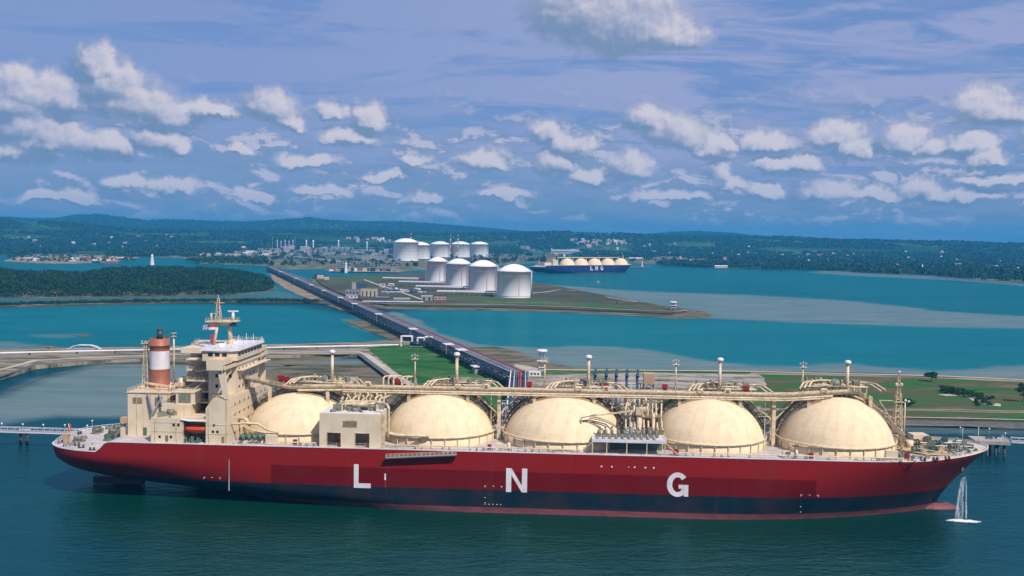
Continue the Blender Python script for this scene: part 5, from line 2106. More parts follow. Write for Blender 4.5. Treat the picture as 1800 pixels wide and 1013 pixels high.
for (x0, x1, y) in ((102, 134, -19.9), (136, 160, -19.8), (190, 222, -20.2), (224, 256, -20.2), (68, 79, -19.8)):
    b.poly([(x0, y, DK + 0.2), (x0, y, DK + 0.9), (x1, y, DK + 0.9), (x1, y, DK + 0.2)], 0.2, 6)
b.build('deck_pipe', M['cream_pipe'], ship)
b = MB()
for x in (135.5, 222.0):
    b.cbox(x, -18.5, DK, 2.2, 2.0, 1.9)
    b.tube((x + 3, -18.8, DK), (x + 3, -18.8, DK + 2.3), 0.5, 8)
b.box(251, 254.5, -20, -18.6, DK, DK + 3.0)
b.build('deck_locker', M['cream_wall'], ship)
b = MB()
b.tube((224.0, -21.2, DK - 1), (224.0, -21.2, DK + 4.6), 0.13, 6)
b.cbox(224.0, -21.2, DK + 3.9, 1.6, 0.6, 0.3)
b.build('deck_light', M['dark'], ship)

# ---- stern mooring deck
ZS = DK - 3.25
for (x, y, a) in ((-2.5, -8, 0.4), (-3, 6, 1.2), (6, -4, 1.3), (3, 5, 0.2), (9, 12, 1.2), (11, -13, 0.2), (1.5, 12, 0.8)):
    winch(ship, x, y, ZS, a, 0.9)
bollards(ship, [(-7, -10.5, 1.1), (-8, 4, 1.4), (-3, -14.6, 0.8), (8, -19.6, 0.1), (3, -16.6, 0.4), (8, 19, 0.1), (0, -13.6, 0.7), (11.4, -20.4, 0.0)], ZS)
b = MB()
for i in range(16):
    b.cbox(r_.uniform(-3, 12), r_.uniform(-15, 15), ZS, r_.uniform(0.5, 2.4), r_.uniform(0.4, 1.6), r_.uniform(0.3, 1.3), r_.random() * 3)
b.build('stern_gear', M['greygreen'], ship)
b = MB()
b.tube((3.5, 13, ZS), (3.5, 13, ZS + 3.6), 0.2, 8)
b.cbox(3.5, 13, ZS + 2.4, 2.4, 2.0, 2.0)
b.cbox(-6.0, -9, ZS, 1.8, 1.6, 2.6)
b.build('stern_locker', M['tanroof'], ship)
b = MB()
b.rail([(11, 20.8, ZS), (2, 19.0, ZS), (-4, 15.5, ZS), (-8.6, 10.5, ZS), (-9.7, 5, ZS), (-9.7, -5, ZS), (-8.6, -10.5, ZS), (-4, -15.5, ZS), (2, -19, ZS)], 1.1, 1.6, 0.06)
b.build('stern_railing', M['whitep'], ship)
b = MB()
b.tube((-9.0, 0, ZS), (-9.8, 0, ZS + 4.2), 0.12, 6)
b.build('ensign_staff', M['cream_pipe'], ship)
b = MB()
b.add([(-10.0, 0.1, ZS + 1.6), (-9.1, 0.3, ZS + 1.4), (-9.0, 0.2, ZS + 4.0), (-9.8, 0.05, ZS + 4.1)], [(0, 1, 2, 3)])
o = b.build('flag', M['orange'], None, shipO)
o.rotation_euler = (0, 0, R(-3.48))
tag(o, 'small orange red ensign drooping on the staff at the stern', 'flag')

# ---- forecastle
b = MB()
pts = []
for x in np.arange(259, 286, 1.0):
    pts.append((x, ztop(x)))
b.prism([(266, -12), (276, -11), (281, -4), (281, 5), (272, 8), (262, 7), (259, -4)], DK + 0.35, DK + 0.42)
b.prism([(253.2, -19.0), (260, -18.6), (259.6, -15), (254, -15)], DK + 0.02, DK + 0.1)
b.build('working_area', M['deck_tan'], ship)
b = MB()
tops = [(x, half(x, ztop(x)), ztop(x)) for x in np.linspace(250, 287.6, 40)]
for s_ in (-1, 1):
    for a, c in zip(tops[:-1], tops[1:]):
        b.beam((a[0], s_ * a[1] * 0.99, a[2] + 0.35), (c[0], s_ * c[1] * 0.99, c[2] + 0.35), 0.18, 0.55)
b.build('bulwark', M['cream_pipe'], ship)
for (x, y, a, s_) in ((262, 9, 0.2, .8), (266.5, 1.5, 0.4, .95), (272, 6.5, 0.9, .9), (264, -7, 0.3, .8), (270, -2.5, 1.1, 1.0), (276, -4.5, 0.4, .85), (276.5, 4, 1.0, .9), (265, 5, 0.2, .8), (262, 2, 1.3, .7), (269, -7.5, 0.6, .8), (273, 1, 0.2, .8),
                      (257, -15.5, 0.1, .85), (259, 14, 0.1, .85), (267, 14, 0.5, .8), (254.5, -17.6, 0.0, .8), (272.5, 12, 0.4, .8), (281, -1, 1.3, 0.7)):
    winch(ship, x, y, ztop(x) + 0.1, a, s_, 'windlass')
bollards(ship, [(258, -19.8, 0.1), (262, -19.2, 0.1), (266, -18.2, 0.2), (270, -16.6, 0.3), (274, -14.2, 0.4), (278, -11, 0.6), (264, 18.6, 0.1), (272, 15.6, 0.3), (279, 10, 0.6), (282.5, -6, 0.8), (283, 5, 0.9)], DK + 0.3)
b = MB()
for i in range(90):
    x = r_.uniform(256, 283)
    w_ = half(x, 19) * 0.85
    y = r_.uniform(-w_, w_)
    if r_.random() < 0.6:
        b.cbox(x, y, ztop(x) - 0.1, r_.uniform(0.4, 1.8), r_.uniform(0.3, 1.0), r_.uniform(0.3, 1.2), r_.random() * 3)
    else:
        b.tube((x, y, ztop(x)), (x, y, ztop(x) + r_.uniform(0.5, 1.8)), r_.uniform(0.15, 0.5), 7)
b.build('forecastle_gear', M['greygreen'], ship)
b = MB()
for (x0, y0, x1, y1) in ((266.5, 1.5, 283, 2.2), (270, -2.5, 284, -3.0), (264, -7, 272, -15.8), (257, -15.5, 262, -19.6), (276, 4, 283, 6)):
    b.tube((x0, y0, DK + 1.4), (x1, y1, DK + 1.6), 0.14, 5)
b.build('mooring_line', M['whitep'], ship)
b = MB()
b.cbox(270, 9, ztop(270), 5, 4.5, 2.6, 0.1)
b.build('forecastle_store', M['cream_wall'], ship)
b = MB()
b.tube((285.5, 0, 20.2), (285.5, 0, 26), 0.11, 6)
b.tube((281.8, 3, 20.2), (281.8, 3, 25), 0.09, 6)
b.build('jack_staff', M['cream_pipe'], ship)
# fore mast
b = MB()
b.lattice((260.4, 0), DK, 36.0, 3.0, 1.4, 9, 0.13)
b.lattice((260.4, 0), 36.0, 42.8, 1.1, 0.4, 5, 0.09)
b.box(259.0, 262.0, -1.2, 1.2, 33.2, 33.35)
b.box(259.4, 261.6, -0.8, 0.8, 38.4, 38.5)
b.beam((254.6, 0, 33.6), (259.4, 0, 33.6), 0.25)
b.beam((248.5, 0, 34.6), (259.4, 0, 28.0), 0.25)
b.beam((254.6, 0, 33.6), (258.9, 0, 27.0), 0.25)
b.tube((262.6, 0, DK), (262.6, 0, 33.6), 0.22, 7)
fm = b.build('fore_mast', M['cream_pipe'], ship)
b = MB()
for x, z in ((262.6, 33.8), (263.6, 33.5), (260.4, 42.8), (259.6, 38.9), (261.3, 38.9)):
    b.ball((x, -0.3, z), 0.42, 8, 6)
b.build('mast_light', M['whitep'], fm)
b = MB()
b.tube((264.4, 0, DK), (264.4, 0, DK + 2.4), 1.15, 14)
b.build('vent_trunk', M['cream_wall'], ship)

# anchor in its hawse pipe
b = MB()
b.tube((277.2, -8.9, 12.4), (277.8, -8.4, 14.8), 0.4, 8)
b.beam((276.4, -9.2, 12.9), (278.2, -9.0, 12.9), 0.5, 0.5)
b.build('anchor', M['dark'], ship)
# wash-down water falling from the hawse pipe
wmw = bpy.data.materials.new('falling_water')
wmw.use_nodes = True
K = NT(wmw.node_tree)
o_ = K.n('ShaderNodeOutputMaterial')
pb = K.n('ShaderNodeBsdfPrincipled')
tr = K.n('ShaderNodeBsdfTransparent')
mx_ = K.n('ShaderNodeMixShader')
pb.inputs['Base Color'].default_value = (0.82, 0.84, 0.88, 1)
pb.inputs['Roughness'].default_value = 0.4
tt_ = K.n('ShaderNodeTexCoord').outputs['Object']
nf = K.noise(K.vm('MULTIPLY', tt_, (1.6, 1.6, 0.10)), 1.0, 6, 0.75)
K.l(K.m('MULTIPLY', K.step(nf, 0.36, 0.72), 0.62), mx_.inputs[0])
K.l(tr.outputs[0], mx_.inputs[1])
K.l(pb.outputs[0], mx_.inputs[2])
K.l(mx_.outputs[0], o_.inputs[0])
b = MB()
for (x0, y0, z0, x1, y1, w0, w1, n_) in ((277.4, -10.0, 12.0, 274.6, -15.5, 0.5, 1.0, 5), (278.4, -9.6, 12.2, 277.8, -15.5, 0.3, 0.5, 4), (277.8, -9.8, 12.0, 276.2, -16, 0.4, 0.9, 3)):
    for s_ in range(n_):
        r0 = random.Random(s_ * 7 + n_)
        ox, oy = r0.uniform(-1, 1), r0.uniform(-0.5, 0.5)
        prev = None
        for i in range(15):
            t = i / 14
            xx = x0 + (x1 - x0) * t ** 0.75 + ox * (w0 * (1 - t) + w1 * t)
            yy = y0 + (y1 - y0) * t ** 0.75 * 0.55 + oy * (w0 + w1 * t)
            zz = z0 * (1 - t ** 1.5)
            ww = (w0 * 0.35 + w1 * 0.35 * t)
            cur = [(xx - ww / 2, yy, zz), (xx + ww / 2, yy - 0.1, zz)]
            if prev:
                b.add([prev[0], prev[1], cur[1], cur[0]], [(0, 1, 2, 3)], True)
            prev = cur
ws = b.build('water_jet', wmw, None, shipO)
ws.rotation_euler = (0, 0, R(-3.48))
tag(ws, 'white streams of water falling from the hawse pipe at the bow', 'falling water')
b = MB()
pl = []
for i in range(40):
    t = 2 * math.pi * i / 40
    rr = 1 + 0.22 * math.sin(3 * t) + 0.12 * math.sin(7 * t + 1)
    pl.append((276.0 + 6.2 * rr * math.cos(t) + 0.2, -15.6 + 1.6 * rr * math.sin(t)))
b.lathe([(0.01, 0.35), (0.6, 0.25), (1.0, 0.02)], (0, 0, 0), 40)
b.xform(lambda v: Vector((275.8 + v.x * 5.2 + 0.5 * math.sin(v.y * 5), -15.6 + v.y * 1.7 - v.x * 0.6 + 0.2 * math.sin(v.x * 9), 0.03 + v.z * (1 + 0.6 * math.sin(v.x * 11) * math.sin(v.y * 9)))))
fom = bpy.data.materials.new('foam')
fom.use_nodes = True
K = NT(fom.node_tree)
o_ = K.n('ShaderNodeOutputMaterial')
pb = K.n('ShaderNodeBsdfPrincipled')
tr = K.n('ShaderNodeBsdfTransparent')
mx_ = K.n('ShaderNodeMixShader')
pb.inputs['Base Color'].default_value = (0.8, 0.82, 0.86, 1)
tt_ = K.n('ShaderNodeTexCoord').outputs['Object']
s3 = K.n('ShaderNodeSeparateXYZ')
K.l(tt_, s3.inputs[0])
fz = K.m('MULTIPLY_ADD', s3.outputs[2], 2.6, K.m('MULTIPLY_ADD', K.noise(tt_, 0.9, 6, 0.75), 1.6, -0.75))
K.l(K.step(fz, 0.05, 0.6), mx_.inputs[0])
K.l(tr.outputs[0], mx_.inputs[1])
K.l(pb.outputs[0], mx_.inputs[2])
K.l(mx_.outputs[0], o_.inputs[0])
fo = b.build('foam', fom, None, shipO)
fo.rotation_euler = (0, 0, R(-3.48))
tag(fo, 'patch of white foam where the falling water hits the sea', 'foam')
# ------------------------------------------------------------------ the jetty: pipe trestle, berth, dolphins
def axis_frame(A, B_):
    A, B_ = Vector(A), Vector(B_)
    d = (B_ - A)
    L_ = d.length
    return L_, math.atan2(d.y, d.x)


# long trestle from the plant to the berth; local x runs along it, local y to its left (north-west) side
TA, TB = G(473, 469, 9), G(908, 657, 9)
TL, TR = axis_frame((TB.x, TB.y, 0), (TA.x, TA.y, 0))
tres = empty('pipe_trestle', (TB.x, TB.y, 0), TR)
tag(tres, 'long pipe trestle with red and silver pipelines running from the far shore to the berth', 'pipe trestle')
# local +y is to the left when looking from the berth to the plant
b = MB()
b.box(0, TL, -6.5, 1.0, 8.2, 8.9)
b.box(0, TL, -6.9, -6.5, 8.2, 9.5)
b.build('roadway', M['conc'], tres)
b = MB()
b.box(0, TL, 1.0, 2.6, 8.5, 8.9)
b.build('walkway', M['conc'], tres)
for y, r_, z, mm in ((-5.4, 0.42, 9.9, 'redpipe'), (-4.2, 0.34, 9.8, 'redpipe'), (-2.6, 0.45, 9.7, 'silver'), (-1.2, 0.35, 9.6, 'silver'),
                     (3.3, 0.5, 9.2, 'teal'), (4.4, 0.42, 8.9, 'teal'), (5.5, 0.55, 8.3, 'teal'), (6.6, 0.45, 7.5, 'teal'), (7.4, 0.42, 6.6, 'teal'), (7.9, 0.4, 5.7, 'teal')):
    b = MB()
    step = 140.0
    x = 0
    pts = [(0, y, z)]
    b.poly([(0, y, z), (TL, y, z)], r_, 8)
    b.build('pipeline', M[mm], tres)
nb = 95
for i in range(nb):
    x = 6 + i * (TL - 12) / (nb - 1)
    b = MB()
    for yy in (-5.8, 0.5, 7.6):
        b.tube((x, yy, -3), (x, yy, 8.2 if yy < 5 else 5.2), 0.42, 8, cap=False)
    b.beam((x, -6.8, 7.8), (x, 8.6, 7.8 if False else 5.0), 0.7, 0.8)
    b.beam((x, -6.8, 7.9), (x, 3, 7.9), 0.8, 0.7)
    b.beam((x, 8.5, 4.8), (x, 3.6, 9.6), 0.28)
    b.build('trestle_bent', M['conc_dark'], tres)
for k, px in enumerate(((497, 480), (520, 492), (540, 504), (558, 514), (584, 527), (612, 538), (655, 557), (717, 584), (775, 612), (800, 622))):
    p = G(px[0], px[1], 9)
    x = math.hypot(p.x - TB.x, p.y - TB.y)
    if x > TL:
        x = TL - 20
    b = MB()
    b.prism([(x - 5, 3.0), (x + 5, 3.0), (x + 5, 10.5), (x - 5, 10.5)], 11.4, 11.7)
    s_ = b.build('shelter_roof', M['whitep'], tres)
    b = MB()
    for dx, dy in ((-4.6, 3.4), (4.6, 3.4), (4.6, 10), (-4.6, 10)):
        b.beam((x + dx, dy, 5), (x + dx, dy, 11.4), 0.35)
    b.build('shelter_post', M['grey'], s_)
b = MB()
b.rail([(0, -6.8, 9.5), (TL * 0.5, -6.8, 9.5)], 1.1, 6, 0.09)
b.rail([(0, 2.6, 8.9), (TL * 0.5, 2.6, 8.9)], 1.1, 6, 0.09)
b.build('railing', M['silver'], tres)

tres.scale = (1, 0.82, 1)
# last leg to the loading platform
LA = Vector((4.6, 548.0, 0))
LB = Vector((2.6, 395.0, 0))
LL, LR = axis_frame(LB, LA)
leg = empty('jetty_approach', (LB.x, LB.y, 0), LR)
tag(leg, 'short jetty approach with red blue and silver pipes leading to the loading platform', 'jetty')
b = MB()
b.box(0, LL, -5.2, 5.2, 7.6, 8.2)
b.build('deck', M['conc'], leg)
for y, r_, z, mm in ((-4.4, .35, 9.2, 'bluem'), (-3.4, .45, 9.3, 'silver'), (-2.3, .35, 9.1, 'teal'), (-0.9, .5, 9.5, 'redpipe'), (0.1, .3, 9.4, 'redpipe'), (1.4, .35, 9.1, 'bluem'), (2.5, .45, 9.3, 'silver'), (3.5, .3, 9.0, 'teal'), (4.6, .4, 9.6, 'whitep')):
    b = MB()
    x0 = 0
    pts = [(0, y, z)]
    k = 0
    while x0 < LL - 22:
        x1 = x0 + 18
        pts += [(x1, y, z), (x1, y, z + (0.9 if k % 2 else 0.0) + 0.01), (x1 + 3, y, z + (0.9 if k % 2 else 0.0) + 0.01), (x1 + 3, y, z)]
        x0 = x1 + 3
        k += 1
    pts.append((LL, y, z))
    b.poly(pts, r_, 7)
    b.build('pipeline', M[mm], leg)
for i in range(14):
    x = 4 + i * (LL - 8) / 13
    b = MB()
    b.beam((x, -5.4, 7.4), (x, 5.4, 7.4), 0.6, 0.6)
    b.tube((x, -4.6, 0), (x, -4.6, 7.3), 0.4, 8)
    b.tube((x, 4.6, 0), (x, 4.6, 7.3), 0.4, 8)
    b.beam((x, -5.3, 8.9), (x, 5.3, 8.9), 0.25)
    b.build('trestle_bent', M['conc_dark'], leg)
r_ = random.Random(3)
b = MB()
for i in range(60):
    x, y = r_.uniform(2, 60), r_.uniform(-6, 5)
    b.cbox(x, y, 8.2, r_.uniform(0.5, 2.0), r_.uniform(0.4, 1.4), r_.uniform(0.8, 2.6), r_.random())
b.build('valve_gear', M['bluem'], leg)
b = MB()
for i in range(30):
    x, y = r_.uniform(2, 50), r_.uniform(-7, 6)
    b.poly([(x, y, 8.2), (x, y, 11), (x, y + 2, 11), (x, y + 2, 8.2)], 0.22, 6)
b.build('valve_pipe', M['silver'], leg)

# loading platform with its arms
lp = empty('loading_platform', (20, 372, 0), R(-3.48))
tag(lp, 'pale concrete loading platform on piles behind the middle of the red ship', 'loading platform')
b = MB()
b.box(-34, 44, -22, 22, 7.0, 8.4)
b.build('deck', M['conc'], lp)
for i in range(10):
    for j in (-18, 18):
        b = MB()
        b.tube((-30 + i * 8, j, -3), (-30 + i * 8, j, 7), 0.6, 9)
        b.build('pile', M['conc_dark'], lp)
b = MB()
for i in range(40):
    b.cbox(r_.uniform(-32, 42), r_.uniform(-18, 20), 8.4, r_.uniform(1, 4), r_.uniform(1, 3), r_.uniform(0.8, 4), r_.random() * 3)
b.build('platform_gear', M['greygreen'], lp)
b = MB()
for i in range(22):
    x, y = r_.uniform(-30, 40), r_.uniform(-18, 18)
    z = r_.uniform(10, 15)
    b.poly([(x, y, 8.4), (x, y, z), (x + r_.uniform(3, 9), y, z), (x + 9, y, 8.4)], r_.uniform(0.2, 0.45), 7)
b.build('platform_pipe', M['silver'], lp)


def loading_arm():
    root = empty('marine_loader', (0, 0, 0))
    b = MB()
    b.tube((0, 0, 0), (0, 0, 14), 0.55, 12)
    b.build('riser', M['bluem'], root)
    b = MB()
    b.beam((0, 0.3, 13), (0, 2.4, 26.5), 0.55)
    b.beam((0, -0.2, 25.6), (0, 3.4, 27.6), 0.8, 0.8)
    b.build('inboard_arm', M['bluem'], root)
    b = MB()
    b.beam((-0.5, 2.2, 26.4), (-0.5, -1.4, 14.5), 0.4)
    b.build('outboard_arm', M['bluem'], root)
    b = MB()
    b.tube((-0.25, 2.3, 26.3), (0.25, 2.3, 26.3), 1.1, 16)
    b.build('pulley', M['teal'], root)
    b = MB()
    b.cbox(0, 1.2, 12, 1.1, 1.8, 2.0)
    b.build('counterweight', M['navy'], root)
    return root


arm0 = loading_arm()
pos = ['leftmost, set a little apart', 'second from the left', 'in the middle', 'fourth from the left', 'rightmost, nearest the manifold']
for i, X in enumerate((30.6, 34.6, 38.2, 42.0, 45.8)):
    a = arm0 if i == 0 else copy_tree(arm0)
    a.location = (X, 357.0 - (X - 30) * 0.06, 8.4)
    a.rotation_euler = (0, 0, R(-3.48))
    tag(a, 'blue folded loading arm, %s of five behind the pipe deck' % ['leftmost', 'second from the left', 'third and middle', 'fourth from the left', 'rightmost'][i], 'loading arm', 'loading arms on the berth')
fr_ = empty('steel_frame', (38.5, 366, 8.4), R(-3.48))
tag(fr_, 'white steel frame standing behind the blue loading arms', 'steel frame')
b = MB()
for x in (-9, -6, -2, 2, 6, 9.5):
    b.beam((x, 0, 0), (x, 0, 22), 0.35)
b.build('column', M['whitep'], fr_)
b = MB()
for z in (5, 14, 21.8):
    b.beam((-9.2, 0, z), (9.7, 0, z), 0.4)
b.build('crossbeam', M['whitep'], fr_)
b = MB()
b.box(-9, 9.5, -1.2, 0, 13.2, 13.9)
b.build('walkway', M['tanroof'], fr_)
gt = empty('gangway_tower', (50.5, 362, 8.4), R(-3.48))
tag(gt, 'tan gangway tower standing to the right of the blue loading arms', 'tower')
b = MB()
b.lattice((0, 0), 0, 24.5, 4, 3.4, 6, 0.22)
b.build('tower_frame', M['grey'], gt)
b = MB()
b.box(-2.0, 2.0, -2, 2, 22.4, 26.2)
b.box(-2.4, 2.4, -2.4, 2.4, 20.0, 20.4)
b.build('cabin', M['tanroof'], gt)

# disc roofed towers


def disc_tower(x, y, z0, h, rad, lab, boxed):
    t = empty('monitor_tower', (x, y, z0), 0)
    tag(t, lab, 'tower', 'disc topped towers by the water')
    b = MB()
    b.lathe([(0.01, 1.2), (rad * 0.7, 1.0), (rad, 0.35), (rad, 0.0), (rad * 0.8, -0.4), (0.01, -0.5)], (0, 0, h - 1.2), 28)
    b.build('disc_roof', M['whitep'], t)
    b = MB()
    b.lattice((0, 0), 0, h - 1.6, rad * 1.25, rad * 0.7, 4, 0.2)
    b.build('tower_frame', M['grey'], t)
    b = MB()
    b.cbox(0, 0, h * 0.55, rad * 1.7, rad * 1.7, 0.5)
    b.cbox(0, 0, h * 0.3, rad * 1.2, rad * 1.2, 0.3)
    b.build('landing', M['whitep'], t)
    if boxed:
        b = MB()
        b.cbox(-1.2 * rad, -rad, 0, rad * 2.1, rad * 1.0, 2.8)
        cb = b.build('cabin', M['whitep'], t)
        for k in (-0.6, 0, 0.6):
            b = MB()
            b.cbox(-1.2 * rad + k * rad, -1.52 * rad, 1.0, rad * 0.35, 0.1, 1.0)
            b.build('window', M['glass'], cb)
    return t


p = G(952, 660, 2)
disc_tower(p.x, p.y, 2, 15.6, 3.4, 'white disc roofed tower on the near shore behind the third tank dome', True)
p = G(1183, 546, 2)
disc_tower(p.x, p.y, 2, 10.5, 4.6, 'white disc roofed tower at the tip of the tank island', False)

# shed beside the trestle on the lawn
sh = empty('shed', G(846, 656, 2.1), R(20))
tag(sh, 'dark open shed with pale flat roof on the lawn beside the trestle', 'shed')
b = MB()
b.box(-5, 3.5, -3, 3, 0, 4.0)
b.build('wall', M['grey'], sh)
b = MB()
b.box(-6, 4.5, -4, 4, 4.02, 4.5)
b.build('roof', M['whitep'], sh)
b = MB()
b.box(3.52, 6.5, -2, 2, 0, 2.6)
b.build('side_cabin', M['conc'], sh)

# crossing frames where the causeway pipes meet the trestle
cf = empty('pipe_station', G(738, 610, 2), R(-2))
tag(cf, 'white pipe frame and valve station where causeway pipes meet the trestle', 'pipe frame')
b = MB()
for x0, x1, h in ((-14, -6, 7.5), (-2, 3, 6.5), (3.5, 9, 7.2), (9.5, 15, 5.2)):
    b.poly([(x0, 0, 0), (x0, 0, h), (x1, 0, h), (x1, 0, 0)], 0.45, 7)
    b.poly([(x0, 4, 0), (x0, 4, h), (x1, 4, h), (x1, 4, 0)], 0.4, 7)
b.build('pipe_loop', M['whitep'], cf)
b = MB()
b.box(-7, 2, -3, 2, 1.0, 3.8)
b.tube((-6, -3.2, 2.4), (1, -3.2, 2.4), 1.2, 12)
b.box(9, 14, -2, 3, 0, 5.5)
b.build('valve_skid', M['navy'], cf)
b = MB()
b.box(-7.5, 2.5, -4, 2, 0.6, 0.95)
b.box(8, 15, -3, 4, 5.55, 5.8)
b.build('platform', M['silver'], cf)

# causeway pipes: one long run along its back edge with an expansion loop


def pipe_run(name, label, pts, z, r_, m, gap, post_m, n_par=2, sep=1.6, cat='pipeline', group=None):
    root = empty(name, (pts[0][0], pts[0][1], 0))
    tag(root, label, cat, group)
    o0 = Vector((pts[0][0], pts[0][1], 0))
    P_ = [Vector((p[0], p[1], 0)) - o0 for p in pts]
    for k in range(n_par):
        b = MB()
        b.poly([(p.x, p.y + k * sep, z) for p in P_], r_, 7)
        b.build('pipe', m, root)
    for a, c in zip(P_[:-1], P_[1:]):
        n = max(1, int((c - a).length / gap))
        for i in range(n):
            q_ = a.lerp(c, (i + 0.5) / n)
            b = MB()
            b.box(q_.x - 0.3, q_.x + 0.3, q_.y - 0.5, q_.y + (n_par - 1) * sep + 0.5, 1.2, z - r_ * 0.9)
            b.build('sleeper', post_m, root)
    return root


pipe_run('pipeline', 'white pipes running along the causeway from the left edge to the trestle', gp([(-60, 622.5), (0, 621), (100, 618.5), (300, 614.5), (470, 611.5), (640, 608), (700, 606.5)], 3.8), 3.8, 0.45, M['whitep'], 22, M['conc_dark'])
el = empty('expansion_loop', G(148, 619, 2), 0)
tag(el, 'white expansion loop of pipe arching over the causeway at the left', 'pipe loop')
b = MB()
for y in (0, 2.2):
    b.poly([(-11, y, 1.8), (-8, y, 3.6), (-4, y, 4.6), (4, y, 4.6), (8, y, 3.6), (11, y, 1.8)], 0.28, 7)
b.build('pipe', M['whitep'], el)
b = MB()
for x in (-8, -4, 0, 4, 8):
    b.beam((x, 1, 0), (x, 1, 4.4 if abs(x) < 5 else 3.4), 0.4)
b.cbox(0, 1, 0, 14, 2, 2.0)
b.build('frame', M['grey'], el)

# ---- mooring dolphins and their walkways
Y0 = 380.0


def walkway(label, A, B_, z, w, lamps, piers):
    L_, a = axis_frame(A, B_)
    root = empty('walkway', (A[0], A[1], 0), a)
    tag(root, label, 'walkway', 'walkways to the mooring dolphins')
    b = MB()
    b.box(0, L_, -w / 2, w / 2, z - 0.25, z)
    b.build('deck', M['silver'], root)
    b = MB()
    for s_ in (-1, 1):
        b.beam((0, s_ * w / 2, z + 1.1), (L_, s_ * w / 2, z + 1.1), 0.16)
        b.beam((0, s_ * w / 2, z - 0.6), (L_, s_ * w / 2, z - 0.6), 0.3, 0.5)
        for i in range(int(L_ / 3)):
            b.beam((i * 3, s_ * w / 2, z), (i * 3, s_ * w / 2, z + 1.1), 0.1)
    b.build('railing', M['whitep'], root)
    return root


walkway('white railed walkway leading left from the stern of the red ship', (-330, 392), (-128, 377.5), 6.4, 1.8, 0, 0)
walkway('white railed walkway leading right from the bow dolphin', (197, 388), (300, 362), 6.4, 1.8, 0, 0)
pyl = empty('pier_column', G(42, 781, 0), 0)
tag(pyl, 'dark twin pile pier with white cap carrying the walkway at the left', 'pier')
for i, x in enumerate((-1.3, 1.3)):
    b = MB()
    b.tube((x, 0, -4), (x, 0, 4.6), 0.55, 12)
    b.build('pile', M['conc_dark'], pyl)
b = MB()
b.cbox(0, 0, 4.6, 4.4, 2.6, 1.0)
b.build('cap', M['whitep'], pyl)


def lamp_post():
    root = empty('lamp_post', (0, 0, 0))
    b = MB()
    b.tube((0, 0, 0), (0, 0, 4.8), 0.09, 6)
    b.build('pole', M['grey'], root)
    b = MB()
    b.ball((0, 0, 5.0), 0.36, 10, 6)
    b.build('lamp_head', M['whitep'], root)
    return root


lpost = lamp_post()
spots = [(3, 745, 'nearest the left edge of the picture'), (40, 746, 'above the twin pile pier'), (76, 747, 'third from the left edge'), (114, 747.5, 'fourth from the left edge'), (153, 748.5, 'just left of the stern rail'),
         (162, 740, 'taller looking, right behind the stern rail'), (207, 746, 'between the stern deck and engine casing'),
         (1688, 752, 'above the bow deck, left of three'), (1739, 754, 'above the bow dolphin'), (1767, 762, 'nearest the right edge, over the walkway')]
for i, (x, y, t) in enumerate(spots):
    o = lpost if i == 0 else copy_tree(lpost)
    if x < 500:
        dd = 392 - (WX(x, y, 386) + 330) * 0.0718
    else:
        dd = {1688: 412, 1739: 400, 1767: 388}[x]
    zt = HZ(x, y, dd)
    o.location = (WX(x, y, dd), dd, zt - 5.0)
    tag(o, 'white headed lamp post, %s' % t, 'lamp post', 'lamp posts on the mooring walkways')


def dolphin(loc, lab, n=4, s_=1.0):
    root = empty('mooring_dolphin', loc, R(-8))
    tag(root, lab, 'dolphin', 'mooring dolphins')
    b = MB()
    b.cbox(0, 0, 4.8, 13 * s_, 10 * s_, 1.3)
    b.build('cap', M['conc'], root)
    for i in range(n):
        for j in range(2):
            b = MB()
            b.tube((-5 * s_ + i * 10 * s_ / (n - 1), -3.6 * s_ + 7.2 * s_ * j, -4), (-4.6 * s_ + i * 9.2 * s_ / (n - 1), -3.4 * s_ + 6.8 * s_ * j, 4.8), 0.55, 10)
            b.build('pile', M['conc_dark'], root)
    b = MB()
    b.cbox(0, 0, 6.1, 2.4, 1.4, 0.9)
    b.cbox(3 * s_, 1, 6.1, 0.8, 0.8, 1.3)
    b.build('mooring_hook', M['dark'], root)
    b = MB()
    b.rail([(-6 * s_, -4.6 * s_, 6.1), (6 * s_, -4.6 * s_, 6.1), (6 * s_, 4.6 * s_, 6.1)], 1.1, 1.5, 0.06)
    b.build('railing', M['whitep'], root)
    return root


dolphin((190.0, 391.5, 0), 'concrete mooring dolphin on dark piles beyond the bow')
# small light beacon by the shallow bar behind
bc = empty('beacon', G(1051, 502, 0), 0)
tag(bc, 'small square platform beacon on legs in the bay below the blue ship', 'beacon')
b = MB()
for dx, dy in ((-2, -2), (2, -2), (2, 2), (-2, 2)):
    b.tube((dx, dy, -3), (dx, dy, 5.5), 0.35, 6)
b.build('leg', M['grey'], bc)
b = MB()
b.cbox(0, 0, 5.5, 6.5, 6.5, 0.8)
b.cbox(0, 0, 6.3, 2, 2, 2.2)
b.build('platform', M['conc'], bc)

# ------------------------------------------------------------------ storage tanks


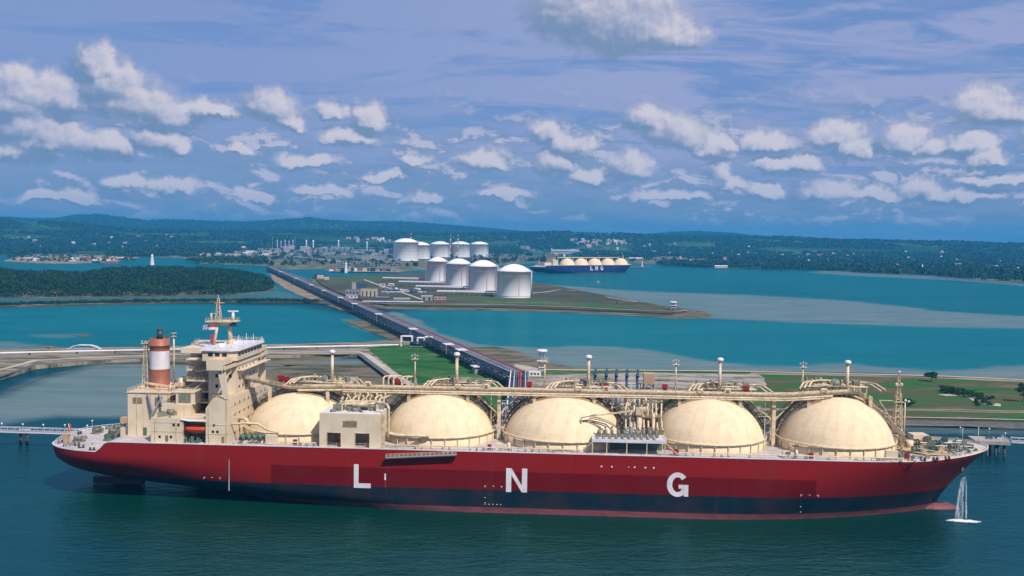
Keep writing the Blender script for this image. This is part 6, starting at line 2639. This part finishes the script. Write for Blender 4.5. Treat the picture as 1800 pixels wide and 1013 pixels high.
def storage_tank(x, y, rad, h, z0, lab, near, group, rise=0.40, ang=-1.9):
    t = empty('storage_tank', (x, y, z0), 0)
    tag(t, lab, 'storage tank', group)
    b = MB()
    b.lathe([(rad, 0), (rad, h), (rad + 0.4, h + 0.02), (rad + 0.4, h + 0.5), (rad, h + 0.52)], (0, 0, 0), 72)
    b.build('shell', M['tank'], t)
    b = MB()
    pr = []
    for i in range(13):
        a = i / 12
        pr.append((rad * (1 - a) * 0.998, h + 0.5 + rad * rise * (1 - (1 - a) ** 2)))
    b.lathe(pr, (0, 0, 0), 64)
    b.build('dome_roof', M['tank'], t)
    if not near:
        for k in range(1, 6):
            b = MB()
            b.lathe([(rad + 0.05, -0.25), (rad + 0.35, -0.25), (rad + 0.35, 0.25), (rad + 0.05, 0.25)], (0, 0, h * k / 6), 56, False)
            b.build('wind_girder', M['conc'], t)
        b = MB()
        b.lathe([(rad + 0.45, -0.3), (rad + 0.6, -0.3), (rad + 0.6, 0.3)], (0, 0, h), 56, False)
        b.build('roof_edge', M['redroof'], t)
        return t
    for zz in (h * 0.80, h * 0.06, h * 0.985):
        b = MB()
        b.lathe([(rad + 0.05, -0.12), (rad + 0.35, -0.12), (rad + 0.35, 0.12), (rad + 0.05, 0.12)], (0, 0, zz), 64, False)
        b.build('ring_pipe', M['grey'] if zz < h * 0.9 else M['redroof'], t)
    b = MB()
    a1 = ang + 0.62
    for aa, z1, z2 in ((a1, h * 0.06, h * 0.985),):
        b.tube((rad * 1.015 * math.cos(aa), rad * 1.015 * math.sin(aa), z1), (rad * 1.015 * math.cos(aa), rad * 1.015 * math.sin(aa), z2), 0.22, 6)
    b.build('fire_pipe', M['redroof'], t)
    # stair tower at the left side, with roof platform
    cx_, cy_ = (rad + 2.6) * math.cos(math.pi + 0.35), (rad + 2.6) * math.sin(math.pi + 0.35)
    b = MB()
    b.lattice((cx_, cy_), 0, h + 3, 3.2, 3.2, 12, 0.2)
    st = b.build('stair_tower', M['silver'], t)
    b = MB()
    for k in range(12):
        z = k * h / 12
        s_ = 1 if k % 2 else -1
        b.beam((cx_ - s_ * 1.3, cy_, z), (cx_ + s_ * 1.3, cy_, z + h / 12), 1.0, 0.2)
        b.cbox(cx_, cy_, z, 3.2, 3.2, 0.2)
    b.build('stair', M['grey'], st)
    b = MB()
    b.beam((cx_, cy_, h + 2.4), (-rad * 0.35, -rad * 0.1, h + rad * rise * 0.86), 1.6, 0.3)
    b.cbox(-rad * 0.3, -rad * 0.1, h + rad * rise * 0.88, 5, 4, 0.4)
    b.cbox(-rad * 0.3, -rad * 0.1, h + rad * rise * 0.9, 2.2, 2.0, 2.2)
    for q_ in range(4):
        b.tube((-rad * 0.42 + q_ * 1.6, -rad * 0.1, h + rad * rise * 0.8), (-rad * 0.42 + q_ * 1.6, -rad * 0.1, h + rad * rise + 2.2), 0.35, 7)
    b.build('roof_walkway', M['grey'], t)
    b = MB()
    b.rail([(rad * 0.999 * math.cos(a), rad * 0.999 * math.sin(a), h + 0.5) for a in np.linspace(0, 2 * math.pi, 49)[:-1]], 1.2, 4.2, 0.1, 2, True)
    b.build('railing', M['silver'], t)
    # pipe column at the right side
    b = MB()
    for aa in (-0.15, -0.28):
        b.tube(((rad + 1) * math.cos(aa), (rad + 1) * math.sin(aa), 0), ((rad + 1) * math.cos(aa), (rad + 1) * math.sin(aa), h + 1), 0.5, 7)
    b.build('riser_pipe', M['silver'], t)
    return t


NT_ = [(903.5, 524, 60, 478), (849, 515, 51.5, 469), (806, 506, 44, 464.5), (769, 496.5, 35, 460)]
names = ['largest looking white storage tank, nearest, rightmost of the front four', 'white storage tank second from the right in the front row of four',
         'white storage tank third from the right in the front row of four', 'white storage tank leftmost and farthest in the front row of four']
for (px, pyb, w, pyt), nm in zip(NT_, names):
    p = G(px, pyb, 2.3)
    k = p.y / (F_PX)
    rad = w / 2 * k
    cy_ = p.y + rad
    rad = w / 2 * cy_ / F_PX * 1.0
    h = HZ(px, pyt, p.y) - 2.3
    storage_tank(WX(px, 500, cy_), cy_, rad, h, 2.2, nm, True, 'storage tanks on the tank island')
FT = [(713.5, 459, 44, 426, 'widest far white storage tank, front left of the back group', 0.30), (701, 456, 16, 430, '', 0), (738, 456.5, 36, 431, 'white storage tank partly hidden behind the widest one in the back group', 0.3),
      (773.5, 452, 35, 429.5, 'white banded storage tank in the back row, right beside the widest pair', 0.28), (809, 452, 34, 429.5, 'white banded storage tank in the back row, second from the right', 0.28),
      (842.5, 451, 32, 429.5, 'white banded storage tank at the right end of the back row', 0.28)]
for k_, (px, pyb, w, pyt, nm, rise) in enumerate(FT):
    if not nm:
        continue
    p = G(px, pyb, 3.0)
    if k_ == 2:
        p = G(px, 455, 3.0)
    rad = w / 2 * p.y / F_PX
    cy_ = p.y + rad
    rad = w / 2 * cy_ / F_PX
    storage_tank(WX(px, 450, cy_), cy_, rad, HZ(px, pyt, p.y) - 3, 2.8, nm, False, 'storage tanks behind the channel', rise)
p = G(699, 456, 3)
storage_tank(WX(702, 450, p.y + 100), p.y + 100, 20 / 2 * (p.y + 40) / F_PX, HZ(699, 431, p.y + 60) - 3, 2.8, 'white storage tank mostly hidden at the far left of the back group', False, 'storage tanks behind the channel', 0.3)
for k, px in enumerate((722, 792, 805)):
    d = 3700
    b = MB()
    for q_ in range(6):
        b.cur = q_ % 2
        b.tube((0, 0, q_ * 12), (0, 0, q_ * 12 + 12), 1.4, 6)
    z = HZ(px, 411.5 if px < 750 else 414.5, d)
    o = b.build('flare_stack', [M['whitep'], M['redroof']])
    o.location = (WX(px, 430, d), d, z - 72)
    tag(o, 'thin red and white banded mast rising behind the back tanks, %s' % ['leftmost', 'second from the left', 'rightmost, close beside another'][k], 'mast', 'banded masts behind the tanks')
    b = MB()
    b.ball((0, 0, 72), 4.0, 8, 5)
    b.build('lamp', M['redroof'], o)

# pipe racks feeding the front tanks
for k, (x0, y0, x1, y1) in enumerate(((673, 493.5, 748, 495), (701, 500.5, 786, 502), (731, 509, 824, 510.5), (768, 518.5, 873, 519.5))):
    A_, B_ = G(x0, y0, 2.2), G(x1, y1, 2.2)
    L_, a = axis_frame((A_.x, A_.y, 0), (B_.x, B_.y, 0))
    root = empty('pipe_rack', (A_.x, A_.y, 2.2), a)
    tag(root, 'long white topped pipe rack leading right to the %s front storage tank' % ['leftmost', 'second', 'third', 'rightmost'][k], 'pipe rack', 'pipe racks feeding the front tanks')
    b = MB()
    b.box(0, L_, -2.2, 2.2, 4.6, 6.4)
    b.build('pipe_bed', M['whitep'], root)
    b = MB()
    b.tube((0, -2.6, 3.6), (L_, -2.6, 3.6), 0.5, 7)
    b.tube((0, 0, 3.3), (L_, 0, 3.3), 0.45, 7)
    b.build('pipe', M['grey'], root)
    for i in range(12):
        x = 1 + i * (L_ - 2) / 11
        b = MB()
        b.beam((x, -2, 0), (x, -2, 4.6), 0.6)
        b.beam((x, 2, 0), (x, 2, 4.6), 0.6)
        b.build('post', M['grey'], root)

# ------------------------------------------------------------------ buildings


def block(name, px, pyb, w_px, h_px, depth_ratio, wall, roof, lab, cat, z0=2.2, group=None, pitched=0.0, windows=0, opens=0, ang=0.0, hm=None):
    """a building whose foot stands at this place; sizes from how large it looks"""
    p = G(px, pyb, z0)
    k = p.y / F_PX
    w, h = w_px * k, (h_px * k if hm is None else hm)
    dpt = w * depth_ratio
    t = empty(name, (p.x, p.y, z0), ang)
    tag(t, lab, cat, group)
    b = MB()
    b.box(-w / 2, w / 2, 0, dpt, 0, h)
    if pitched:
        b.add([(-w / 2, 0, h), (-w / 2, dpt, h), (-w / 2, dpt / 2, h + pitched * dpt / 2)], [(0, 2, 1)])
        b.add([(w / 2, 0, h), (w / 2, dpt, h), (w / 2, dpt / 2, h + pitched * dpt / 2)], [(0, 1, 2)])
    b.build('wall', wall, t)
    b = MB()
    e = max(0.3, 0.02 * w)
    if pitched:
        hh = pitched * dpt / 2
        b.add([(-w / 2 - e, -e, h), (w / 2 + e, -e, h), (w / 2 + e, dpt / 2, h + hh + 0.1), (-w / 2 - e, dpt / 2, h + hh + 0.1), (-w / 2 - e, dpt + e, h), (w / 2 + e, dpt + e, h)],
              [(0, 1, 2, 3), (3, 2, 5, 4)])
    else:
        b.box(-w / 2 - e, w / 2 + e, -e, dpt + e, h + 0.02, h + max(0.4, h * 0.07))
    b.build('roof', roof, t)
    for i in range(windows):
        b = MB()
        x = -w / 2 + (i + 0.5) * w / windows
        b.box(x - w / windows * 0.28, x + w / windows * 0.28, -0.12, 0.1, h * 0.35, h * 0.72)
        b.build('window', M['glass'], t)
    for i in range(opens):
        b = MB()
        x = -w / 2 + (i + 0.5) * w / opens
        b.box(x - w / opens * 0.18, x + w / opens * 0.18, -0.12, 0.1, 0.1, h * 0.8)
        b.build('doorway', M['dark'], t)
    return t


block('transformer_house', 648, 521.5, 28, 12, 0.5, M['beige'], M['beige'], 'beige building with dark tall openings beside the trestle on the tank island', 'building', opens=4)
block('control_building', 619, 519, 24, 8, 0.7, M['grey'], M['grey'], 'low dark grey building with pale base left of the beige one', 'building', windows=4)
block('control_building', 618, 524.5, 20, 5, 0.3, M['whitep'], M['grey'], 'small white walled annex in front of the dark grey building', 'building', windows=3)
block('long_shed', 690, 532.5, 104, 1.6, 0.10, M['whitep'], M['whitep'], 'very long low white roofed shed along the tank island shore', 'shed')
block('pump_house', 672, 527, 22, 4, 0.4, M['bluem'], M['silver'], 'blue walled pump house above the long white shed', 'building')
block('pump_house', 706, 528, 28, 3, 0.35, M['grey'], M['whitep'], 'small white roofed shed just behind the long shed', 'shed')
block('open_store', 750, 529, 19, 8, 0.6, M['grey'], M['whitep'], 'grey open fronted store near the middle of the tank island', 'building', opens=2)
block('long_house', 773, 527.5, 20, 4.5, 0.5, M['pinkroof'], M['pinkroof'], 'pink roofed low building right of the grey store', 'building', windows=3)
block('pipe_bridge', 690, 514.5, 38, 1.5, 0.12, M['whitep'], M['whitep'], 'short white roofed pipe bridge right of the beige building', 'shed')
block('lattice_house', 622, 508.5, 7, 12, 0.6, M['conc'], M['grey'], 'narrow tall pale tower block behind the dark grey building', 'building')
block('pump_house', 634, 507, 18, 7, 0.6, M['bluem'], M['teal'], 'blue machine house beside the narrow tower block', 'building')
block('pavilion', 563, 490, 11, 4, 0.6, M['beige'], M['pinkroof'], 'small pink roofed house at the left tip of the tank island', 'house', pitched=0.5)
block('pavilion', 574, 492, 8, 3.5, 0.6, M['beige'], M['tanroof'], 'small tan roofed house at the left tip of the tank island', 'house', pitched=0.5)
r_ = random.Random(21)
for i in range(22):
    px, py = r_.uniform(670, 745), r_.uniform(503, 517)
    p = G(px, py, 2.2)
    b = MB()
    k = r_.random()
    if k < 0.4:
        b.cbox(0, 0, 0, r_.uniform(4, 12), r_.uniform(3, 6), r_.uniform(2, 5), r_.random())
    elif k < 0.7:
        b.tube((-3, 0, 2), (4, 0, 2), 1.4, 10)
        b.cbox(-2, 0, 0, 1, 2, 1)
        b.cbox(3, 0, 0, 1, 2, 1)
    else:
        b.poly([(-4, 0, 0), (-4, 0, 4), (4, 0, 4), (4, 0, 0)], 0.5, 6)
        b.poly([(-4, 2, 0), (-4, 2, 4), (4, 2, 4), (4, 2, 0)], 0.5, 6)
    m_ = ['whitep', 'bluem', 'silver', 'grey'][i % 4]
    o = b.build('process_skid', M[m_], None, (p.x, p.y, 2.2))
    tag(o, 'small process equipment unit among the pipes on the tank island', 'equipment', 'process equipment on the tank island')

# plant on the mainland: columns, stacks, boxes
r_ = random.Random(31)


def column(px, pyb, pyt, w_px, m, name, lab, group, dep=None):
    p = G(px, pyb, 4)
    k = p.y / F_PX
    h = HZ(px, pyt, p.y) - 4
    rad = w_px / 2 * k
    b = MB()
    b.lathe([(rad, 0), (rad, h * 0.97), (rad * 0.6, h), (0.01, h)], (0, 0, 0), 12)
    t = empty(name, (p.x, p.y, 4), 0)
    tag(t, lab, name.replace('_', ' '), group)
    b.build('shell', m, t)
    b = MB()
    for q_ in range(1, 5):
        b.cbox(0, 0, h * q_ / 5, rad * 3.2, rad * 3.2, h * 0.012)
    b.build('landing', M['grey'], t)
    return t


for i, px in enumerate((487.5, 494, 501, 508, 515)):
    column(px, 443, 423.5 if i % 2 else 421.5, 2.0, M['silver'], 'process_column', 'tall silver process column, %s of five in the row at the plant' % ['leftmost', 'second from the left', 'middle one', 'fourth from the left', 'rightmost'][i], 'tall silver columns')
for px, py0, py1, t in ((479, 430, 416, 'left of the silver columns'), (503, 424, 416, 'behind the silver columns'), (519, 426, 417, 'right of the silver columns')):
    column(px, py0 + 12, py1, 0.7, M['grey'], 'thin_stack', 'thin grey stack standing %s' % t, 'thin stacks')
for px, t in ((538.5, 'left one of a close pair'), (550.5, 'right one of a close pair'), (595, 'in the middle of the process units'), (645, 'toward the back tanks')):
    column(px, 444, 422 if px < 600 else 425, 2.6, M['whitep'], 'chimney', 'white chimney at the plant, %s' % t, 'white chimneys')
for i in range(17):
    px = 546 + i * 4.6
    column(px, 447 - (i % 3) * 0.5, 435 + (i % 4) * 0.7, 2.7, M['teal'] if i % 2 else M['grey'], 'heat_exchanger_column', 'grey blue squat column in the dense row of process units', 'squat process columns')
for i in range(80):
    px, py = r_.uniform(455, 702), r_.uniform(442.5, 450)
    w, h = r_.uniform(4, 17), r_.uniform(2.0, 4.0) + (450 - py) * r_.uniform(0.3, 1.3)
    mw, mr = r_.choice([('grey', 'silver'), ('teal', 'grey'), ('conc', 'whitep'), ('silver', 'pinkroof'), ('bluem', 'silver'), ('grey', 'conc')])
    block('process_unit', px, py, w, h, 0.5, M[mw], M[mr], 'boxy process unit packed among the columns of the gas plant', 'process unit', 4, 'process units of the gas plant')
for i in range(34):
    px, py = r_.uniform(600, 700), r_.uniform(447, 474)
    p = G(px, py, 3)
    b = MB()
    L_ = r_.uniform(20, 70)
    b.box(-L_ / 2, L_ / 2, -1, 1, 6, 7)
    for q_ in np.arange(-L_ / 2, L_ / 2, 9):
        b.beam((q_, 0, 0), (q_, 0, 12 if i % 3 == 0 else 6), 0.8)
    if i % 3 == 0:
        b.beam((-L_ / 2, 0, 12), (L_ / 2, 0, 12), 0.7)
    o = b.build('pipe_rack', M[['silver', 'grey', 'teal'][i % 3]], None, (p.x, p.y, 3))
    tag(o, 'light steel pipe rack in the yard between the plant and its quay', 'pipe rack', 'pipe racks in the plant yard')
# quay with small craft and stores
for i in range(24):
    px = r_.uniform(582, 698)
    mw, mr = r_.choice([('whitep', 'whitep'), ('grey', 'redroof'), ('beige', 'conc'), ('redroof', 'redroof'), ('navy', 'silver')])
    block('quay_shed', px, 477 - (px - 580) * 0.001 + r_.uniform(-1.5, 0.5), r_.uniform(2, 8), r_.uniform(2, 7), 0.4, M[mw], M[mr], 'small store or pump shed along the plant quay', 'shed', 2.5, 'sheds along the plant quay')
qd = block('quay', 640, 479.5, 120, 1.6, 0.12, M['conc_dark'], M['conc'], 'dark faced quay wall across the channel from the tank island', 'quay', 0.0)
# pale road and pipes on the shore
strip('road', gp([(330, 446), (360, 447), (420, 449), (470, 450.5), (520, 453), (560, 457), (590, 461), (606, 464)], 5), 16, 7.0, M['road'], 1.5)
for i in range(40):
    px, py = r_.uniform(330, 475), r_.uniform(443.5, 451)
    mw, mr = r_.choice([('whitep', 'whitep'), ('beige', 'pinkroof'), ('conc', 'grey'), ('beige', 'tanroof')])
    block('warehouse', px, py, r_.uniform(5, 18), r_.uniform(1.6, 3.6), 0.5, M[mw], M[mr], 'low warehouse on the flat ground left of the gas plant', 'warehouse', 5, 'warehouses left of the plant', pitched=0.25)
column(428, 447, 433, 7, M['beige'], 'silo', 'pale pink silo standing left of the gas plant', 'silo')
# conical white markers in the channels


def cone_marker(px, pyb, pyt, w, lab):
    p = G(px, pyb, 0)
    k = p.y / F_PX
    h = HZ(px, pyt, p.y)
    t = empty('channel_marker', (p.x, p.y, 0), 0)
    tag(t, lab, 'channel marker', 'white conical channel markers')
    b = MB()
    r0, r1 = w / 2 * k, w / 2 * k * 0.5
    b.lathe([(r0, 0), (r0 * 0.95, h * 0.06), (r1, h * 0.82)], (0, 0, 0), 18)
    b.build('tower', M['whitep'], t)
    b = MB()
    b.lathe([(r1 * 1.25, h * 0.82), (r1 * 1.25, h * 0.86), (r1 * 0.7, h * 0.88), (r1 * 0.7, h * 0.97), (0.01, h)], (0, 0, 0), 14)
    b.build('lantern', M['whitep'], t)


cone_marker(267.5, 466, 447, 7.5, 'tall white conical marker in the channel behind the mangroves')
cone_marker(608, 479.5, 461, 6, 'tall white conical marker in front of the plant quay')
cone_marker(1621, 477, 465, 5, 'white conical marker standing off the right hand shore')

# village on the spit
r_ = random.Random(51)
for i in range(46):
    px, py = r_.uniform(30, 215), 0
    py = 461 - abs(px - 120) * 0.028 - r_.uniform(0, 9) * (1 - abs(px - 120) / 140)
    mw, mr = r_.choice([('beige', 'tanroof'), ('beige', 'pinkroof'), ('conc', 'silver'), ('whitep', 'whitep'), ('grey', 'grey'), ('beige', 'redroof'), ('tanroof', 'tanroof')])
    block('village_house', px, py, r_.uniform(4, 13), r_.uniform(1.4, 2.6), 0.5, M[mw], M[mr], 'small low house crowded on the sandy village spit', 'house', 1.5, 'houses on the village spit', pitched=0.5, ang=r_.uniform(-0.3, 0.3))
for k, (px, w, t) in enumerate(((196, 24, 'dark red barge moored at the right end of the village spit'), (170, 14, 'dark blue barge moored beside the village spit'))):
    p = G(px, 462.5, 0)
    kk = p.y / F_PX
    b = MB()
    b.prism([(-w * kk / 2, -6), (w * kk / 2 - 6, -6), (w * kk / 2, 0), (w * kk / 2 - 6, 6), (-w * kk / 2, 6)], -1, 5)
    t_ = empty('barge', (p.x, p.y, 0), 0)
    tag(t_, t, 'barge')
    b.build('hull', M['redroof'] if k == 0 else M['navy'], t_)
    b = MB()
    b.cbox(-w * kk * 0.2, 0, 5.02, 9, 7, 5)
    b.build('deckhouse', M['whitep'], t_)

# scattered houses in the woods of the mainland
for i in range(146):
    if i < 60:
        px, py = r_.uniform(950, 1790), 0
        py = interp(px, SHORE) - r_.uniform(6, 42)
        if r_.random() < 0.5:
            py = interp(px, SHORE) - r_.uniform(18, 30)
    elif i < 104:
        px, py = r_.uniform(1000, 1100), r_.uniform(424, 432)
    elif i < 128:
        px, py = r_.uniform(610, 690), r_.uniform(420, 428)
    else:
        px, py = r_.uniform(20, 330), r_.uniform(408, 440)
    if py < hor(px) + 7:
        py = hor(px) + 7 + r_.uniform(0, 8)
    # find where this line of sight meets the ground
    d = 2300.0
    dd = ray(px, py)
    hit = None
    while d < 9000:
        x, y = dd.x * d / dd.y, d
        if CAM_H + dd.z * d / dd.y <= ground_z(x, y) + 1:
            hit = (x, y)
            break
        d += 25
    if not hit:
        continue
    x, y = hit
    gz = ground_z(x, y)
    k = y / F_PX
    w, h, dp = r_.uniform(1.4, 6) * k * r_.choice([0.7, 1, 1.2]), r_.uniform(3.5, 6.5), 12
    mw, mr = r_.choice([('whitep', 'whitep'), ('beige', 'conc'), ('beige', 'pinkroof'), ('conc', 'silver'), ('beige', 'redroof')])
    b = MB()
    b.box(-w / 2, w / 2, 0, dp, 0, h + 3)
    t = empty('house', (x, y - 8, gz + 2), 0)
    tag(t, 'small far building among the trees of the mainland', 'building', 'far buildings in the woods')
    b.build('wall', M[mw], t)
    b = MB()
    b.add([(-w / 2 - 1, -1, h + 3), (w / 2 + 1, -1, h + 3), (w / 2 + 1, dp / 2, h + 7), (-w / 2 - 1, dp / 2, h + 7), (w / 2 + 1, dp + 1, h + 3), (-w / 2 - 1, dp + 1, h + 3)], [(0, 1, 2, 3), (3, 2, 4, 5)])
    b.build('roof', M[mr], t)
block('hangar', 995, 447, 46, 5, 0.5, M['conc'], M['silver'], 'big pale roofed hangar on the mainland behind the blue ship', 'hangar', 5, pitched=0.25)
block('hangar', 1072, 448.5, 44, 2.4, 0.4, M['grey'], M['conc'], 'long low grey shed right of the big hangar behind the blue ship', 'shed', 5, pitched=0.2)
block('hangar', 1122, 439, 20, 3.6, 0.5, M['whitep'], M['whitep'], 'bright white roofed shed on the mainland above the blue ship bow', 'shed', 20, pitched=0.3)
block('hangar', 1118, 457, 22, 2.4, 0.5, M['redroof'], M['whitep'], 'white roofed shed on the shore right of the blue ship', 'shed', 4, pitched=0.3)
block('beach_house', 1268, 471.5, 22, 3.4, 0.4, M['beige'], M['whitep'], 'white roofed house on the shore right of the mangrove clump', 'house', 2, pitched=0.3)
block('beach_hall', 1765, 472, 60, 3, 0.3, M['conc'], M['whitep'], 'long pale roofed hall in the woods at the right edge', 'hall', 6, pitched=0.2)

# ------------------------------------------------------------------ the blue ship at the far berth
A_, B_ = G(939, 481, 0), G(1106, 479, 0)
L2, a2 = axis_frame((A_.x, A_.y, 0), (B_.x, B_.y, 0))
sc2 = L2 / 288.5
far = empty('gas_carrier', (A_.x, A_.y, 0), a2)
tag(far, 'blue hulled gas carrier with five cream domes moored far off in the bay', 'ship')


def scl(b):
    return b.xform(lambda v: Vector(((v.x + 5.5) * sc2, v.y * sc2, v.z)))


_ob = MB.build


def far_build(s, name, mats, parent=None, loc=None):
    scl(s)
    return _ob(s, name, mats, parent, loc)


MB.build = far_build

hull_parts(far, BLUE_HULL, M['deck'])
for cx in (87, 127, 167, 207, 247):
    make_dome(far, cx, 15.5, 19.0, False, DK)
b = MB()
b.box(60, 250, -2, 2, 35.2, 36.8)
for x in (107, 147, 187, 227, 62):
    b.beam((x, 0, DK), (x, 0, 35.2), 1.4)
b.build('pipe_deck', M['cream_pipe'], far)
b = MB()
b.box(14, 34, -14, 14, DK, 25)
b.box(34, 48, -20, 20, DK, 31)
b.box(38, 47, -12, 12, 31, 42)
b.box(38, 48, -21, 21, 42, 45.5)
b.build('accommodation', M['cream_wall'], far)
b = MB()
b.box(48.05, 48.2, -20, 20, 43.2, 44.6)
b.box(38, 48, -21.15, -21.05, 43.2, 44.6)
b.build('bridge_windows', M['glass'], far)
b = MB()
b.tube((24, 0, 25), (24, 0, 46), 3.6, 16)
b.tube((18, 6, 25), (18, 6, 44), 1.0, 8)
b.build('funnel', M['navy'], far)
b = MB()
b.tube((44, 0, 45.5), (44, 0, 58), 0.8, 8)
b.tube((262, 0, DK), (262, 0, 42), 1.2, 8, 0.6)
b.tube((8, 0, DK - 3), (8, 0, 32), 0.5, 6)
b.build('mast', M['cream_pipe'], far)
for ch, x0 in (('L', 143), ('N', 158), ('G', 174)):
    letter(far, ch, x0, 7.0, 9.5, 8.0, 2.4, -22.1)
MB.build = _ob
# smoke from its funnel
sm = MB()
sm.ball((0, 0, 0), 1, 24, 16)
p = (far.matrix_basis @ Vector((24 * sc2, 0, 46)))
sm.xform(lambda v: Vector((-30 + v.x * 34, 10 + v.y * 10, 10 - v.x * 9 + v.z * (5 - v.x * 3))))
smm = bpy.data.materials.new('smoke')
smm.use_nodes = True
K = NT(smm.node_tree)
o_ = K.n('ShaderNodeOutputMaterial')
pv = K.n('ShaderNodeVolumePrincipled')
pv.inputs['Color'].default_value = (0.75, 0.85, 0.95, 1)
tco = K.n('ShaderNodeTexCoord').outputs['Object']
K.l(K.m('MULTIPLY', K.step(K.noise(tco, 0.08, 4, 0.6), 0.45, 0.75), 0.12), pv.inputs['Density'])
K.l(pv.outputs[0], o_.inputs[1])
so = sm.build('smoke', smm, None, p)
tag(so, 'pale blue smoke drifting left from the funnel of the blue ship', 'smoke', kind='stuff')
# jetty of the far berth
fj = block('far_jetty', 1121, 472.5, 40, 2.6, 0.2, M['conc_dark'], M['conc'], 'low dark jetty head just right of the blue ship bow', 'jetty', 0)
cone_marker(1128.5, 470, 458, 3, 'slim white marker post on the jetty right of the blue ship')

# ------------------------------------------------------------------ trees and bushes near the berth


def tree(px, pyb, w_px, h_px, lab, name='broadleaf_tree', seed=0, trunk=True, z0=2.1, leaves=70, group=None, spread=None):
    p = G(px, pyb, z0)
    k = p.y / F_PX
    w, h = w_px * k, h_px * k
    r_ = random.Random(seed)
    t = empty(name, (p.x, p.y, z0), 0)
    tag(t, lab, 'tree' if trunk else 'bush', group)
    cs, rr = [], []
    n = 26
    for i in range(n):
        a, q_ = r_.uniform(0, 6.28), math.sqrt(r_.random())
        z = r_.uniform(0.32 if trunk else 0.08, 0.84)
        s_ = math.sqrt(max(0.05, 1 - ((z - 0.55) / 0.5) ** 2))
        cs.append((math.cos(a) * q_ * w / 2 * 0.8 * s_, math.sin(a) * q_ * (spread or w) / 2 * 0.8 * s_, z * h))
        rr.append(w * r_.uniform(0.10, 0.17))
    foliage('crown', cs, rr, 0.85, leaves, w * 0.028, M['leaf2'], seed, t)
    if trunk:
        b = MB()
        b.tube((0, 0, -0.2), (0.1 * w, 0, h * 0.35), w * 0.035, 8, w * 0.025)
        for q_ in range(5):
            a = q_ * 1.3
            b.tube((0.1 * w, 0, h * 0.33), (0.1 * w + math.cos(a) * w * 0.25, math.sin(a) * w * 0.25, h * 0.62), w * 0.02, 5, w * 0.008)
        b.build('trunk', M['bark'], t)
    return t


tree(1636, 671, 24, 19, 'lone round tree on the grass beside the far road at the right', seed=2)
tree(1797, 707, 26, 37, 'dark tall tree at the right edge of the picture', seed=3)
tree(1592, 713, 32, 10, 'low wide dark bush just right of the fore mast', 'bush', 4, False, spread=8)
b0 = []
for i in range(13):
    t = i / 12
    px = 1656 + t * 66
    py = 688 + t * 12 + (2 if i % 2 else 0)
    tree(px, py, 15, 11 + 3 * math.sin(t * 3), 'dark bush, one of the thick row on the grass at the right', 'bush', 20 + i, False, leaves=45, group='bushes in the row on the right hand grass')
for i in range(12):
    px, py = 1715 + (i % 6) * 6 + r_.uniform(-3, 3), 703 + (i // 6) * 7 + r_.uniform(-2, 4)
    tree(px, py, 12, 7, 'lighter green low shrub at the lower end of the bush row', 'shrub', 50 + i, False, leaves=40, group='low shrubs at the end of the bush row')
for i, (px, py, w, h) in enumerate(((556, 489, 9, 7), (570, 488, 7, 5), (550, 491, 6, 4), (1084, 536, 5, 8), (240, 529, 10, 5), (255, 529.5, 8, 4), (285, 529, 6, 4), (470, 527, 4, 5), (85, 614, 7, 3), (1185, 552, 6, 3))):
    tree(px, py, w, h, 'small dark tree, %s' % ['left of the pink roofed house', 'behind the tan roofed house', 'lowest by the trestle landing', 'alone on the brown tip of the tank island', 'largest on the thin spit at the left',
                                                'second largest on the thin spit', 'right of two bigger ones on the thin spit', 'alone near the trestle end of the thin spit', 'on the small shoal behind the left causeway', 'at the foot of the island disc tower'][i],
         'small_tree', 80 + i, True, 1.5, 30)
fp = []
for i in range(420):
    px = r_.uniform(-120, 560)
    py = interp(px, [(-120, 537), (0, 535.5), (150, 532), (300, 529.5), (480, 528), (560, 530)]) + r_.uniform(-0.4, 1.6)
    p = G(px, py, 1.5)
    fp.append((p.x, p.y, 1.6 + r_.uniform(0, 1.2)))
o = foliage('spit_scrub', fp, [2.4 + r_.random() * 2.0 for _ in fp], 0.6, 26, 0.7, M['leaf'], 91)
tag(o, 'dark scrub covering the thin spit behind the left lagoon', 'scrub', kind='stuff')
fp, fr2 = [], []
for pts, n in ((([(1165, 468), (1250, 470), (1250, 462), (1170, 460)]), 120), (([(1340, 474), (1440, 475), (1440, 468), (1340, 467)]), 120), (([(325, 465), (470, 467), (460, 455), (330, 457)]), 120), (([(1640, 486), (1900, 504), (1900, 492), (1660, 478)]), 260)):
    q_ = gp(pts, 3)
    xs_, ys_ = [p[0] for p in q_], [p[1] for p in q_]
    k = 0
    while k < n:
        x, y = r_.uniform(min(xs_), max(xs_)), r_.uniform(min(ys_), max(ys_))
        if sdf(np.array([x]), np.array([y]), q_)[0] > 0:
            fp.append((x, y, 5 + r_.random() * 4))
            fr2.append(5 + 4 * r_.random())
            k += 1
o = foliage('shore_trees', fp, fr2, 0.9, 26, 1.7, M['forest'], 92)
tag(o, 'belt of dark trees along the far shore of the bay', 'woodland', kind='stuff')
# ------------------------------------------------------------------ the air
b = MB()
b.box(-18500, 18500, -18500, 18500, -12, 300)
hz_ = bpy.data.materials.new('haze')
hz_.use_nodes = True
K = NT(hz_.node_tree)
o_ = K.n('ShaderNodeOutputMaterial')
pv = K.n('ShaderNodeVolumePrincipled')
pv.inputs['Color'].default_value = (0.07, 0.44, 0.86, 1)
pv.inputs['Density'].default_value = 0.00009
pv.inputs['Anisotropy'].default_value = 0.0
K.l(pv.outputs[0], o_.inputs[1])
ho = b.build('haze', hz_)
tag(ho, kind='stuff')
